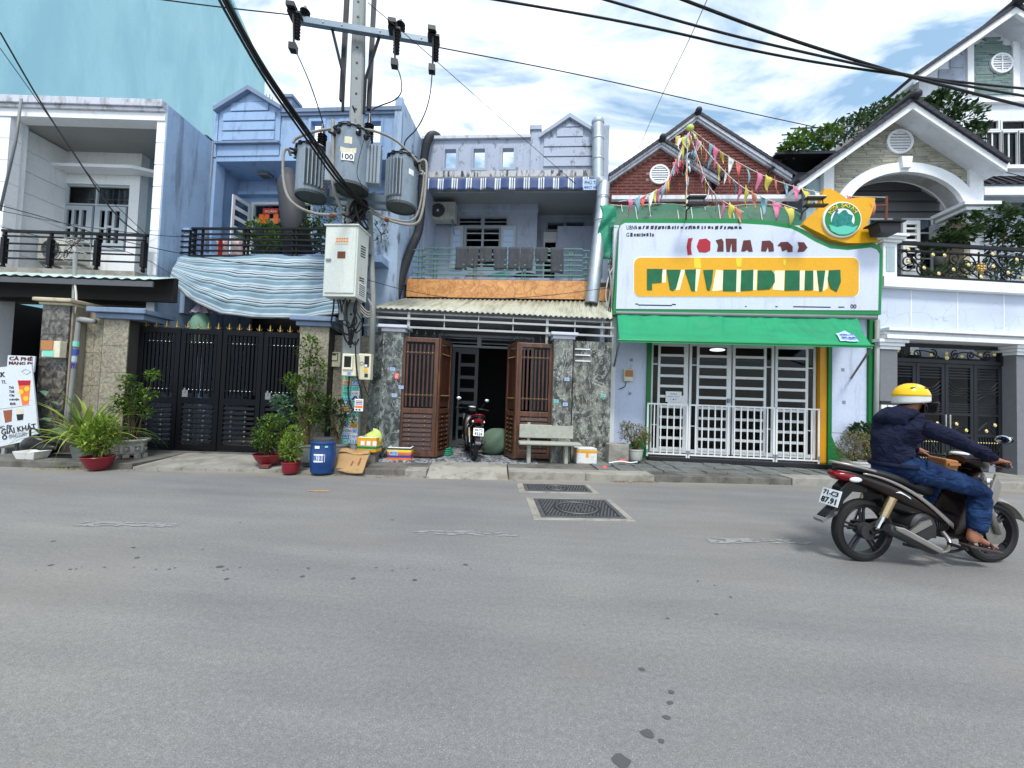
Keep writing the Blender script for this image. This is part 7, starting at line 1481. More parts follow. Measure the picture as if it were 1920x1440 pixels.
# bunting: strings of flags from the gable top
def bunting():
    fr = W;pk = (1293,246);va = 10.0;vb = YS-.05
    runs = [([(1293,246),(1268,300),(1250,345),(1232,358),(1195,372),(1160,378)],'string falling left past the round vent'),([(1290,250),(1288,300),(1287,340),(1288,385),(1287,400)],'string hanging straight down the front gable'),([(1293,250),(1310,300),(1325,345),(1350,375),(1395,398)],'string curving down to the middle of the green mesh'),([(1296,246),(1330,290),(1375,340),(1420,368),(1495,392)],'string falling right to the floodlight by the emblem'),([(1298,244),(1350,285),(1420,325),(1480,348),(1540,362),(1580,368),(1660,370)],'longest string reaching the post right of the emblem')]
    cols = ['flag_orange','flag_blue','flag_pink','flag_yellow','flag_white','flag_coral','flag_blue','flag_pink','flag_yellow']
    random.seed(12)
    for ri,(pts,lb) in enumerate(runs):
        n = len(pts);P3 = [fr.P(a,b,va+(vb-va)*min(1,(i/(n-1))*1.15)) for i,(a,b) in enumerate(pts)];sm = smooth(P3,2);t = T('bunting','colourful bunting, '+lb,'bunting',fr,P3[0],'bunting strung from the brick gable');O('string',MB().tube(sm,.007,4),'flag_white',t,smooth=True)
        L = [0]
        for i in range(1,len(sm)): L.append(L[-1]+(sm[i]-sm[i-1]).length)
        s_ = .12;k = ri*2
        while s_ < L[-1]-.1:
            i = next(j for j in range(1,len(L)) if L[j] >= s_);p = sm[i-1].lerp(sm[i],(s_-L[i-1])/(L[i]-L[i-1]));d = (sm[i]-sm[i-1]).normalized();w = .21;h = U(.28,.42);tw = U(-.9,.9);sw = U(-.1,.1)
            dn = Vector((sw,U(-.1,.12),-1)).normalized();side = Vector((d.x*math.cos(tw),d.x*math.sin(tw)*.8+.05,d.z)).normalized()*w
            def ff(u,v_): q = p+side*(u-.5)*(1-v_*.92)+dn*h*v_;q.y += .03*math.sin(v_*5+k)+.02*math.sin(u*6);q.x += .02*math.sin(v_*4+k*2);return q
            O('flag',MB().grid(ff,3,5),cols[k % len(cols)],t,smooth=True,solid=.003);s_ += U(.18,.3);k += 1
    # bunched flags at the gable top
    g = T('bunting_bunch','bunched tangle of flags tied at the peak of the brick gable','bunting',fr,fr.P(1293,240,va));O('knot',MB().ball(fr.P(1294,240,va),(.1,.08,.09),10,7),'bag_lime',g,smooth=True)
    for i in range(34):
        p = fr.P(1291+U(-24,20),252+U(0,58),va-U(.05,.3));a = U(-1,1);mb = MB().grid(lambda u,v_: (p.x+.12*(u-.5)*(1-v_)*math.cos(a)+.04*math.sin(v_*5+i),p.y+.1*(u-.5)*math.sin(a)+.03*math.sin(v_*4),p.z-.34*v_),3,4);O('flag',mb,cols[(i*5) % 9] if i % 3 else 'flag_blue',g,smooth=True,solid=.003)
bunting()
# ------------------------------------------------------------------ white villa (fifth)
def foliage(mb,c,r,n,L,Wd,zlo=-.5,out=.6,up=.3):
    for _ in range(n):
        d = rdir(-1,1);k = U(.35,1)**.5;p = Vector((c[0]+d.x*r[0]*k,c[1]+d.y*r[1]*k,c[2]+d.z*r[2]*k));e = (d*out+rdir(-.4,1)*.8+Vector((0,0,up))).normalized();s = U(.7,1.25);leaf(mb,p,e,L*s,Wd*s,U(.05,.5),U(.1,.35))
def spiral(cx_,cz,r0,turns,a0,sgn,v,n=26): return [Vector((cx_+r0*(1-i/n*.82)*math.cos(a0+sgn*turns*6.283*i/n),v,cz+r0*(1-i/n*.82)*math.sin(a0+sgn*turns*6.283*i/n))) for i in range(n+1)]
def villa():
    fr = ST;v = VG;pv = v-.25
    t = T('white_villa','white villa with balustraded terrace over a black gold trimmed gate, rightmost','house',fr,(X_(fr,1790,700,v),v,.12))
    a = fr.R(1650,655,1683,880,pv);z1 = a[3];xr0 = X_(fr,1906,700,pv)
    p0 = O('pillar',MB().box(a[0],a[1],pv,pv+.6,.1,z1),'pillar_grey',t,bevel=.01)
    O('pillar',MB().box(xr0,xr0+.5,pv,pv+.6,.1,z1),'pillar_grey',t);zc = Z_(fr,1665,637,pv)
    for xa,xb in ((a[0],a[1]),(xr0,xr0+.5)):
        h = (zc-z1)/3
        for k in range(3): B('capital',t,xa-.03-.05*k,xb+.03+.05*k,pv-.03-.04*k,pv+.6,z1+h*k+.002,z1+h*(k+1)-.002,'white_trim')
    B('sticker',p0,a[1]-.12,a[1]-.01,pv-.004,pv-.001,1.62,1.69,'paper_mint');B('base_band',p0,a[0]-.01,a[1]+.01,pv-.02,pv-.0005,1.5,1.56,'ink_black')
    for k in range(3): B('base_tile',p0,a[0]+.01+.14*k,a[0]+.13+.14*k,pv-.02,pv-.0005,1.4,1.48,'paper')
    x0,xe = a[0]-.02,a[0]+8;xw = a[0]-.05;zb = Z_(fr,1680,618,pv)
    for k,(d,h0,h1) in enumerate(((.16,0,.4),(.1,.42,.7),(.2,.72,1))): B('cornice',t,x0+.0,xe,pv-d,pv+.5,zc+.004+(zb-zc)*h0,zc+(zb-zc)*h1,'white_trim')
    zw = Z_(fr,1700,543,pv);zl = Z_(fr,1700,520,pv-.12);O('band_wall',MB().box(xw,xe,pv+.0,pv+.3,zb+.002,zw),'cracked_wall',t)
    for px in (1708,1795,1882): x = X_(fr,px,580,pv);B('groove_strip',t,x-.012,x+.012,pv-.006,pv-.0005,zb+.02,zw-.01,'ink_white')
    n = 12
    for k in range(n): B('ledge_slab',t,xw-.02+(xe-xw)*k/n+.004,xw-.02+(xe-xw)*(k+1)/n,pv-.14,pv+.6,zw+.003,zl,'white_trim')
    O('terrace_floor',MB().box(xw,xe,pv+.31,10.8,zl-.3,zl-.05),'concrete',t);O('lower_room',MB().box(xw,xe,11.0,11.1,0,zb).box(xw-.05,xw,v+.4,11,0,zw-.3),'dark_inside',t)
    # pedestal
    q = fr.R(1656,455,1678,520,pv-.06);pd = O('pedestal',MB().box(q[0],q[1]+.05,pv-.06,pv+.3,zl+.002,q[3]),'white_trim',t,bevel=.01);B('panel',pd,q[0]+.06,q[1]-.01,pv-.07,pv-.0605,zl+.12,q[3]-.08,'grey_green')
    for k,(e,h) in enumerate(((.05,.05),(.09,.05),(.13,.05))): B('cap',pd,q[0]-e,q[1]+.05+e,pv-.06-e,pv+.3+e,q[3]+.002+.052*k,q[3]+.052*k+h,'white_trim')
    # wrought iron railing
    vr = pv+.05;zt,zbm = Z_(fr,1750,459,vr),Z_(fr,1750,524,vr);xa = q[1]+.06;r = T('scroll_railing','black wrought iron scroll railing with gold rosettes on the villa terrace','railing',fr,(xa,vr,zl))
    for z,h in ((zt,.035),(zt-.16,.016),(zbm+.04,.02)): B('rail',r,xa,xe-1,vr-.03,vr+.03,z-h,z+h,'black_metal')
    ros = MB();ros.lathe([(.034,-.01),(.038,-.02),(.028,-.028),(.022,-.02),(.01,-.032)],n=12,axis='Y');rosette = mesh_of('rosette',ros,'gold_paint',35)
    H = zt-.16-zbm;ms = [mesh_of('scroll',MB().tube([Vector(p)-Vector((0,0,0)) for p in spiral(0,0,R_,1.6,a0,s_,0)],.014,5),'black_metal',True) for R_,a0,s_ in ((H*.42,math.pi/2,1),(H*.42,math.pi/2,-1),(H*.24,-math.pi/2,1),(H*.24,-math.pi/2,-1))]
    W_ = 1.9;x = xa+.05
    while x < xe-1.5:
        for mi,dx,dz,hx in ((0,.28,.5,1),(3,.62,.3,1),(2,.55,.75,1),(1,W_-.28,.5,1),(2,W_-.62,.3,1),(3,W_-.55,.75,1)): I(ms[mi],'scroll',r,(x+dx,vr,zbm+.04+H*dz))
        for f,s_ in ((x,1),(x+W_,-1)):
            O('curl',MB().tube([Vector((f+s_*(.1+.75*u),vr,zbm+.06+H*(.9-.8*u+.12*math.sin(u*6.283)))) for u in [i/14 for i in range(15)]],.014,5),'black_metal',r,smooth=True);O('curl',MB().tube([Vector((f+s_*(.05+.8*u),vr,zbm+.06+H*(.1+.35*math.sin(u*3.14159)))) for u in [i/14 for i in range(15)]],.012,5),'black_metal',r,smooth=True)
        for dx,dz in ((.28,.5),(.27,.95),(.62,.3),(.82,.8),(W_-.28,.5),(W_-.62,.3),(W_-.82,.8),(.95,.12)): I(rosette,'rosette',r,(x+dx,vr-.02,zbm+.05+H*dz))
        c = x+W_;I(rosette,'rosette',r,(c,vr-.02,zbm+.1),None,1.0);mb = MB()
        for dx,dz in ((0,.3),(-.06,.38),(.06,.38),(0,.46),(-.07,.47),(.07,.47),(0,.56),(0,.36)): mb.ball((c+dx,vr-.03,zbm+H*dz+.04),.045,8,6)
        O('flower_cluster',mb,'gold',r,smooth=True);B('baluster',r,c-.012,c+.012,vr-.01,vr+.01,zbm,zt-.1,'black_metal');x += W_
    # gate with scroll transom
    g = T('iron_gate','dark grey iron double gate with wavy scrollwork and gold rosettes','gate',fr,(X_(fr,1795,800,v),v,.12));ga,gb_ = a[1]+.01,xr0-.01;tz0,tz1 = Z_(fr,1795,683,v),zc-.02;f = O('frame',MB().wall(ga,gb_,tz0,tz1,v-.05,v+.03,[(ga+.06,gb_-.06,tz0+.08,tz1-.06)]),'gate_gray',g)
    cz = (tz0+tz1)/2;HH = (tz1-tz0)-.16;cx_ = (ga+gb_)/2
    for s_ in (-1,1):
        for k,(dx,R_,a0,sg) in enumerate(((.25,.42,1.2,1),(.62,.4,-1.8,-1),(1.0,.44,1.0,1))): O('scroll',MB().tube(spiral(cx_+s_*dx,cz,HH*R_,1.5,a0 if s_ > 0 else math.pi-a0,sg*s_,v-.01),.013,5),'gate_gray',f,smooth=True)
        for dx,dz in ((.35,-.12),(.78,.1),(1.1,.15)): I(rosette,'rosette',f,(cx_+s_*dx,v-.04,cz+HH*dz))
        O('curl',MB().tube([Vector((cx_+s_*(.05+1.05*u),v-.01,cz-HH*.45+HH*.8*math.sin(u*3.6)*(1-u*.2))) for u in [i/16 for i in range(17)]],.013,5),'gate_gray',f,smooth=True)
    I(rosette,'rosette',f,(cx_,v-.04,cz-HH*.32),None,1.3);I(rosette,'rosette',f,(cx_,v-.04,cz+.02))
    O('dark_backing',MB().box(ga-.1,gb_+.1,v+1.6,v+1.7,.12,zc),'dark_inside',t)
    stud = mesh_of('stud',MB().ball((0,0,0),(.015,.012,.015),7,5),'gold_paint',True)
    w = (gb_-ga)/4;zt_,zb_ = tz0-.004,.2
    for i in range(4):
        p,q_ = ga+w*i+.006,ga+w*(i+1)-.006;fm = .075;h = zt_-zb_;z_a,z_b,z_c = zb_+.30*h,zb_+.50*h,zb_+.58*h
        L = O('gate_leaf',MB().wall(p,q_,zb_,zt_,v-.03,v+.02,[(p+fm,q_-fm,zb_+.08,z_a),(p+fm,q_-fm,z_a+.06,z_b),(p+fm,q_-fm,z_b+.06,zt_-.08)]),'gate_gray',g,bevel=.005);A,Bq = p+fm,q_-fm
        for k in range(8): x = A+(Bq-A)*(k+.5)/8;B('bar',L,x-.012,x+.012,v-.015,v+.01,zb_+.08,z_a,'gate_gray');I(stud,'stud',L,(x,v-.02,zb_+.2));I(stud,'stud',L,(x,v-.02,z_a-.12))
        for z in [zt_-.12-.06*k for k in range(4)]+[z_b+.1+.05*k for k in range(4)]: B('rail',L,A,Bq,v-.02,v+.0,z-.01,z+.012,'gate_gray')
        zm0,zm1 = z_b+.3,zt_-.36;sg = 1 if i % 2 else -1
        for k in range(4):
            O('wave',MB().tube([Vector((A+(Bq-A)*(u if sg > 0 else 1-u),v-.01,zm0+(zm1-zm0)*(.08+.16*k)+(zm1-zm0)*.42*(u**1.5)+.05*math.sin(u*5+k*.5))) for u in [j/12 for j in range(13)]],.011,5),'gate_gray',L,smooth=True)
        for k in range(3): O('curl',MB().tube([Vector((A+(Bq-A)*(u if sg > 0 else 1-u),v-.01,z_a+.1+.05*k+.12*math.sin(u*4-k*.4))) for u in [j/10 for j in range(11)]],.01,5),'gate_gray',L,smooth=True)
        I(rosette,'rosette',L,(A+(Bq-A)*(.35 if sg > 0 else .75),v-.035,z_a+.14));I(rosette,'rosette',L,(A+(Bq-A)*(.75 if sg > 0 else .3),v-.035,z_a+.27))
    for s_ in (-1,1): O('handle',MB().tube([(cx_+s_*.05,v-.08,z_a+.02),(cx_+s_*.05,v-.08,z_b+.02)],.016,8),'chrome',g)
    O('gate_foot',MB().box(cx_+.95,cx_+1.1,v-.06,v-.0305,.125,.3),'ink_grey',g)
    # neighbouring side wall strip
    O('side_strip',MB().box(a[0]-.14,a[0]-.05,pv+.2,pv+.7,0,zw),'grey_green',t)
villa()
def portico():
    fr = W;v = 9.9;t = T('gabled_portico','white gabled portico with beige stone face, round vent and arch above the terrace','portico',fr,(X_(fr,1690,520,v),v,3.5));ov = .5
    wl,wr = X_(fr,1560,330,v),X_(fr,1812,340,v);zl,zr = Z_(fr,1560,306,v),Z_(fr,1812,306,v);zl = zr = (zl+zr)/2;ap = fr.P(1686,222,v);c = fr.P(1692,402,v);ra = (X_(fr,1806,395,v)-X_(fr,1584,395,v))/2;rb = Z_(fr,1690,326,v)-c.z;oa,ob = ra+.27,rb+.24;zbt = c.z-.25
    def ell(a_,b_,n=28): return [(c.x+a_*math.cos(math.pi*i/n),c.z+b_*math.sin(math.pi*i/n)) for i in range(n+1)]
    e = ell(ra,rb);out_ = [(wl,zbt),(e[-1][0],zbt)]+e[::-1]+[(e[0][0],zbt),(wr,zbt),(wr,zr),(ap.x,ap.z),(wl,zl)]
    if ra+.01 > (wr-wl)/2: pass
    body = O('gable_wall',tri_prism(out_,v+.012,v+.3),'stone_beige',t)
    arch = [(x,z) for x,z in ell(oa,ob)]+[(c.x-oa,zbt),(c.x-ra,zbt)]+ell(ra,rb)[::-1]+[(c.x+ra,zbt),(c.x+oa,zbt)]
    O('arch',tri_prism(arch,v-.09,v+.34),'white_trim',t);ky = fr.P(1690,309,v);O('keystone',MB().prism([(ky.x-.09,ky.z-.16),(ky.x+.09,ky.z-.16),(ky.x+.13,ky.z+.12),(ky.x-.13,ky.z+.12)],v-.16,v-.0),'white_trim',t,bevel=.01)
    vc = fr.P(1685,267,v);VR = X_(fr,1710,267,v)-vc.x;kl,kr = (ap.z-zl)/(ap.x-wl),(zr-ap.z)/(wr-ap.x)
    brick_fill(body,fr,lambda x,z: wl < x < wr and z < (ap.z+(x-ap.x)*kr if x > ap.x else zl+(x-wl)*kl)-.03 and ((x-c.x)/oa)**2+((z-c.z)/ob)**2 > 1 and (z > c.z or abs(x-c.x) > oa) and math.hypot(x-vc.x,z-vc.z) > VR,wl,wr,zbt,ap.z,v,.3,.062,.006,'stone_beige',None,jit=.007,cap=290,lens=(.6,1.5))
    vent_round(t,fr,vc.x,vc.z,VR,v)
    for l,r_,n_ in ((1541,1560,0),(1812,1838,1)):
        x0,x1 = X_(fr,l,340,v),X_(fr,r_,340,v);O('pilaster',MB().box(x0,x1,v-.07,v+.34,zbt-1.6,zl+.35-.3*(1-n_)),'white_trim',t)
    x0,x1 = X_(fr,1792,392,v),X_(fr,1842,392,v);zc = Z_(fr,1815,388,v)
    for k in range(3): B('capital',t,x0-.1+.1*k,x1+.1-.06*k,v-.3+.07*k,v+.5,zc-.08-.1*k,zc-.1*k-.003,'white_trim')
    O('column',MB().box(x0+.12,x1-.03,v-.06,v+.35,3.5,zc-.3),'cap_cream',t);O('beam_return',MB().box(x1-.3,x1-.1,v+.35,v+2.5,zc-.4,zc-.05),'house_white',t)
    # roof
    vv = v-ov;A = fr.P(1712,190,vv);El,Er = fr.P(1497,345,vv),fr.P(1889,309,vv);sl,sr = (A.z-El.z)/(A.x-El.x),(A.z-Er.z)/(Er.x-A.x)
    for e_,s_ in ((El,-1),(Er,1)):
        p = [(e_.x,e_.z-.1),(A.x,A.z-.12),(A.x,A.z-.02),(e_.x,e_.z+.0)][::(1 if s_ > 0 else -1)]
        O('roof_slab',MB().prism([(a_,b_-.004) for a_,b_ in p],vv+.06,v+3),'house_white',t);O('barge_board',MB().prism([(a_,b_-(.06 if i in (0,1) else 0)) for i,(a_,b_) in enumerate([(e_.x,e_.z-.1),(A.x,A.z-.12),(A.x,A.z-.0),(e_.x,e_.z+.02)])][::(1 if s_ > 0 else -1)],vv,vv+.055),'white_trim',t)
        roof_tiles_edge(t,fr,(e_.x,0,e_.z+.06),(A.x,0,A.z+.05),vv-.06,v+3,15,th=.09)
    O('ridge_cap',MB().ball((A.x,vv-.08,A.z+.1),(.11,.1,.1),14,9).tube([(A.x,vv-.05,A.z+.12),(A.x,v+3,A.z+.12)],.12,10),'roof_dark',t,smooth=40)
    # sided back wall
    vb = v+1.0;x0,x1 = X_(fr,1564,380,vb),X_(fr,1822,380,vb);z0,z1 = 3.2,Z_(fr,1700,318,vb);O('back_wall',MB().box(x0,x1,vb+.02,vb+.15,z0,z1),'grey_wall',t);n = 16
    bw = O('siding',MB().box(x0,x1,vb+.03-.018,vb+.019,z0,z1),'dim_inside',t)
    for k in range(n): B('siding_board',bw,x0,x1,vb-.02,vb+.011,z0+(z1-z0)*k/n+.02,z0+(z1-z0)*(k+1)/n-.03,'pillar_grey',rot=(-.1,0,0))
    O('return_wall',MB().box(X_(fr,1800,400,vb-.3),X_(fr,1800,400,vb-.3)+.12,vb-.5,vb-.03,z0,z1),'grey_wall',t)
    for l,r_ in ((1626,1672),(1690,1748)):
        q = fr.R(l,410,r_,470,vb-.05);window(t,q[0],q[1],z0+.8,q[3],vb-.08,'white_metal',2,.35,2)
    q = fr.R(1690,415,1722,460,vb-.45);sh = O('shutter',MB().wall(q[0],q[1],q[2]-.8,q[3],vb-.5,vb-.45,[(q[0]+.08,q[1]-.08,q[2]-.7,q[3]-.1)]),'white_metal',t,)
    for k in range(8): z = q[2]-.68+(q[3]-q[2]+.6)*k/8;B('slat',sh,q[0]+.08,q[1]-.08,vb-.49,vb-.46,z,z+.06,'white_metal',rot=(-.4,0,0))
    b = T('bird_box','small dark grey roofed box on a post left of the terrace railing','lantern box',fr,fr.P(1663,450,7.9));p = fr.P(1660,428,7.9);O('box',MB().prism([(p.x-.16,p.z-.12),(p.x+.16,p.z-.12),(p.x+.2,p.z+.07),(p.x-.2,p.z+.07)],7.8,8.05),'ink_black',b);O('roof',MB().box(p.x-.25,p.x+.25,7.75,8.1,p.z+.072,p.z+.1),'gate_gray',b)
portico()
def rear_villa():
    fr = W;v = 13.5;t = T('rear_gable_house','tall white gabled house with grey green stone face and round cross vent, top right','house',fr,(X_(fr,1900,600,v),v,0));xl = X_(fr,1723,220,v);A = fr.P(1902,14,v-.6);El = fr.P(1716,143,v-.6);Er_x = A.x+(A.x-El.x);ws = xl;we = Er_x-.4;ze = Z_(fr,1730,190,v)
    kk = (A.z-El.z)/(A.x-El.x);zl = El.z+(ws-El.x)*kk-.12
    qs = fr.R(1838,250,1880,314,v),fr.R(1884,250,1935,314,v)
    hs = [fr.R(1815,250,1842,312,v),fr.R(1846,250,1873,312,v),fr.R(1877,250,1904,312,v),fr.R(1908,250,1935,312,v),fr.R(1826,229,1868,244,v),fr.R(1876,229,1920,244,v)]
    O('wall',MB().wall(ws,we,3,ze,v,v+.3,hs),'house_white',t);O('room',MB().box(ws+.3,we,v+1,v+1.1,3,ze).box(ws,ws+.1,v+.3,v+1,3,ze),'dark_inside',t)
    gw = O('gable_wall',MB().prism([(ws,ze),(we,ze),(we,zl),(A.x,A.z-.15),(ws,zl)],v,v+.3),'house_white',t)
    B('string_course',t,ws-.05,we,v-.12,v-.001,ze-.16,ze-.01,'white_trim')
    for k,q in enumerate(hs):
        f = O('window',MB().wall(q[0]-.05,q[1]+.05,q[2]-.05,q[3]+.05,v-.06,v+.05,[q]),'white_metal',t);B('pane',f,q[0],q[1],v+.0,v+.006,q[2],q[3],'glass');m = 7 if k < 4 else 2
        for j in range(m): z = q[2]+(q[3]-q[2])*(j+1)/(m+1);B('glazing_bar',f,q[0],q[1],v+.06,v+.08,z-.015,z+.015,'window_frame')
        if k < 4: B('glazing_bar',f,(q[0]+q[1])/2-.02,(q[0]+q[1])/2+.02,v-.02,v-.001,q[2],q[3],'white_metal')
    z = Z_(fr,1870,317,v);B('sill',t,hs[0][0]-.15,we,v-.18,v-.001,z-.08,z+.04,'white_trim')
    # stone face
    sx0,sx1 = X_(fr,1822,140,v),X_(fr,1822,140,v);c = A.x-.05;hw = c-sx0;zb = ze+.16;O('stone_back',MB().prism([(sx0,zb),(c+hw,zb),(c+hw,zb+1.55),(c,zb+1.55+hw*kk*.95),(sx0,zb+1.55)],v-.02,v-.001),'stone_green',t);sb = t
    st = O('stone_face',MB().box(sx0,sx0+.02,v-.025,v-.0205,zb,zb+.02),'stone_back',t);vc = fr.P(1873,122,v);VR = X_(fr,1894,122,v)-vc.x
    brick_fill(st,fr,lambda x,z: sx0 < x < c+hw and z < zb+1.55+(hw-abs(x-c))*kk*.95 and math.hypot(x-vc.x,z-vc.z) > VR,sx0,c+hw,zb,zb+3.3,v-.035,.38,.075,.006,'stone_green',None,jit=.006,cap=250,lens=(.6,1.5))
    vent_round(t,fr,vc.x,vc.z,VR,v-.05,cross=True)
    B('frame_strip',t,sx0-.2,sx0-.01,v-.08,v-.001,zb,zb+1.75,'white_trim');B('frame_strip',t,c+hw+.01,c+hw+.2,v-.08,v-.001,zb,zb+1.75,'white_trim')
    O('frame_strip',MB().prism([(sx0-.2,zb+1.56),(c,zb+1.56+(hw+.2)*kk*.95),(c,zb+1.8+(hw+.2)*kk*.95),(sx0-.2,zb+1.8)][::-1][::-1],v-.075,v-.036),'white_trim',t)
    for k in range(4): z = zb+.05+.45*k;B('siding_board',t,ws+.6+max(0,(k-1))*.35,sx0-.24,v-.03,v-.001,z,z+.41,'grey_wall')
    for e,s_ in ((El.x,-1),(Er_x,1)):
        O('roof_slab',MB().prism([(e,El.z-.14),(A.x,A.z-.14),(A.x,A.z-.02),(e,El.z-.02)][::s_],v-.55,v+6),'house_white',t);O('barge_board',MB().prism([(e,El.z-.24),(A.x,A.z-.24),(A.x,A.z-.0),(e,El.z-.0)][::s_],v-.65,v-.551),'white_trim',t);roof_tiles_edge(t,fr,(e,0,El.z+.04),(A.x,0,A.z+.04),v-.7,v+6,22,th=.11)
    O('ridge_cap',MB().ball((A.x,v-.75,A.z+.12),(.2,.14,.16),14,9).tube([(A.x,v-.7,A.z+.1),(A.x,v+6,A.z+.1)],.14,10),'roof_dark',t,smooth=40)
    # tiled lean-to between
    lv = 11.2;x0,x1 = X_(fr,1838,330,lv),X_(fr,1838,330,lv)+6;za,zt = Z_(fr,1880,347,lv),Z_(fr,1880,322,13);ln = T('lean_to_roof','dark tiled lean to roof right of the portico','roof',fr,(x0,lv,za));r_ = 7;nc = 16
    sl = O('slab',MB().add([(x0,lv,za-.02),(x1,lv,za-.02),(x1,13.3,zt-.02),(x0,13.3,zt-.02),(x0,lv,za-.1),(x1,lv,za-.1),(x1,13.3,zt-.1),(x0,13.3,zt-.1)],[(0,1,2,3),(7,6,5,4),(4,5,1,0),(3,2,6,7),(0,3,7,4),(1,5,6,2)]),'house_white',ln);an = math.atan2(zt-za,13.3-lv)
    tm = mesh_of('roof_tile',MB().grid(lambda u,w: ((u-.5)*.27,(w-.5)*.36,.03*math.sin(u*math.pi)+.03*(1-w)),6,1),'roof_dark',True)
    for j in range(r_):
        for i in range(nc): I(tm,'roof_tile',sl,(x0+.13+i*.26,lv+.1+j*.31,za+.0+(zt-za)*(.1+j*.31)/(13.3-lv)),(an,0,0))
    B('fascia',ln,x0,x1,lv-.1,lv-.02,za-.32,za-.12,'white_trim');B('gap_shade',ln,x0,x1,lv+.3,lv+.4,za-.5,za-.33,'dim_inside');B('wall',ln,x0,x1,lv+.5,lv+.6,3.3,za-.3,'grey_wall')  # solid dim strip paints the shade of the gap below the fascia
rear_villa()
def annex():
    fr = W;v = 10.8;t = T('side_annex','grey annex with black flat canopy and yellow louvres between gable and portico','annex',fr,(X_(fr,1500,400,v),v,3));a = fr.R(1478,290,1500,400,v);O('wall',MB().box(a[0],X_(fr,1545,340,v),v,v+2,2,a[3]+.1),'grey_wall',t)
    q = fr.R(1512,298,1534,320,v-.02);n = 5
    for k in range(n): B('louvre',t,q[0],q[1],v-.03,v-.005,q[2]+(q[3]-q[2])*k/n,q[2]+(q[3]-q[2])*(k+.75)/n,'yellow_louver',rot=(-.3,0,0))
    x0,x1 = X_(fr,1456,285,v-.8),X_(fr,1585,285,v-.8);z = Z_(fr,1520,284,v-.8);O('canopy',MB().box(x0,x1,v-.8,v+1.6,z-.06,z+.0).box(x0+.25,x1,v-.5,v+1.6,z+.002,z+.22),'gate_gray',t,bevel=.01);O('canopy_prop',MB().prism([(x0-.1,z-.5),(x0+.1,z-.06),(x0+.3,z-.06)],v-.6,v+1),'gate_gray',t)
    O('green_side_wall',MB().box(X_(fr,1512,370,9.95),X_(fr,1541,370,9.95)+.0,9.95,10.1,3,Z_(fr,1530,335,9.95)),'grey_green',t)
    pe = T('bamboo_pergola','thin grey bamboo trellis poles sticking out over the annex roof','pergola',fr,fr.P(1520,265,v));
    for (l,t_,r_,b_,dv) in ((1482,241,1600,237,0),(1466,253,1590,246,.2),(1480,262,1570,256,.6),(1490,268,1575,262,.9)): O('pole',MB().tube([fr.P(l,t_,v+dv),fr.P(r_,b_,v+dv)],.02,5),'bamboo',pe)
    for k in range(7): px = 1478+k*14;O('pole',MB().tube([fr.P(px+16,240,v),fr.P(px,268,v+.9)],.014,5),'bamboo',pe)
    random.seed(31)
    def vine(label,blobs,mats='leaf_green',n=300,L=.16,Wd=.09,group='climbing plants on the roofs'):
        b0 = blobs[0];tr = T('climbing_plant',label,'plant',fr,fr.P(b0[0],b0[1]+b0[3]*.5,b0[4]),group);mb = MB();st = MB()
        for px,py,rx,ry,vv in blobs:
            c = fr.P(px,py,vv);s = vv/F;foliage(mb,c,(rx*s,.5,ry*s),n,L,Wd);
            for _ in range(4): d = rdir(-.2,1);st.tube([Vector(c)-Vector((0,0,ry*s*.8)),Vector(c),Vector(c)+Vector((d.x*rx*s,d.y*.4,d.z*ry*s))],.018,5,r2=.006)
        O('leaves',mb,mats,tr,kind='stuff');O('stem',st,'stem',tr)
    vine('bright green creeper hanging over the black annex canopy',[(1498,272,30,16,10.3),(1540,262,28,12,10.4),(1478,284,12,12,10.2)],'leaf_green',240,.15,.07)
    vine('dark vine bush behind the left slope of the portico roof',[(1570,250,34,16,12),(1610,232,34,16,12),(1650,210,30,12,12.4),(1690,196,24,10,12.6)],'leaf_dark',260,.16,.07)
    vine('leafy tree crown behind the right slope of the portico roof',[(1770,208,34,18,12.2),(1800,228,30,26,12.2),(1812,262,16,22,12.2),(1745,196,16,10,12.4)],'leaf_dark',240,.2,.1)
    vine('glossy vine spilling over the villa terrace railing on the right',[(1805,425,22,18,9.9),(1850,412,30,22,9.9),(1905,420,30,26,9.9),(1880,448,30,22,9.8),(1935,460,30,30,9.8),(1800,446,16,12,9.7),(1765,456,14,9,9.7)],'leaf_dark',320,.15,.08,'terrace plants behind the scroll railing')
    vine('low dark fern like planting behind the scroll railing',[(1850,508,46,12,9.5),(1905,508,36,14,9.6),(1780,512,30,10,9.4)],'leaf_dark',200,.22,.04,'terrace plants behind the scroll railing')
    # blue house balcony planting
    vine('bushy green balcony plant in the middle behind the black bars',[(500,440,30,24,8.15),(535,448,26,24,8.15),(480,458,18,18,8.15)],'leaf_green',330,.11,.05,'plants on the blue balcony')
    vine('dark leafy balcony plant beside the wrapped parasol',[(590,446,24,26,8.15),(575,462,24,18,8.1),(618,455,18,22,8.1)],'leaf_dark',300,.11,.05,'plants on the blue balcony')
    vine('airy flowering shrub with thin twigs above the cabinet',[(600,405,24,24,8.3),(628,395,26,22,8.3),(610,425,26,14,8.3)],'leaf_green',90,.1,.045,'plants on the blue balcony')
    vine('small creeper growing under the right transformer',[(690,368,20,8,8.2),(715,440,12,20,8.15)],'leaf_green',50,.1,.05,'plants on the blue balcony')
annex()
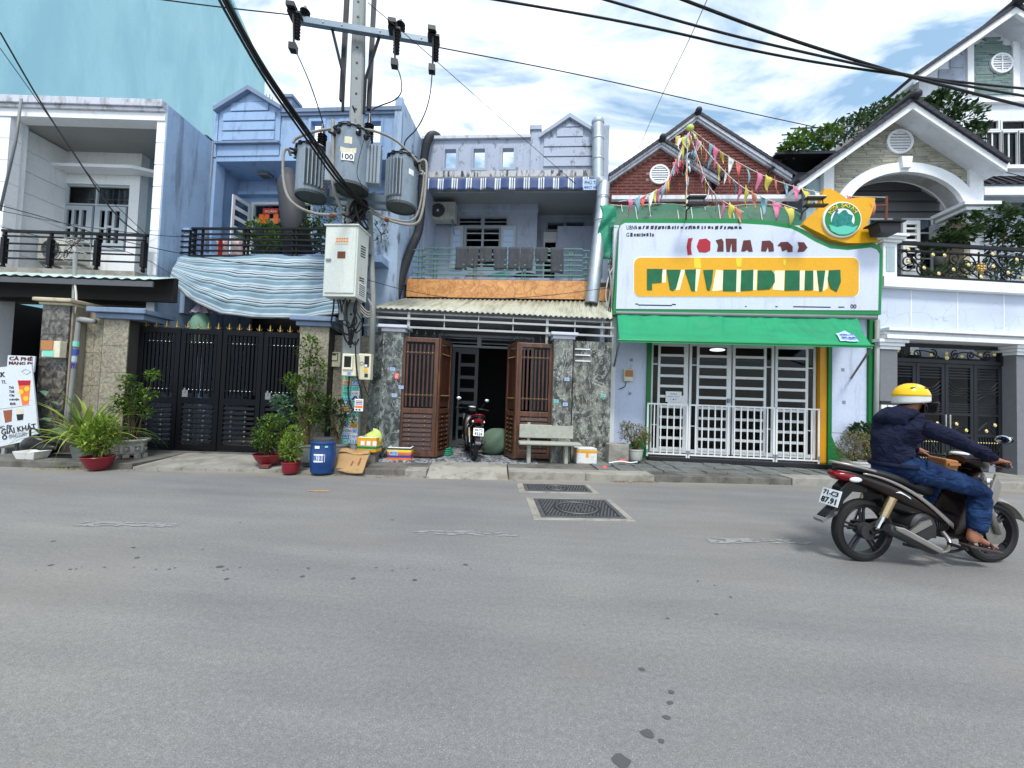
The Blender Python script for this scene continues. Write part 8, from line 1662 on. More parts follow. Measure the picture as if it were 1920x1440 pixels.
# ------------------------------------------------------------------ pots and plants by the gates
def G_(px,py,z): return ST.G(px,py,z)
def bush(label,px,py,z,pot,crown,mats,n,L,Wd,stems=5,group='potted plants in front of the houses',lean=0,seed=1):
    random.seed(seed);b = G_(px,py,z);t = T('potted_plant',label,'plant',ST,b,group);kind,R,H,pm = pot
    if kind == 'bowl': prof = [(R*.45,0),(R*.62,H*.12),(R*.85,H*.55),(R,H*.94),(R*1.06,H),(R*1.04,H*1.03),(R*.95,H*.98),(R*.9,H*.85)]
    elif kind == 'pot': prof = [(R*.8,0),(R*.85,.01),(R*.98,H*.85),(R*1.04,H*.88),(R*1.04,H),(R*.93,H),(R*.9,H*.85)]
    else: prof = [(R*.7,0),(R*.78,H*.1),(R*.95,H*.6),(R*1.02,H),(R*.9,H),(R*.88,H*.9)]
    if kind == 'oct':
        o = O('pot',MB().lathe([(R*.55,.05),(R*.72,.08),(R*.75,H*.3),(R*.8,H*.75),(R*1.02,H*.92),(R*1.02,H),(R*.88,H),(R*.84,H*.8)],b,8),pm,t,bevel=.01)
        for k in range(8):
            a = math.radians(22.5+45*k);rr = R*.78*math.cos(math.radians(22.5));x,y = b.x+rr*math.cos(a),b.y+rr*math.sin(a);p = O('relief_panel',MB().obox((x,y,b.z+H*.5),(.02,R*.34,H*.3),a),'pot_grey',o,bevel=.004);q = B('foot',o,x-.03,x+.03,y-.03,y+.03,b.z,b.z+.07,pm)
            O('relief',MB().torus((x+.012*math.cos(a),y+.012*math.sin(a),b.z+H*.5),R*.08,.008,12,5,'X' if abs(math.cos(a)) > .7 else 'Y'),pm,o,smooth=True)
    else: o = O('pot',MB().lathe(prof,b,32),pm,t,smooth=35)
    O('soil',MB().lathe([(.005,H*.86),(R*.9,H*.84)],b,20,cap=False),'soil',t)
    mb = MB();st = MB()
    for (dx,dy,dz,rx,ry,rz) in crown:
        c = (b.x+dx,b.y+dy,b.z+dz);foliage(mb,c,(rx,ry,rz),int(n*rx*rz*260)+50,L,Wd)
        for _ in range(stems):
            d = rdir(-.1,1);st.tube(smooth([Vector((b.x+U(-.3,.3)*R,b.y+U(-.3,.3)*R,b.z+H*.8)),Vector((b.x+dx*.5,b.y+dy*.5,b.z+H*.8+(dz-H*.8)*.5))+rdir()*.03,Vector(c),Vector(c)+Vector((d.x*rx,d.y*ry,d.z*rz))*.85],1),.009,5,r2=.003)
    O('leaves',mb,mats,t,kind='stuff');O('stems',st,'stem',t,smooth=True);return t,b
t_,b_ = bush('bushy yellow green plant in a wide red bowl at the road edge',183,880,.02,('bowl',.2,.2,'pot_red'),[(.0,0,.5,.25,.24,.27),(-.08,.02,.4,.2,.2,.18),(.08,0,.68,.17,.17,.17)],'leaf_bright',34,.09,.03,seed=2)
bush('small leaved bonsai tree in a grey octagonal stone planter',245,858,.09,('oct',.25,.33,'pot_stone'),[(-.05,.0,1.2,.2,.16,.1),(.02,.02,.95,.22,.2,.1),(.27,0,1.42,.12,.1,.1),(-.2,0,1.02,.16,.14,.08),(.1,0,.78,.22,.16,.1),(-.15,0,1.36,.14,.1,.07),(.2,0,1.12,.16,.12,.08),(-.22,0,.85,.16,.12,.08)],'leaf_green',16,.08,.04,seed=3,stems=1)
O('bonsai_trunk',MB().tube(smooth([G_(245,858,.09)+Vector((0,0,.28)),G_(245,858,.09)+Vector((.03,0,.55)),G_(245,858,.09)+Vector((-.02,0,.8)),G_(245,858,.09)+Vector((.03,0,1.15))]),.022,7,r2=.01),'bark',bpy.data.objects['potted_plant.001'],smooth=True)
bush('round dark leaved bush in a red bowl before the right black gate leaf',503,870,.09,('bowl',.23,.17,'pot_red'),[(0,.02,.5,.27,.25,.22),(-.05,0,.36,.2,.2,.18),(.02,0,.72,.24,.2,.12)],'leaf_green',30,.075,.03,seed=4)
bush('upright green plant in a small plain red pot next to the blue barrel',545,886,.03,('pot',.14,.18,'pot_red'),[(0,0,.42,.19,.18,.2),(.03,0,.62,.14,.12,.14),(-.02,0,.3,.17,.15,.12)],'leaf_bright',34,.075,.026,seed=5)
bush('tall slender shrub climbing the beige pillar beside the black gate',572,866,.1,('pot',.17,.32,'pot_grey'),[(-.02,.0,1.95,.2,.16,.3),(.08,0,1.6,.24,.18,.25),(-.05,0,1.3,.3,.2,.2),(.12,0,1.05,.26,.2,.2),(-.28,0,1.42,.16,.12,.14),(.0,0,.8,.3,.2,.15)],'leaf_green',17,.085,.035,seed=6)
bush('blue green round leaved plant behind the red bowl bush',530,862,.1,('pot',.14,.2,'pot_grey'),[(0,0,.98,.2,.16,.12),(.1,0,.8,.2,.16,.12),(-.1,0,1.05,.14,.1,.08)],'leaf_blue',15,.11,.08,seed=7)
bush('sparse twiggy plant with thin leaves behind the blue barrel',632,866,.1,('pot',.19,.34,'pot_grey'),[(-.12,0,.75,.32,.2,.2),(.1,0,.92,.25,.18,.18),(-.2,0,1.0,.25,.15,.1)],'leaf_dark',9,.15,.035,seed=8)
bush('dry grey green shrub in a white pot left of the glazed doors',1190,862,.2,('pot',.16,.22,'pot_white'),[(-.02,0,.5,.33,.26,.22),(.12,0,.42,.22,.2,.16),(-.18,0,.62,.14,.12,.14)],'leaf_dry',34,.07,.022,seed=9)
bush('dry spreading shrub in a pale pot right of the yellow panel',1604,889,.14,('pot',.22,.26,'pot_white'),[(0,0,.5,.36,.28,.2),(.1,.1,.66,.26,.2,.14),(-.15,0,.36,.22,.2,.12)],'leaf_dry',30,.07,.022,seed=10)
bush('dark green leafy plant behind the dry shrub, against the green strip',1622,884,.14,('pot',.16,.2,'pot_grey'),[(.05,.1,.8,.26,.16,.16),(.2,0,.4,.16,.14,.24)],'leaf_dark',16,.12,.06,seed=11)
def strap_plant():
    random.seed(41);b = G_(158,860,.1);t = T('strap_leaf_plant','large plant with long arching strap leaves left of the octagonal planter','plant',ST,b);O('pot',MB().lathe([(.13,0),(.17,.2),(.18,.22),(.15,.22),(.14,.18)],b,20),'pot_grey',t,smooth=35)
    for i in range(90):
        a = i*2.4+U(-.3,.3);L = U(.7,1.4);el = U(.45,1.45);w = U(.03,.055);d = Vector((math.cos(a),math.sin(a)*.6,0));mb = MB();n = 9;vs = []
        p = b+Vector((U(-.06,.06),U(-.06,.06),.2));ang = el;side = Vector((-d.y,d.x,0)).normalized();sg = L/n
        for j in range(n+1):
            f = j/n;ww = w*(math.sin(math.pi*min(f*1.1+.12,1))**.7)*.5+.001;vs += [p+side*ww+Vector((0,0,ww*.5)),p,p-side*ww+Vector((0,0,ww*.5))];p = p+(d*math.cos(ang)+Vector((0,0,math.sin(ang))))*sg;ang -= (1.9 if el < .9 else 1.35)/n*U(.8,1.3)*(.4+f*1.3)
            if p.z < .06: p.z = .06
        mb.add(vs,[(j*3+k,j*3+k+1,j*3+k+4,j*3+k+3) for j in range(n) for k in (0,1)]);O('leaf',mb,'leaf_strap' if i % 3 else 'leaf_green',t,smooth=True)
strap_plant()
random.seed(17)
t = T('broad_leaf_vine','pale broad leaved creeper at the foot of the dark granite pillar','plant',ST,ST.P(100,800,VG-.45));
for i in range(7): p = ST.P(92+U(-14,14),745+U(-15,60),VG-.5-U(0,.08));mb = MB();leaf(mb,p,(U(-1,1),-.3,U(-.4,.5)),U(.12,.2),U(.09,.14),.3,.2);O('leaf',mb,'leaf_blue',t,solid=.002)
O('stem',MB().tube(smooth([ST.P(95,850,VG-.47),ST.P(88,790,VG-.45),ST.P(100,745,VG-.45)]),.007,5),'stem',t)
# litter and weeds in the gutter
mb = MB();random.seed(5)
for i in range(260):
    px = random.choice((U(0,300),U(560,760),U(1120,1200),U(600,1000)));c = ST.G(px,885,0);x = c.x;y = VC-abs(random.gauss(0,.06))-.01;s = U(.008,.03);a = U(0,3)
    zq = U(.004,.012);mb.add([(x-s,y,zq),(x,y-s*.5,zq),(x+s,y+.0,zq+s*.4),(x,y+s*.5,zq)],[(0,1,2,3)])
O('litter',mb,'leaf_litter',fr=ST,base=(0,VC,0),kind='stuff',label='dry leaf litter and dirt crumbs lying along the kerb',cat='litter')
mb = MB()
for cx_,cy_ in ((50,868),(130,878),(1135,890),(1140,897),(95,872)):
    c = ST.G(cx_,cy_,.02)
    for _ in range(28): leaf(mb,c+Vector((U(-.15,.15),U(-.08,.08),0)),(U(-1,1),U(-1,.3),U(.4,1.4)),U(.04,.1),U(.012,.03),.3)
O('weeds',mb,'leaf_green',fr=ST,base=(0,VC,0),kind='stuff',label='small green weeds sprouting along the kerb joints',cat='weeds')
# ------------------------------------------------------------------ small objects on the pavement
def things():
    # blue barrel
    b = G_(604,886,.03);k = T('blue_barrel','blue plastic barrel with white stencilled label and dark lid','barrel',ST,b);R = .185;H = .52
    O('drum',MB().lathe([(R*.86,0),(R*.95,.02),(R*1.06,H*.3),(R*1.08,H*.34),(R*1.08,H*.62),(R*1.04,H*.66),(R,H*.9),(R*1.03,H*.92),(R*1.03,H*.96),(R*.9,H)],b,36),'barrel',k,smooth=30)
    O('lid',MB().lathe([(R*.9,H),(R*.92,H+.04),(R*.8,H+.05),(.01,H+.05)],b,30),'barrel_lid',k,smooth=30)
    def curved(name,a0,a1,z0,z1,m_,off=.004,par=k): return O(name,MB().grid(lambda u,w: (b.x+(R*1.08+off)*math.sin(a0+(a1-a0)*u),b.y-(R*1.08+off)*math.cos(a0+(a1-a0)*u),b.z+z0+(z1-z0)*w),10,1),m_,par)
    lb = curved('label',-.32,.42,.2,.33,'ink_white');curved('label',-.25,.12,.415,.46,'paper');curved('label',.5,.72,.43,.46,'paper_mint');curved('label',-1.25,-.95,.21,.33,'paper_mint');curved('edge',.5,.53,.2,.33,'ink_white')
    tx_ = text(lb,'0976 21 20 21',b.x-.075,b.x+.09,b.z+.225,b.z+.31,b.y-R*1.08-.008,'ink_blue',bold=.02)
    # cardboard sheet leaning
    c0,c1 = G_(620,884,.03),G_(680,890,.03);c2 = ST.P(700,843,VG-.75);th = .012
    k = T('cardboard_sheet','flattened brown cardboard sheet leaning beside the barrel','cardboard',ST,c0);A,Bq = Vector((c0.x,c0.y-.02,.05)),Vector((c1.x,c1.y-.02,.05));D_,C_ = ST.P(639,841,VG-.78),ST.P(695,846,VG-.78)
    o = O('sheet',MB().grid(lambda u,w: A.lerp(Bq,u).lerp(D_.lerp(C_,u),w)+Vector((0,-.012*math.sin(w*9+u*3),.01*math.sin(u*7))),12,10),'cardboard',k,smooth=True,solid=.012)
    for (u0,w0,du,dw) in ((.55,.3,.03,.2),(.75,.35,.05,.3),(.2,.8,.6,.02),(.1,.82,.12,.13)): O('print_mark',MB().grid(lambda u,w: A.lerp(Bq,u0+du*u+.1*w*dw).lerp(D_.lerp(C_,u0+du*u),w0+dw*w)+Vector((0,-.02,.008)),2,2),'ink_brown' if du < .1 else 'tape_yellow',k)
    O('flap',MB().grid(lambda u,w: D_.lerp(C_,u)+Vector((0,-.1*w-.01,-.05*w+.02*math.sin(u*8))),8,3),'cardboard',k,smooth=True,solid=.01)
    # foam boxes
    def foam(label,px,py,z,w,d,h,bands,rz=0,body='styrofoam',lidless=True,cat='foam box'):
        c = G_(px,py,z);t = T('foam_box',label,cat,ST,c,'foam boxes on the pavement',rot=rz);wl = .03;x0,x1,y0,y1,z0,z1 = c.x-w/2,c.x+w/2,c.y,c.y+d,c.z,c.z+h;mb = MB()
        mb.box(x0,x1,y0,y0+wl,z0,z1).box(x0,x1,y1-wl,y1,z0,z1).box(x0,x0+wl,y0+wl,y1-wl,z0,z1).box(x1-wl,x1,y0+wl,y1-wl,z0,z1).box(x0+wl,x1-wl,y0+wl,y1-wl,z0,z0+wl)
        O('box',mb,body,t,bevel=.012)
        for a_,b2,m_ in bands:
            e = .003;O('tape_band',MB().wall(x0-e,x1+e,z0+h*a_,z0+h*b2,y0-e,y0-.001).box(x1+.001,x1+e,y0-.001,y1,z0+h*a_,z0+h*b2).box(x0-e,x0-.001,y0-.001,y1,z0+h*a_,z0+h*b2),m_,t)
        return t,(x0,x1,y0,y1,z0,z1)
    t,q = foam('rainbow taped foam box with yellow, purple and orange bands, left of the wooden gate',748,864,.12,.43,.3,.25,[(.04,.2,'tape_orange'),(.22,.4,'tape_purple'),(.42,.46,'ink_red'),(.48,.62,'tape_orange'),(.64,.8,'tape_lemon'),(.82,.93,'tape_black')])
    lb = O('label',MB().box(q[0]+.04,q[0]+.19,q[2]-.008,q[2]-.004,q[4]+.1,q[4]+.18),'paper_blue',t);text(lb,'0976 21 20 21',q[0]+.05,q[0]+.18,q[4]+.115,q[4]+.165,q[2]-.0095,'ink_blue',bold=.02)
    t,q = foam('yellow taped foam box with green band holding a lime plastic bag, by the pole',687,848,.3,.34,.26,.27,[(.02,.2,'tape_yellow'),(.22,.38,'tape_green'),(.4,.96,'tape_yellow')],rz=-.12)
    O('concrete_block',MB().box(q[0]+.02,q[1]-.02,q[2]+.02,q[3]-.02,.1,q[4]-.002),'concrete_dirty',fr=ST,base=(q[0],q[2],.1),label='dark grey block supporting the yellow taped foam box',cat='block')
    for k in range(3): B('white_patch',t,q[0]+.06+.11*k,q[0]+.13+.11*k,q[2]-.007,q[2]-.0035,q[4]+.12,q[4]+.2,'ink_white')
    random.seed(3);c = Vector(((q[0]+q[1])/2+.06,(q[2]+q[3])/2,q[5]-.02));O('plastic_bag',MB().grid(lambda u,w: c+Vector((.15*math.cos(u*6.283)*math.sin(w*3.1)*(1+.2*math.sin(u*19)),.09*math.sin(u*6.283)*math.sin(w*3.1),.12*math.cos(w*3.1)+.05*math.cos(w*3.1)*math.sin(u*6.283+1))),22,8),'bag_lime',fr=ST,base=c,label='crumpled lime plastic bag stuffed in the yellow taped foam box',cat='plastic bag',smooth=True)
    t,q = foam('white foam box with yellow tape on its rim, at the right end of the bench',1100,870,.13,.4,.3,.27,[(.78,.98,'tape_yellow')]);B('tape_strip',t,(q[0]+q[1])/2-.02,(q[0]+q[1])/2+.03,q[2]-.006,q[2]-.0035,q[4]+.13,q[5]-.02,'tape_yellow');O('lid',MB().box(q[0]-.0,q[1]+.0,q[2]+.0,q[3],q[5]+.002,q[5]+.03),'styrofoam',t,bevel=.01)
    c = G_(46,862,.1);w = .2;t = T('white_basin','small white foam tub on the pavement under the menu board','tub',ST,c);O('tub',MB().add([(c.x-.13,c.y,c.z),(c.x+.13,c.y,c.z),(c.x+.13,c.y+.2,c.z),(c.x-.13,c.y+.2,c.z),(c.x-.17,c.y-.03,c.z+.13),(c.x+.17,c.y-.03,c.z+.13),(c.x+.17,c.y+.23,c.z+.13),(c.x-.17,c.y+.23,c.z+.13),(c.x-.14,c.y,c.z+.13),(c.x+.14,c.y,c.z+.13),(c.x+.14,c.y+.2,c.z+.13),(c.x-.14,c.y+.2,c.z+.13),(c.x-.11,c.y+.02,c.z+.03),(c.x+.11,c.y+.02,c.z+.03),(c.x+.11,c.y+.18,c.z+.03),(c.x-.11,c.y+.18,c.z+.03)],[(0,3,2,1),(0,1,5,4),(1,2,6,5),(2,3,7,6),(3,0,4,7),(4,5,9,8),(5,6,10,9),(6,7,11,10),(7,4,8,11),(8,9,13,12),(9,10,14,13),(10,11,15,14),(11,8,12,15),(12,13,14,15)]),'styrofoam',t,bevel=.008)
    # black bag on a dark bench shelf
    c = ST.P(68,832,VG-.75);random.seed(9);bg = T('black_bag','crumpled black bag lying before the dark granite pillar','bag',ST,(c.x,c.y,.1))
    def lump(cx_,cz,rx,rz,sd): return lambda u,w: (cx_+rx*math.cos(u*6.283)*math.sin(w*3.14)*(1+.16*math.sin(u*13+sd)),c.y+.12*math.sin(u*6.283)*math.sin(w*3.14),cz+rz*math.cos(w*3.14)*(1+.15*math.sin(u*9+sd)))
    z = c.z;O('bag_body',MB().grid(lump(c.x,z-.02,.2,.16,1),22,12),'bag_black',bg,smooth=True);O('bag_fold',MB().grid(lump(c.x+.2,z-.06,.2,.1,3),22,12),'bag_black',bg,smooth=True);O('handle',MB().tube(smooth([Vector((c.x-.1,c.y,z+.1)),Vector((c.x-.12,c.y,z+.28)),Vector((c.x+.02,c.y,z+.22)),Vector((c.x+.12,c.y,z+.06))]),.014,6),'bag_black',bg);O('shelf',MB().box(c.x-.15,c.x+.7,c.y-.1,c.y+.2,z-.22,z-.19).box(c.x-.1,c.x-.07,c.y-.05,c.y+.15,.1,z-.22).box(c.x+.6,c.x+.63,c.y-.05,c.y+.15,.1,z-.22),'gate_gray',fr=ST,base=(c.x,c.y,z-.2),label='low dark metal shelf behind the strap leaf plant',cat='shelf')
    # bench
    f0,f1 = G_(991,868,.13),G_(1062,871,.13);vb = f0.y;x0,x1 = X_(ST,973,810,vb+.22),X_(ST,1073,812,vb+.22);print('bench',vb);t = T('stone_bench','grey terrazzo bench with a plain backrest at the pavement edge','bench',ST,((x0+x1)/2,vb,.13));zs = .13+.36
    O('seat',MB().box(x0-.02,x1+.1,vb-.2,vb+.1,zs,zs+.055),'terrazzo',t,bevel=.02);O('backrest',MB().box(x0,x1,vb+.12,vb+.16,Z_(ST,1020,821,vb+.22),Z_(ST,1020,796,vb+.22)),'terrazzo',t,bevel=.015)
    for x in (f0.x,f1.x):
        mb = MB();mb.prismz([(x-.035,vb-.04),(x+.035,vb-.04),(x+.035,vb+.04),(x-.035,vb+.04)],.13,zs-.001);o = O('leg',mb,'terrazzo',t,bevel=.01);O('leg',MB().box(x-.035,x+.035,vb+.07,vb+.13,.13,zs-.001),'terrazzo',t,bevel=.01);O('back_post',MB().box(x-.03,x+.03,vb+.161,vb+.2,.13,zs+.4),'terrazzo',t,bevel=.01)
    # concrete cube, hose head, brick
    c = G_(1160,868,.16);O('concrete_block',MB().box(c.x-.2,c.x+.2,c.y,c.y+.3,.14,.52),'concrete',fr=ST,base=c,label='square concrete block beside the white potted dry shrub',cat='block',bevel=.015)
    c = G_(1133,884,.06);t = T('standpipe','red capped water pipe stub in a broken kerb hole','water pipe',ST,c);O('cap',MB().lathe([(.05,0),(.06,.03),(.045,.06),(.01,.07)],(c.x,c.y,.1),14),'flag_coral',t,smooth=35);O('stub',MB().lathe([(.04,-.06),(.04,.01)],(c.x,c.y,.1),12),'pvc',t);O('moss',MB().ball((c.x+.03,c.y-.08,.03),(.1,.06,.05),12,7),'leaf_green',t)
    cable(smooth([G_(1142,868,.2),G_(1165,864,.22),G_(1180,868,.2),G_(1195,866,.22)]),.012,'white hose with red coupling lying on the tiled pavement','ink_white',fr=ST,cat='hose',name='hose');c = G_(1170,866,.2);O('coupling',MB().box(c.x-.1,c.x+.05,c.y-.03,c.y+.03,.2,.25),'flag_coral',fr=ST,base=c,label='small red hose coupling lying on the tiled pavement',cat='coupling',bevel=.008)
    c = G_(503,872,.09);O('brick',MB().box(c.x-.08,c.x+.08,c.y-.14,c.y-.04,.06,.11),'brick_clay',fr=ST,base=c,label='loose red brick lying before the red bowl of the round bush',cat='brick',bevel=.006)
    c = G_(240,862,.08);O('brick',MB().box(c.x-.1,c.x+.08,c.y-.1,c.y-.0,.075,.12),'brick_clay',fr=ST,base=c,label='flat orange brick under the octagonal stone planter',cat='brick',bevel=.006)
    c = ST.G(597,921,.0);O('sand_patch',MB().add([(c.x-.14,c.y-.02,.006),(c.x,c.y-.05,.006),(c.x+.16,c.y-.03,.006),(c.x+.12,c.y+.05,.006),(c.x-.05,c.y+.04,.006)],[(0,1,2,3,4)]),'cardboard',fr=ST,base=c,label='small tan patch of spilled sand on the road before the barrel',cat='stain')
    c = G_(573,879,.03);
    for k,r_ in ((0,.15),(1,.13)): O('pot_saucer',MB().lathe([(r_*.8,0),(r_,.03),(r_*.95,.03),(r_*.78,.01)],(c.x+.02,c.y+.1,.08+.035*k),20),'pot_grey',fr=ST,base=(c.x,c.y,.08+.04*k),label=['lower','upper'][k]+' of two stacked dark saucers left of the blue barrel',cat='saucer',group='stacked saucers by the barrel',smooth=30)
    # menu board
    v = VG-.62;A0,A1,A2,A3 = ST.P(-60,850,v),ST.P(73,822,v),ST.P(59,683,v),ST.P(-60,694,v);t = T('menu_board','white drinks menu board with pictured cups leaning on the far left','menu board',ST,A0.lerp(A1,.5));O('board',MB().prism([(p.x,p.z) for p in (A0,A1,A2,A3)],v,v+.02),'poster',t)
    def pq(pts,m_,name='print',d=.002,par=None): return O(name,MB().prism([(p.x,p.z) for p in (ST.P(a,b,v) for a,b in pts)][::-1],v-d,v-.0005),m_,par or t)
    def tb(s,l,tp,r,bt,m_='ink_black',rot=.05,**k):
        q = ST.R(l,tp,r,bt,v);o = text(t,s,q[0],q[1],q[2],q[3],v-.003,m_,**k)
        if o: o.rotation_euler = (math.pi/2,-rot*1.6,0)
    tb('XK',-8,698,10,707,bold=.03);tb('TL',3,713,12,719)
    for i,s in enumerate(('Trà','Trái','Cây','Nhiệt','Đới')): tb(s,17+i*.5,724+i*7.6,26+(s == 'Nhiệt')*8+i*.8,729+i*7.6,'ink_grey' if 0 else 'ink_black',bold=.01)
    c1 = pq([(33,713),(58,713),(54,758),(42,760)],'ink_orange','cup_picture');pq([(33.5,713.5),(57.5,713.5),(56.5,722),(36,723)],'ink_red','drink',.003,c1)
    for px,py in ((51,729),(40,735),(49,747)): p = ST.P(px,py,v);O('lemon_slice',MB().lathe([(.003,-.0045),(.042,-.0045)],(p.x,v,p.z),16,'Y',cap=False),'ink_lemon',c1)
    c2 = pq([(6,770),(23,768),(22,790),(10,793)],'ink_brown','cup_picture');c3 = pq([(30,767),(45,766),(44,787),(33,789)],'cream','cup_picture');pq([(31,777),(44.6,776),(43.6,787),(33,788.6)],'ink_black','drink',.0035,c3);pq([(-12,773),(0,772),(-1,794),(-9,796)],'ink_orange','cup_picture')
    pq([(-20,769.5),(57,759),(57,759.6),(-20,770.4)],'ink_grey');tb('NƯỚC ÉP',-22,797,23,805,bold=.015,rot=.09);tb('NƯỚC GIẢI KHÁT',-42,800,68,814,bold=.02,rot=.14);tb('0944532301',17,812,50,820,'ink_grey',rot=.14);p = ST.P(9,820,v);O('logo_disc',MB().lathe([(.02,-.003),(.042,-.003)],(p.x,v,p.z),20,'Y',cap=False),'ink_black',t);O('leaf_drawing',MB().tube([ST.P(40,697,v-.003),ST.P(48,692,v-.003),ST.P(58,697,v-.003),ST.P(50,702,v-.003),ST.P(42,698,v-.003)],.003,4),'ink_grey',t);O('leg',MB().box(A0.x+.5,A0.x+.55,v+.02,v+.05,.1,A0.z+.1),'pvc',t)
    v2 = VG-.5;q = ST.R(14,667,65,684,v2);t = T('coffee_sign','small white take away coffee sign standing above the menu board','sign',ST,(q[0],v2,q[2]));O('board',MB().box(q[0],q[1],v2,v2+.02,q[2]-.12,q[3]),'poster',t);h = q[3]-q[2];text(t,'CÀ PHÊ',q[0]+.03,q[1]-.03,q[2]+h*.46,q[3]-h*.04,v2-.003,'ink_maroon',bold=.035);text(t,'MANG ĐI',q[0]+.03,q[1]-.03,q[2]-h*.02,q[2]+h*.36,v2-.003,'ink_maroon',bold=.03)
    o = O('stand',MB().box(q[0]+.2,q[0]+.24,v2+.021,v2+.05,.1,q[2]),'grey_metal',t)
things()
# ------------------------------------------------------------------ motorbikes
def loft(mb,secs,n=18,p=2.4):
    # secs: (x, ztop, zbot, halfwidth, ycentre)
    vs = []
    for x,zt,zb,hw,yc in secs:
        cz,hz = (zt+zb)/2,(zt-zb)/2
        for j in range(n):
            a = 6.283185*j/n;c,s = math.cos(a),math.sin(a);vs.append((x,yc+hw*math.copysign(abs(c)**(2/p),c),cz+hz*math.copysign(abs(s)**(2/p),s)))
    k = len(secs);mb.add(vs,[(i*n+j,(i+1)*n+j,(i+1)*n+(j+1) % n,i*n+(j+1) % n) for i in range(k-1) for j in range(n)]+[tuple(range(n)),tuple((k-1)*n+j for j in reversed(range(n)))]);return mb
def motorbike(fr,z0,label,body,accent,front,plate,lean=0):
    class MBz(MB):
        pass
    t = T('motorbike',label,'motorbike',fr,(.6,0,z0));Z = z0
    if lean: t.rotation_euler = (lean,0,fr.a)
    def o(name,mb,mat,par=None,**k):
        mb.v = [(a,b,c+Z) for a,b,c in mb.v];return O(name,mb,mat,par or t,**k)
    R = .28;WB = 1.25
    for cx_ in (0,WB):
        w = o('wheel',MB().lathe([(R-.055,-.028),(R-.06,-.035),(R-.072,-.03),(R-.072,.03),(R-.06,.035),(R-.055,.028)],(cx_,0,R),40,'Y',cap=False),'wheel_alloy',smooth=30)
        prof = [(R-.058,-.03),(R-.04,-.042),(R-.012,-.036),(R,-.018),(R,.018),(R-.012,.036),(R-.04,.042),(R-.058,.03)];o('tyre',MB().lathe(prof,(cx_,0,R),48,'Y',cap=False),'rubber',w,smooth=25)
        mb = MB()
        for k in range(5):
            a = k*6.283/5+.35+(cx_ > 0)*.4;d = Vector((math.cos(a),0,math.sin(a)));s_ = Vector((-math.sin(a),0,math.cos(a)))
            for sg in (-1,1): mb.tube([Vector((cx_,0,R))+d*.04+s_*.012*sg,Vector((cx_,0,R))+d*(R-.065)+s_*.02*sg],[.014,.011],6)
        mb.lathe([(.05,-.05),(.055,-.03),(.055,.03),(.05,.05)],(cx_,0,R),20,'Y');o('spokes',mb,'wheel_alloy',w,smooth=35)
        o('brake_disc' if cx_ else 'brake_drum',MB().lathe([(.035,-.062),(.1 if cx_ else .075,-.06),(.1 if cx_ else .075,-.055),(.035,-.05)] if cx_ else [(.02,-.07),(.07,-.065),(.075,-.02),(.02,-.02)],(cx_,0,R),28,'Y'),'exhaust' if cx_ else 'engine',w,smooth=30)
    # frame and mechanicals
    o('engine',MB().lathe([(.1,-.12),(.125,-.1),(.13,0),(.12,.1),(.09,.12)],(.48,0,.34),24,'Y').lathe([(.07,-.0),(.085,.02),(.085,.17),(.06,.19)],(.56,0,.36),16,'X').box(.3,.62,-.09,.09,.24,.34),'engine',smooth=30)
    mb = MB()
    for k in range(7): mb.lathe([(.095,0),(.095,.008)],(.6+k*.022,0,.36),16,'X')
    o('cylinder_fins',mb,'engine',kind='stuff')
    for sg in (-1,1):
        o('swingarm',MB().tube([(.42,sg*.07,.33),(0,sg*.075,R)],.02,7),'bike_black');o('rear_shock',MB().tube([(.04,sg*.1,.33),(.17,sg*.115,.6)],.02,8),'chrome');s = o('shock_cover',MB().tube([(.09,sg*.107,.43),(.165,sg*.116,.6)],[.032,.036],12),'brass_shield',smooth=30)
        o('fork',MB().tube([(1.1,sg*.075,.68),(WB,sg*.075,R)],[.026,.022],9),'exhaust',smooth=True);o('foot_peg',MB().tube([(.72,sg*.1,.2),(.72,sg*.24,.2)],.014,7),'rubber')
        o('rear_peg',MB().tube([(.27,sg*.12,.3),(.27,sg*.2,.3)],.012,7),'rubber');o('peg_bracket',MB().prism([(.42,.4),(.25,.28),(.3,.27),(.52,.38),(.5,.42)],sg*.135-.008,sg*.135+.008),'exhaust')
    o('chain_case',MB().prism([(-.06,.25),(.38,.27),(.4,.37),(-.02,.34)],.08,.1),'bike_black',bevel=.01);o('underframe',MB().tube(smooth([Vector((.35,-.05,.17)),Vector((.6,-.09,.12)),Vector((.85,-.1,.13)),Vector((.92,-.1,.22))],2),.013,7),'bike_black',smooth=True)
    o('exhaust_pipe',MB().tube(smooth([Vector((.72,-.05,.3)),Vector((.76,-.1,.2)),Vector((.62,-.15,.13)),Vector((.45,-.15,.17))],2),.018,8),'exhaust',smooth=True);o('muffler',MB().tube([(.55,-.15,.15),(.5,-.152,.165),(.1,-.165,.335),(.06,-.165,.35)],[.025,.045,.05,.035],14),'engine',smooth=30)
    o('heat_shield',MB().prism([(.5,.155),(.53,.19),(.16,.37),(.08,.385),(.09,.345),(.42,.19)],-.225,-.205),'exhaust',bevel=.01);o('side_stand',MB().tube([(.35,.12,.2),(.28,.16,.14)],.012,6),'bike_black')
    # bodywork
    body_s = [(-.27,.83,.775,.03,0),(-.2,.835,.74,.085,0),(-.05,.80,.68,.125,0),(.1,.765,.61,.14,0),(.28,.70,.53,.145,0),(.45,.62,.47,.135,0),(.6,.52,.41,.12,0),(.74,.41,.34,.09,0)]
    o('body_panel',loft(MB(),body_s,22,2.8),body,smooth=40);o('inner_body',loft(MB(),[(.1,.66,.5,.09,0),(.4,.6,.42,.1,0),(.75,.48,.32,.09,0),(.92,.45,.3,.07,0)],16),'bike_black',smooth=40)
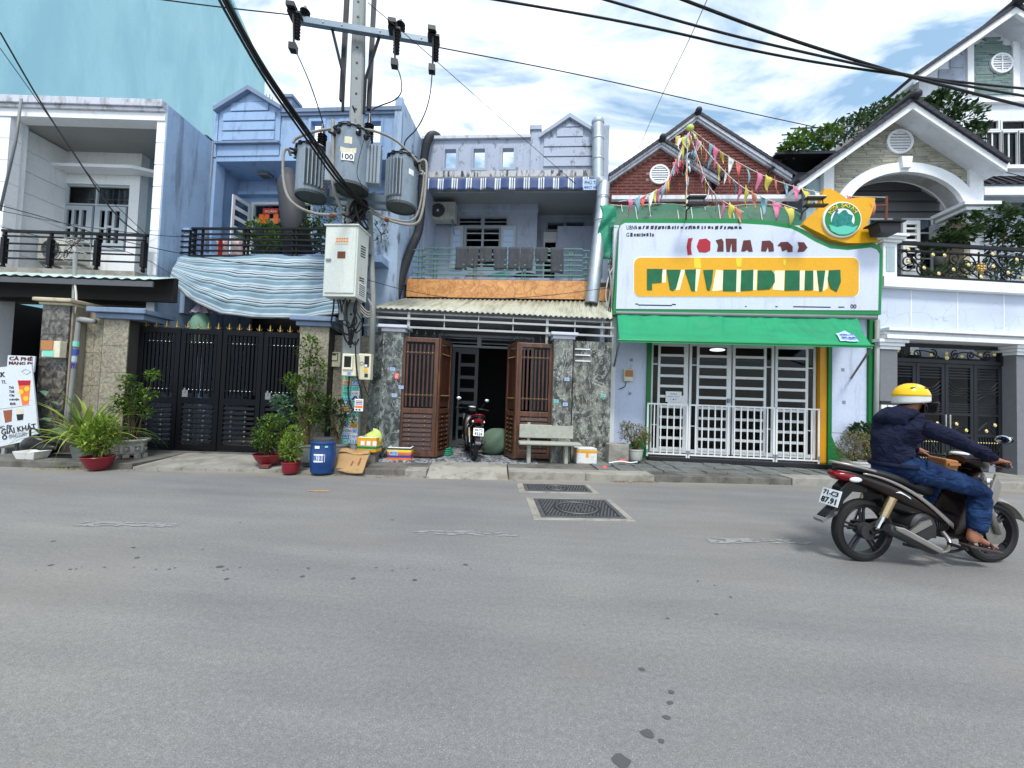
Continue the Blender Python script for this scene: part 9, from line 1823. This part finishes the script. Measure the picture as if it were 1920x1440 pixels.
    for sg in (-1,1):
        o('accent_strip',MB().grid(lambda u,w: (-.12+.86*u,sg*(.125+.026*math.sin(3.1*min(u*1.1,1))),(.815-.03*u-.40*u**1.7)-.035*w*(.4+u)),16,2),accent,smooth=True,solid=.006)
        o('logo',MB().prism([(.16,.655),(.2,.65),(.25,.63),(.3,.6),(.29,.615),(.2,.665)],sg*.152-.004,sg*.152+.004),'ink_white')
    o('seat',loft(MB(),[(-.27,.885,.83,.03,0),(-.22,.885,.825,.075,0),(-.05,.862,.8,.11,0),(.1,.838,.765,.125,0),(.3,.80,.70,.13,0),(.48,.775,.63,.11,0),(.6,.77,.6,.08,0),(.65,.75,.6,.05,0)],20,2.6),'seat_vinyl',smooth=40)
    mb = MB();mb.tube(smooth([Vector((.0,-.12,.83)),Vector((-.2,-.11,.875)),Vector((-.32,0,.895)),Vector((-.2,.11,.875)),Vector((0,.12,.83))],2),.013,7);o('grab_rail',mb,accent,smooth=True)
    o('tail_light',loft(MB(),[(-.305,.80,.77,.04,0),(-.26,.82,.73,.08,0),(-.16,.81,.715,.105,0)],16),'lens_red',smooth=40)
    for sg in (-1,1): o('indicator',MB().ball((-.17,sg*.105,.75),(.06,.02,.024),10,7),'lens_clear',smooth=True)
    o('rear_fender',MB().prism([(.02,.68),(-.18,.73),(-.25,.66),(-.29,.5),(-.4,.4),(-.4,.375),(-.28,.41),(-.22,.55),(-.14,.63),(.0,.62)],-.05,.05),'bike_black',bevel=.01);o('mud_flap',MB().prism([(-.42,.35),(-.3,.42),(-.27,.46),(-.32,.45),(-.43,.375)],-.05,.05),'bike_grey')
    pl = o('number_plate',MB().add([(-.335,-.095,.5),(-.335,.095,.5),(-.29,.095,.64),(-.29,-.095,.64),(-.331,-.095,.499),(-.331,.095,.499),(-.286,.095,.639),(-.286,-.095,.639)],[(0,3,2,1),(4,5,6,7),(0,1,5,4),(2,3,7,6),(1,2,6,5),(3,0,4,7)]),'ink_white')
    ti = math.atan2(.045,.14)
    for s_,z,dz in ((plate[0],.605,.045),(plate[1],.54,.055)):
        x = -.335+(z-.5)*.3214-.004;tt = text(pl,s_,x-.075,x+.075,z0+z-dz/2,z0+z+dz/2,0,'ink_black',bold=.02,rz=-math.pi/2);tt.location = Vector((x,0,z0+z))-ORG[t.name][0];tt.rotation_euler = (math.pi/2-ti,0,-math.pi/2)
    # front end
    o('leg_shield',loft(MB(),[(.80,.34,.24,.1,0),(.86,.52,.22,.15,0),(.93,.70,.3,.17,0),(1.0,.84,.45,.17,0),(1.07,.88,.56,.13,0),(1.14,.85,.62,.07,0)],20,2.6),body,smooth=40);o('front_cowl',loft(MB(),[(1.03,.86,.66,.1,0),(1.1,.88,.6,.085,0),(1.16,.84,.58,.06,0),(1.21,.76,.6,.025,0)],16),front,smooth=40)
    for sg in (-1,1): o('wing_panel',MB().prism([(1.12,.84),(1.17,.74),(1.13,.6),(1.0,.46),(.9,.3),(.88,.34),(.96,.52),(1.05,.66)],sg*.15-.012,sg*.15+.012),front,bevel=.008);o('front_indicator',MB().ball((1.12,sg*.1,.76),(.05,.03,.03),10,7),'lens_clear',smooth=True)
    mb = MB();pts = []
    for i in range(15):
        a = math.radians(150-i*9.2);pts.append((a,.325))
    vs = []
    for a,r in pts:
        for j in range(7): b = (j-3)/3;vs.append((WB+(r-.02*b*b)*math.cos(a),b*.065,R+(r-.03*b*b)*math.sin(a)))
    mb.add(vs,[(i*7+j,i*7+j+1,(i+1)*7+j+1,(i+1)*7+j) for i in range(14) for j in range(6)]);o('front_fender',mb,front,smooth=True,solid=.008)
    o('fender_nose',loft(MB(),[(1.14,.62,.5,.06,0),(1.25,.63,.56,.065,0),(1.36,.585,.54,.05,0),(1.47,.535,.525,.012,0)],14),front,smooth=40)
    o('headset',loft(MB(),[(.93,.98,.9,.08,0),(1.0,1.03,.87,.15,0),(1.08,1.02,.84,.13,0),(1.15,.96,.84,.09,0)],18),body,smooth=40);o('headlight',MB().ball((1.13,0,.91),(.05,.085,.05),14,9),'lens_clear',smooth=True);o('instrument_panel',MB().ball((.97,0,.995),(.04,.08,.02),12,7),'lens_clear',smooth=True)
    o('handlebar',MB().tube(smooth([Vector((.94,-.34,.94)),Vector((.99,-.2,.96)),Vector((1.02,0,.95)),Vector((.99,.2,.96)),Vector((.94,.34,.94))],2),.012,8),'bike_black',smooth=True)
    for sg in (-1,1):
        o('grip',MB().tube([(.935,sg*.36,.938),(.975,sg*.24,.955)],.018,10),'rubber',smooth=30);o('lever',MB().tube([(1.03,sg*.2,.955),(1.0,sg*.34,.93)],.007,6),'chrome');o('mirror_stem',MB().tube(smooth([Vector((1.0,sg*.2,.97)),Vector((1.0,sg*.25,1.07)),Vector((.98,sg*.29,1.13))],2),.007,6),'bike_black')
        mi = o('mirror',MB().ball((.975,sg*.31,1.16),(.018,.062,.04),14,8),'bike_black',smooth=True);o('mirror_glass',MB().ball((.962,sg*.31,1.16),(.008,.056,.035),14,8),'mirror_glass',mi,smooth=True)
    return t
rc = W.G(1616,1051,0);BF = Fr(rc.x,rc.y,8)
bike = motorbike(BF,0,'brown and silver underbone motorbike being ridden along the road at right','bike_brown','bike_silver','bike_silver',('71-C3','87.91'))
pc = W.G(884,864,.14);SF = Fr(pc.x+.02,pc.y+.1,107)
motorbike(SF,.137,'red and black motorbike parked tail first inside the open wooden gate','bike_black','bike_red','bike_grey',('59-T2','9226'),lean=.06)
# ------------------------------------------------------------------ the rider
def skin_obj(name,V,E,Rr,mat,parent,sub=2,root=0,disp=0,ds=.15):
    base,fr = ORG[parent.name];me = bpy.data.meshes.new(name);me.from_pydata([Vector(v)-base for v in V],E,[]);me.materials.append(MATS[mat]);o = bpy.data.objects.new(name,me);S.collection.objects.link(o);o.parent = parent;ORG[o.name] = (base,fr)
    md = o.modifiers.new('skin','SKIN');md.use_smooth_shade = True;sv = me.skin_vertices[0].data
    for i,r in enumerate(Rr): sv[i].radius = r if isinstance(r,tuple) else (r,r);sv[i].use_root = (i == root)
    s = o.modifiers.new('sub','SUBSURF');s.levels = sub;s.render_levels = sub
    if disp:
        tx = bpy.data.textures.new(name+'_folds','CLOUDS');tx.noise_scale = ds;tx.noise_depth = 3;d = o.modifiers.new('folds','DISPLACE');d.texture = tx;d.strength = disp;d.mid_level = .5;d.texture_coords = 'LOCAL'
    return o
def rider():
    t = T('person','person in navy hoodie, blue jeans and yellow white helmet riding the motorbike','person',BF,(.36,0,.84))
    V = [];E = [];Rr = []
    def add(p,r,par=None):
        V.append(Vector(p));Rr.append(r)
        if par is not None: E.append((par,len(V)-1))
        return len(V)-1
    pel = add((.32,0,.9),.09);sp = add((.30,0,1.02),.09,pel);ch = add((.36,0,1.18),(.1,.11),sp);nb = add((.42,0,1.31),.07,ch);nk = add((.45,0,1.37),.055,nb);hd = add((.48,0,1.44),.085,nk);hd2 = add((.49,0,1.50),.095,hd);hd3 = add((.485,0,1.56),.07,hd2)
    hands = []
    for sg in (-1,1):
        sh = add((.43,sg*.165,1.22),.035,ch);el = add((.70,sg*.27,1.09),.028,sh);wr = add((.90,sg*.29,.985),.028,el);pa = add((.945,sg*.30,.968),(.03,.022),wr)
        for k in range(4):
            y = sg*(.265+.024*k);L_ = (.9,1,.96,.8)[k];f1 = add((.975,y,.975),.0095,pa);f2 = add((.975+.018*L_,y,.955),.009,f1);f3 = add((.965+.01*L_,y,.925),.008,f2);add((.945,y,.92),.0075,f3)
        th = add((.945,sg*.255,.955),.0105,pa);th2 = add((.955,sg*.235,.938),.0095,th);add((.968,sg*.23,.925),.008,th2)
        hip = add((.40,sg*.1,.85),.06,pel);kn = add((.90,sg*.17,.69),.028,hip);an = add((.87,sg*.17,.29),.036,kn);heel = add((.83,sg*.17,.245),.034,an);ball = add((.99,sg*.175,.225),(.04,.026),an)
        for k in range(4): tp = add((1.04+.012*(k == 0),sg*(.152+.02*k),.207),.0105,ball);add((1.065+.01*(k == 0)-.006*k,sg*(.152+.022*k),.2),.009,tp)
    skin_obj('body',V,E,Rr,'skin',t,2,0)
    # face and hair
    O('ear',MB().ball((.485,-.098,1.47),(.018,.01,.03),10,7),'skin',t,smooth=True);O('nose',MB().ball((.588,0,1.462),(.018,.014,.02),10,7),'skin',t,smooth=True);O('hair',MB().ball((.455,0,1.495),(.1,.097,.075),18,12),'hair',t,smooth=True)
    for sg in (-1,1): O('eye',MB().ball((.568,sg*.034,1.487),(.012,.016,.009),10,7),'lens_clear',t,smooth=True)
    O('mouth',MB().ball((.572,0,1.425),(.012,.026,.007),10,6),'ink_maroon',t,smooth=True)
    O('face_mask',MB().grid(lambda u,w: (.47+.118*math.cos((u-.5)*2.6)*(1-.12*w),.1*math.sin((u-.5)*2.6),1.47-.1*w),14,6),'ink_black',t,smooth=True,solid=.006)
    # helmet
    h = Vector((.475,0,1.505));mb = MB();n = 32;k = 14;vs = []
    def hpt(a,f,sc=1.0):
        th = f*1.72;zc = math.cos(th);rr = math.sin(th)**.92 if th < 1.57 else 1.0;low = -.03*max(0,(th-1.57))/.15;x = .138*rr*math.cos(a)*sc;return Vector((h.x+x+.004,.118*rr*math.sin(a)*sc,h.z+.125*max(zc,-.3)*sc-.03*(1+.5*math.cos(a+3.14))*max(0,f-.85)/.15))
    O('helmet_shell',MB().grid(lambda u,w: hpt(u*6.28319,.72+.28*w),36,8),'helmet_white',t,smooth=True,solid=.008)
    hs = O('helmet_top',MB().grid(lambda u,w: hpt(u*6.28319,.02+.84*w,1.012+.02*(w > .95)),36,10),'helmet_yellow',t,smooth=True,solid=.008)
    for a in (-2.2,-1.25,-.6): p = hpt(a,.5,1.03);O('helmet_vent',MB().ball(p,(.026,.012,.006),10,6),'ink_black',hs,smooth=True)
    p = hpt(-1.75,.42,1.035);O('helmet_sticker',MB().ball(p,(.02,.008,.012),8,5),'ink_white',hs,smooth=True)
    p = hpt(-1.6,.88,1.03);O('helmet_stripe',MB().grid(lambda u,w: hpt(-2.2+1.2*u,.86+.05*w,1.025),12,2),'ink_grey',t,smooth=True);O('chin_strap',MB().tube(smooth([Vector((.49,-.12,1.43)),Vector((.53,-.09,1.38)),Vector((.54,0,1.355)),Vector((.53,.09,1.38)),Vector((.49,.12,1.43))],2),.007,6),'ink_black',t,smooth=True);O('visor',MB().grid(lambda u,w: (.60+.02*w*0+.035*math.cos((u-.5)*2.4)-.01*w,.125*math.sin((u-.5)*2.6),1.47-.11*w),14,6),'visor_tint',t,smooth=True,solid=.002)
    # hoodie
    V.clear();E.clear();Rr.clear()
    a = add((.33,0,.86),(.15,.17));b = add((.285,0,.97),(.145,.16),a);c = add((.30,0,1.10),(.142,.17),b);d = add((.355,0,1.215),(.125,.17),c);e = add((.415,0,1.315),(.075,.085),d)
    for sg in (-1,1): s1 = add((.42,sg*.165,1.24),.08,d);s2 = add((.56,sg*.225,1.175),.066,s1);s3 = add((.70,sg*.27,1.09),.06,s2);s4 = add((.82,sg*.29,1.03),.048,s3);add((.905,sg*.295,.985),.038,s4)
    ho = skin_obj('hoodie',V,E,Rr,'hoodie',t,3,0,.05,.07)
    O('hood',MB().grid(lambda u,w: ((.365-.105*math.sin(w*3.14)*(.6+.4*math.sin(u*3.14))-.06*w),(u-.5)*.34*(1-.25*w),1.36-.14*w+.05*math.sin(u*3.14)*(1-w)+.008*math.sin(u*17)),18,12),'hoodie',ho,smooth=True,solid=.03)
    O('hood_collar',MB().torus((.435,0,1.325),.085,.03,24,8,'Z',(1,1.1,1)),'hoodie',ho,smooth=True)
    # jeans
    V.clear();E.clear();Rr.clear()
    a = add((.30,0,.86),(.15,.165));
    for sg in (-1,1): s1 = add((.42,sg*.1,.84),.115,a);s2 = add((.66,sg*.145,.78),.1,s1);s3 = add((.90,sg*.17,.71),.085,s2);s4 = add((.945,sg*.172,.64),.083,s3);s5 = add((.915,sg*.172,.48),.078,s4);add((.885,sg*.172,.31),.068,s5)
    skin_obj('jeans',V,E,Rr,'jeans',t,3,0,.045,.06)
    O('jeans_seat',MB().ball((.36,0,.855),(.2,.185,.125),24,14),'jeans',t,smooth=True)
    for sg in (-1,1): O('jeans_hip',MB().tube([(.34,sg*.09,.855),(.5,sg*.115,.83),(.66,sg*.14,.78)],[.12,.108,.09],20),'jeans',t,smooth=True)
    for sg in (-1,1): O('sleeve_head',MB().tube([(.40,sg*.15,1.235),(.48,sg*.19,1.205),(.58,sg*.23,1.16),(.66,sg*.26,1.11)],[.07,.078,.068,.058],18),'hoodie',ho,smooth=True)
    O('hem',MB().torus((.325,0,.88),.165,.022,28,8,'Z',(.98,1.08,1)),'hoodie',ho,smooth=True)
    for sg in (-1,1):
        O('sandal',MB().prism([(.78,.205),(.84,.19),(1.0,.165),(1.09,.155),(1.1,.17),(1.0,.19),(.84,.215),(.78,.225)],sg*.175-.048,sg*.175+.048),'sandal',t,bevel=.01);O('sandal_strap',MB().torus((.985,sg*.175,.215),.046,.009,18,6,'X',(1,1,.8)),'sandal',t,smooth=True)
    b = T('tan_bag','tan paper bag carried between the rider and the handlebar','bag',BF,(.8,.03,.76));O('bag',MB().add([(.8,-.03,.78),(.9,-.03,.77),(.9,.1,.77),(.8,.1,.78),(.77,-.05,.95),(.92,-.04,.93),(.91,.12,.94),(.78,.11,.96)],[(0,3,2,1),(4,5,6,7),(0,1,5,4),(1,2,6,5),(2,3,7,6),(3,0,4,7)]),'tan_bag',b,bevel=.015);O('fold',MB().box(.79,.9,-.062,-.052,.89,.91),'tan_bag',b)
_m,_t,_p,_o = newmat('visor_tint');_tr = N(_t,'ShaderNodeBsdfTransparent');_tr.inputs[0].default_value = (.5,.5,.52,1);_g = N(_t,'ShaderNodeBsdfGlossy');_g.inputs['Roughness'].default_value = .05;_x = N(_t,'ShaderNodeMixShader');_x.inputs[0].default_value = .12;_t.links.new(_tr.outputs[0],_x.inputs[1]);_t.links.new(_g.outputs[0],_x.inputs[2]);_t.links.new(_x.outputs[0],_o.inputs[0])
rider()
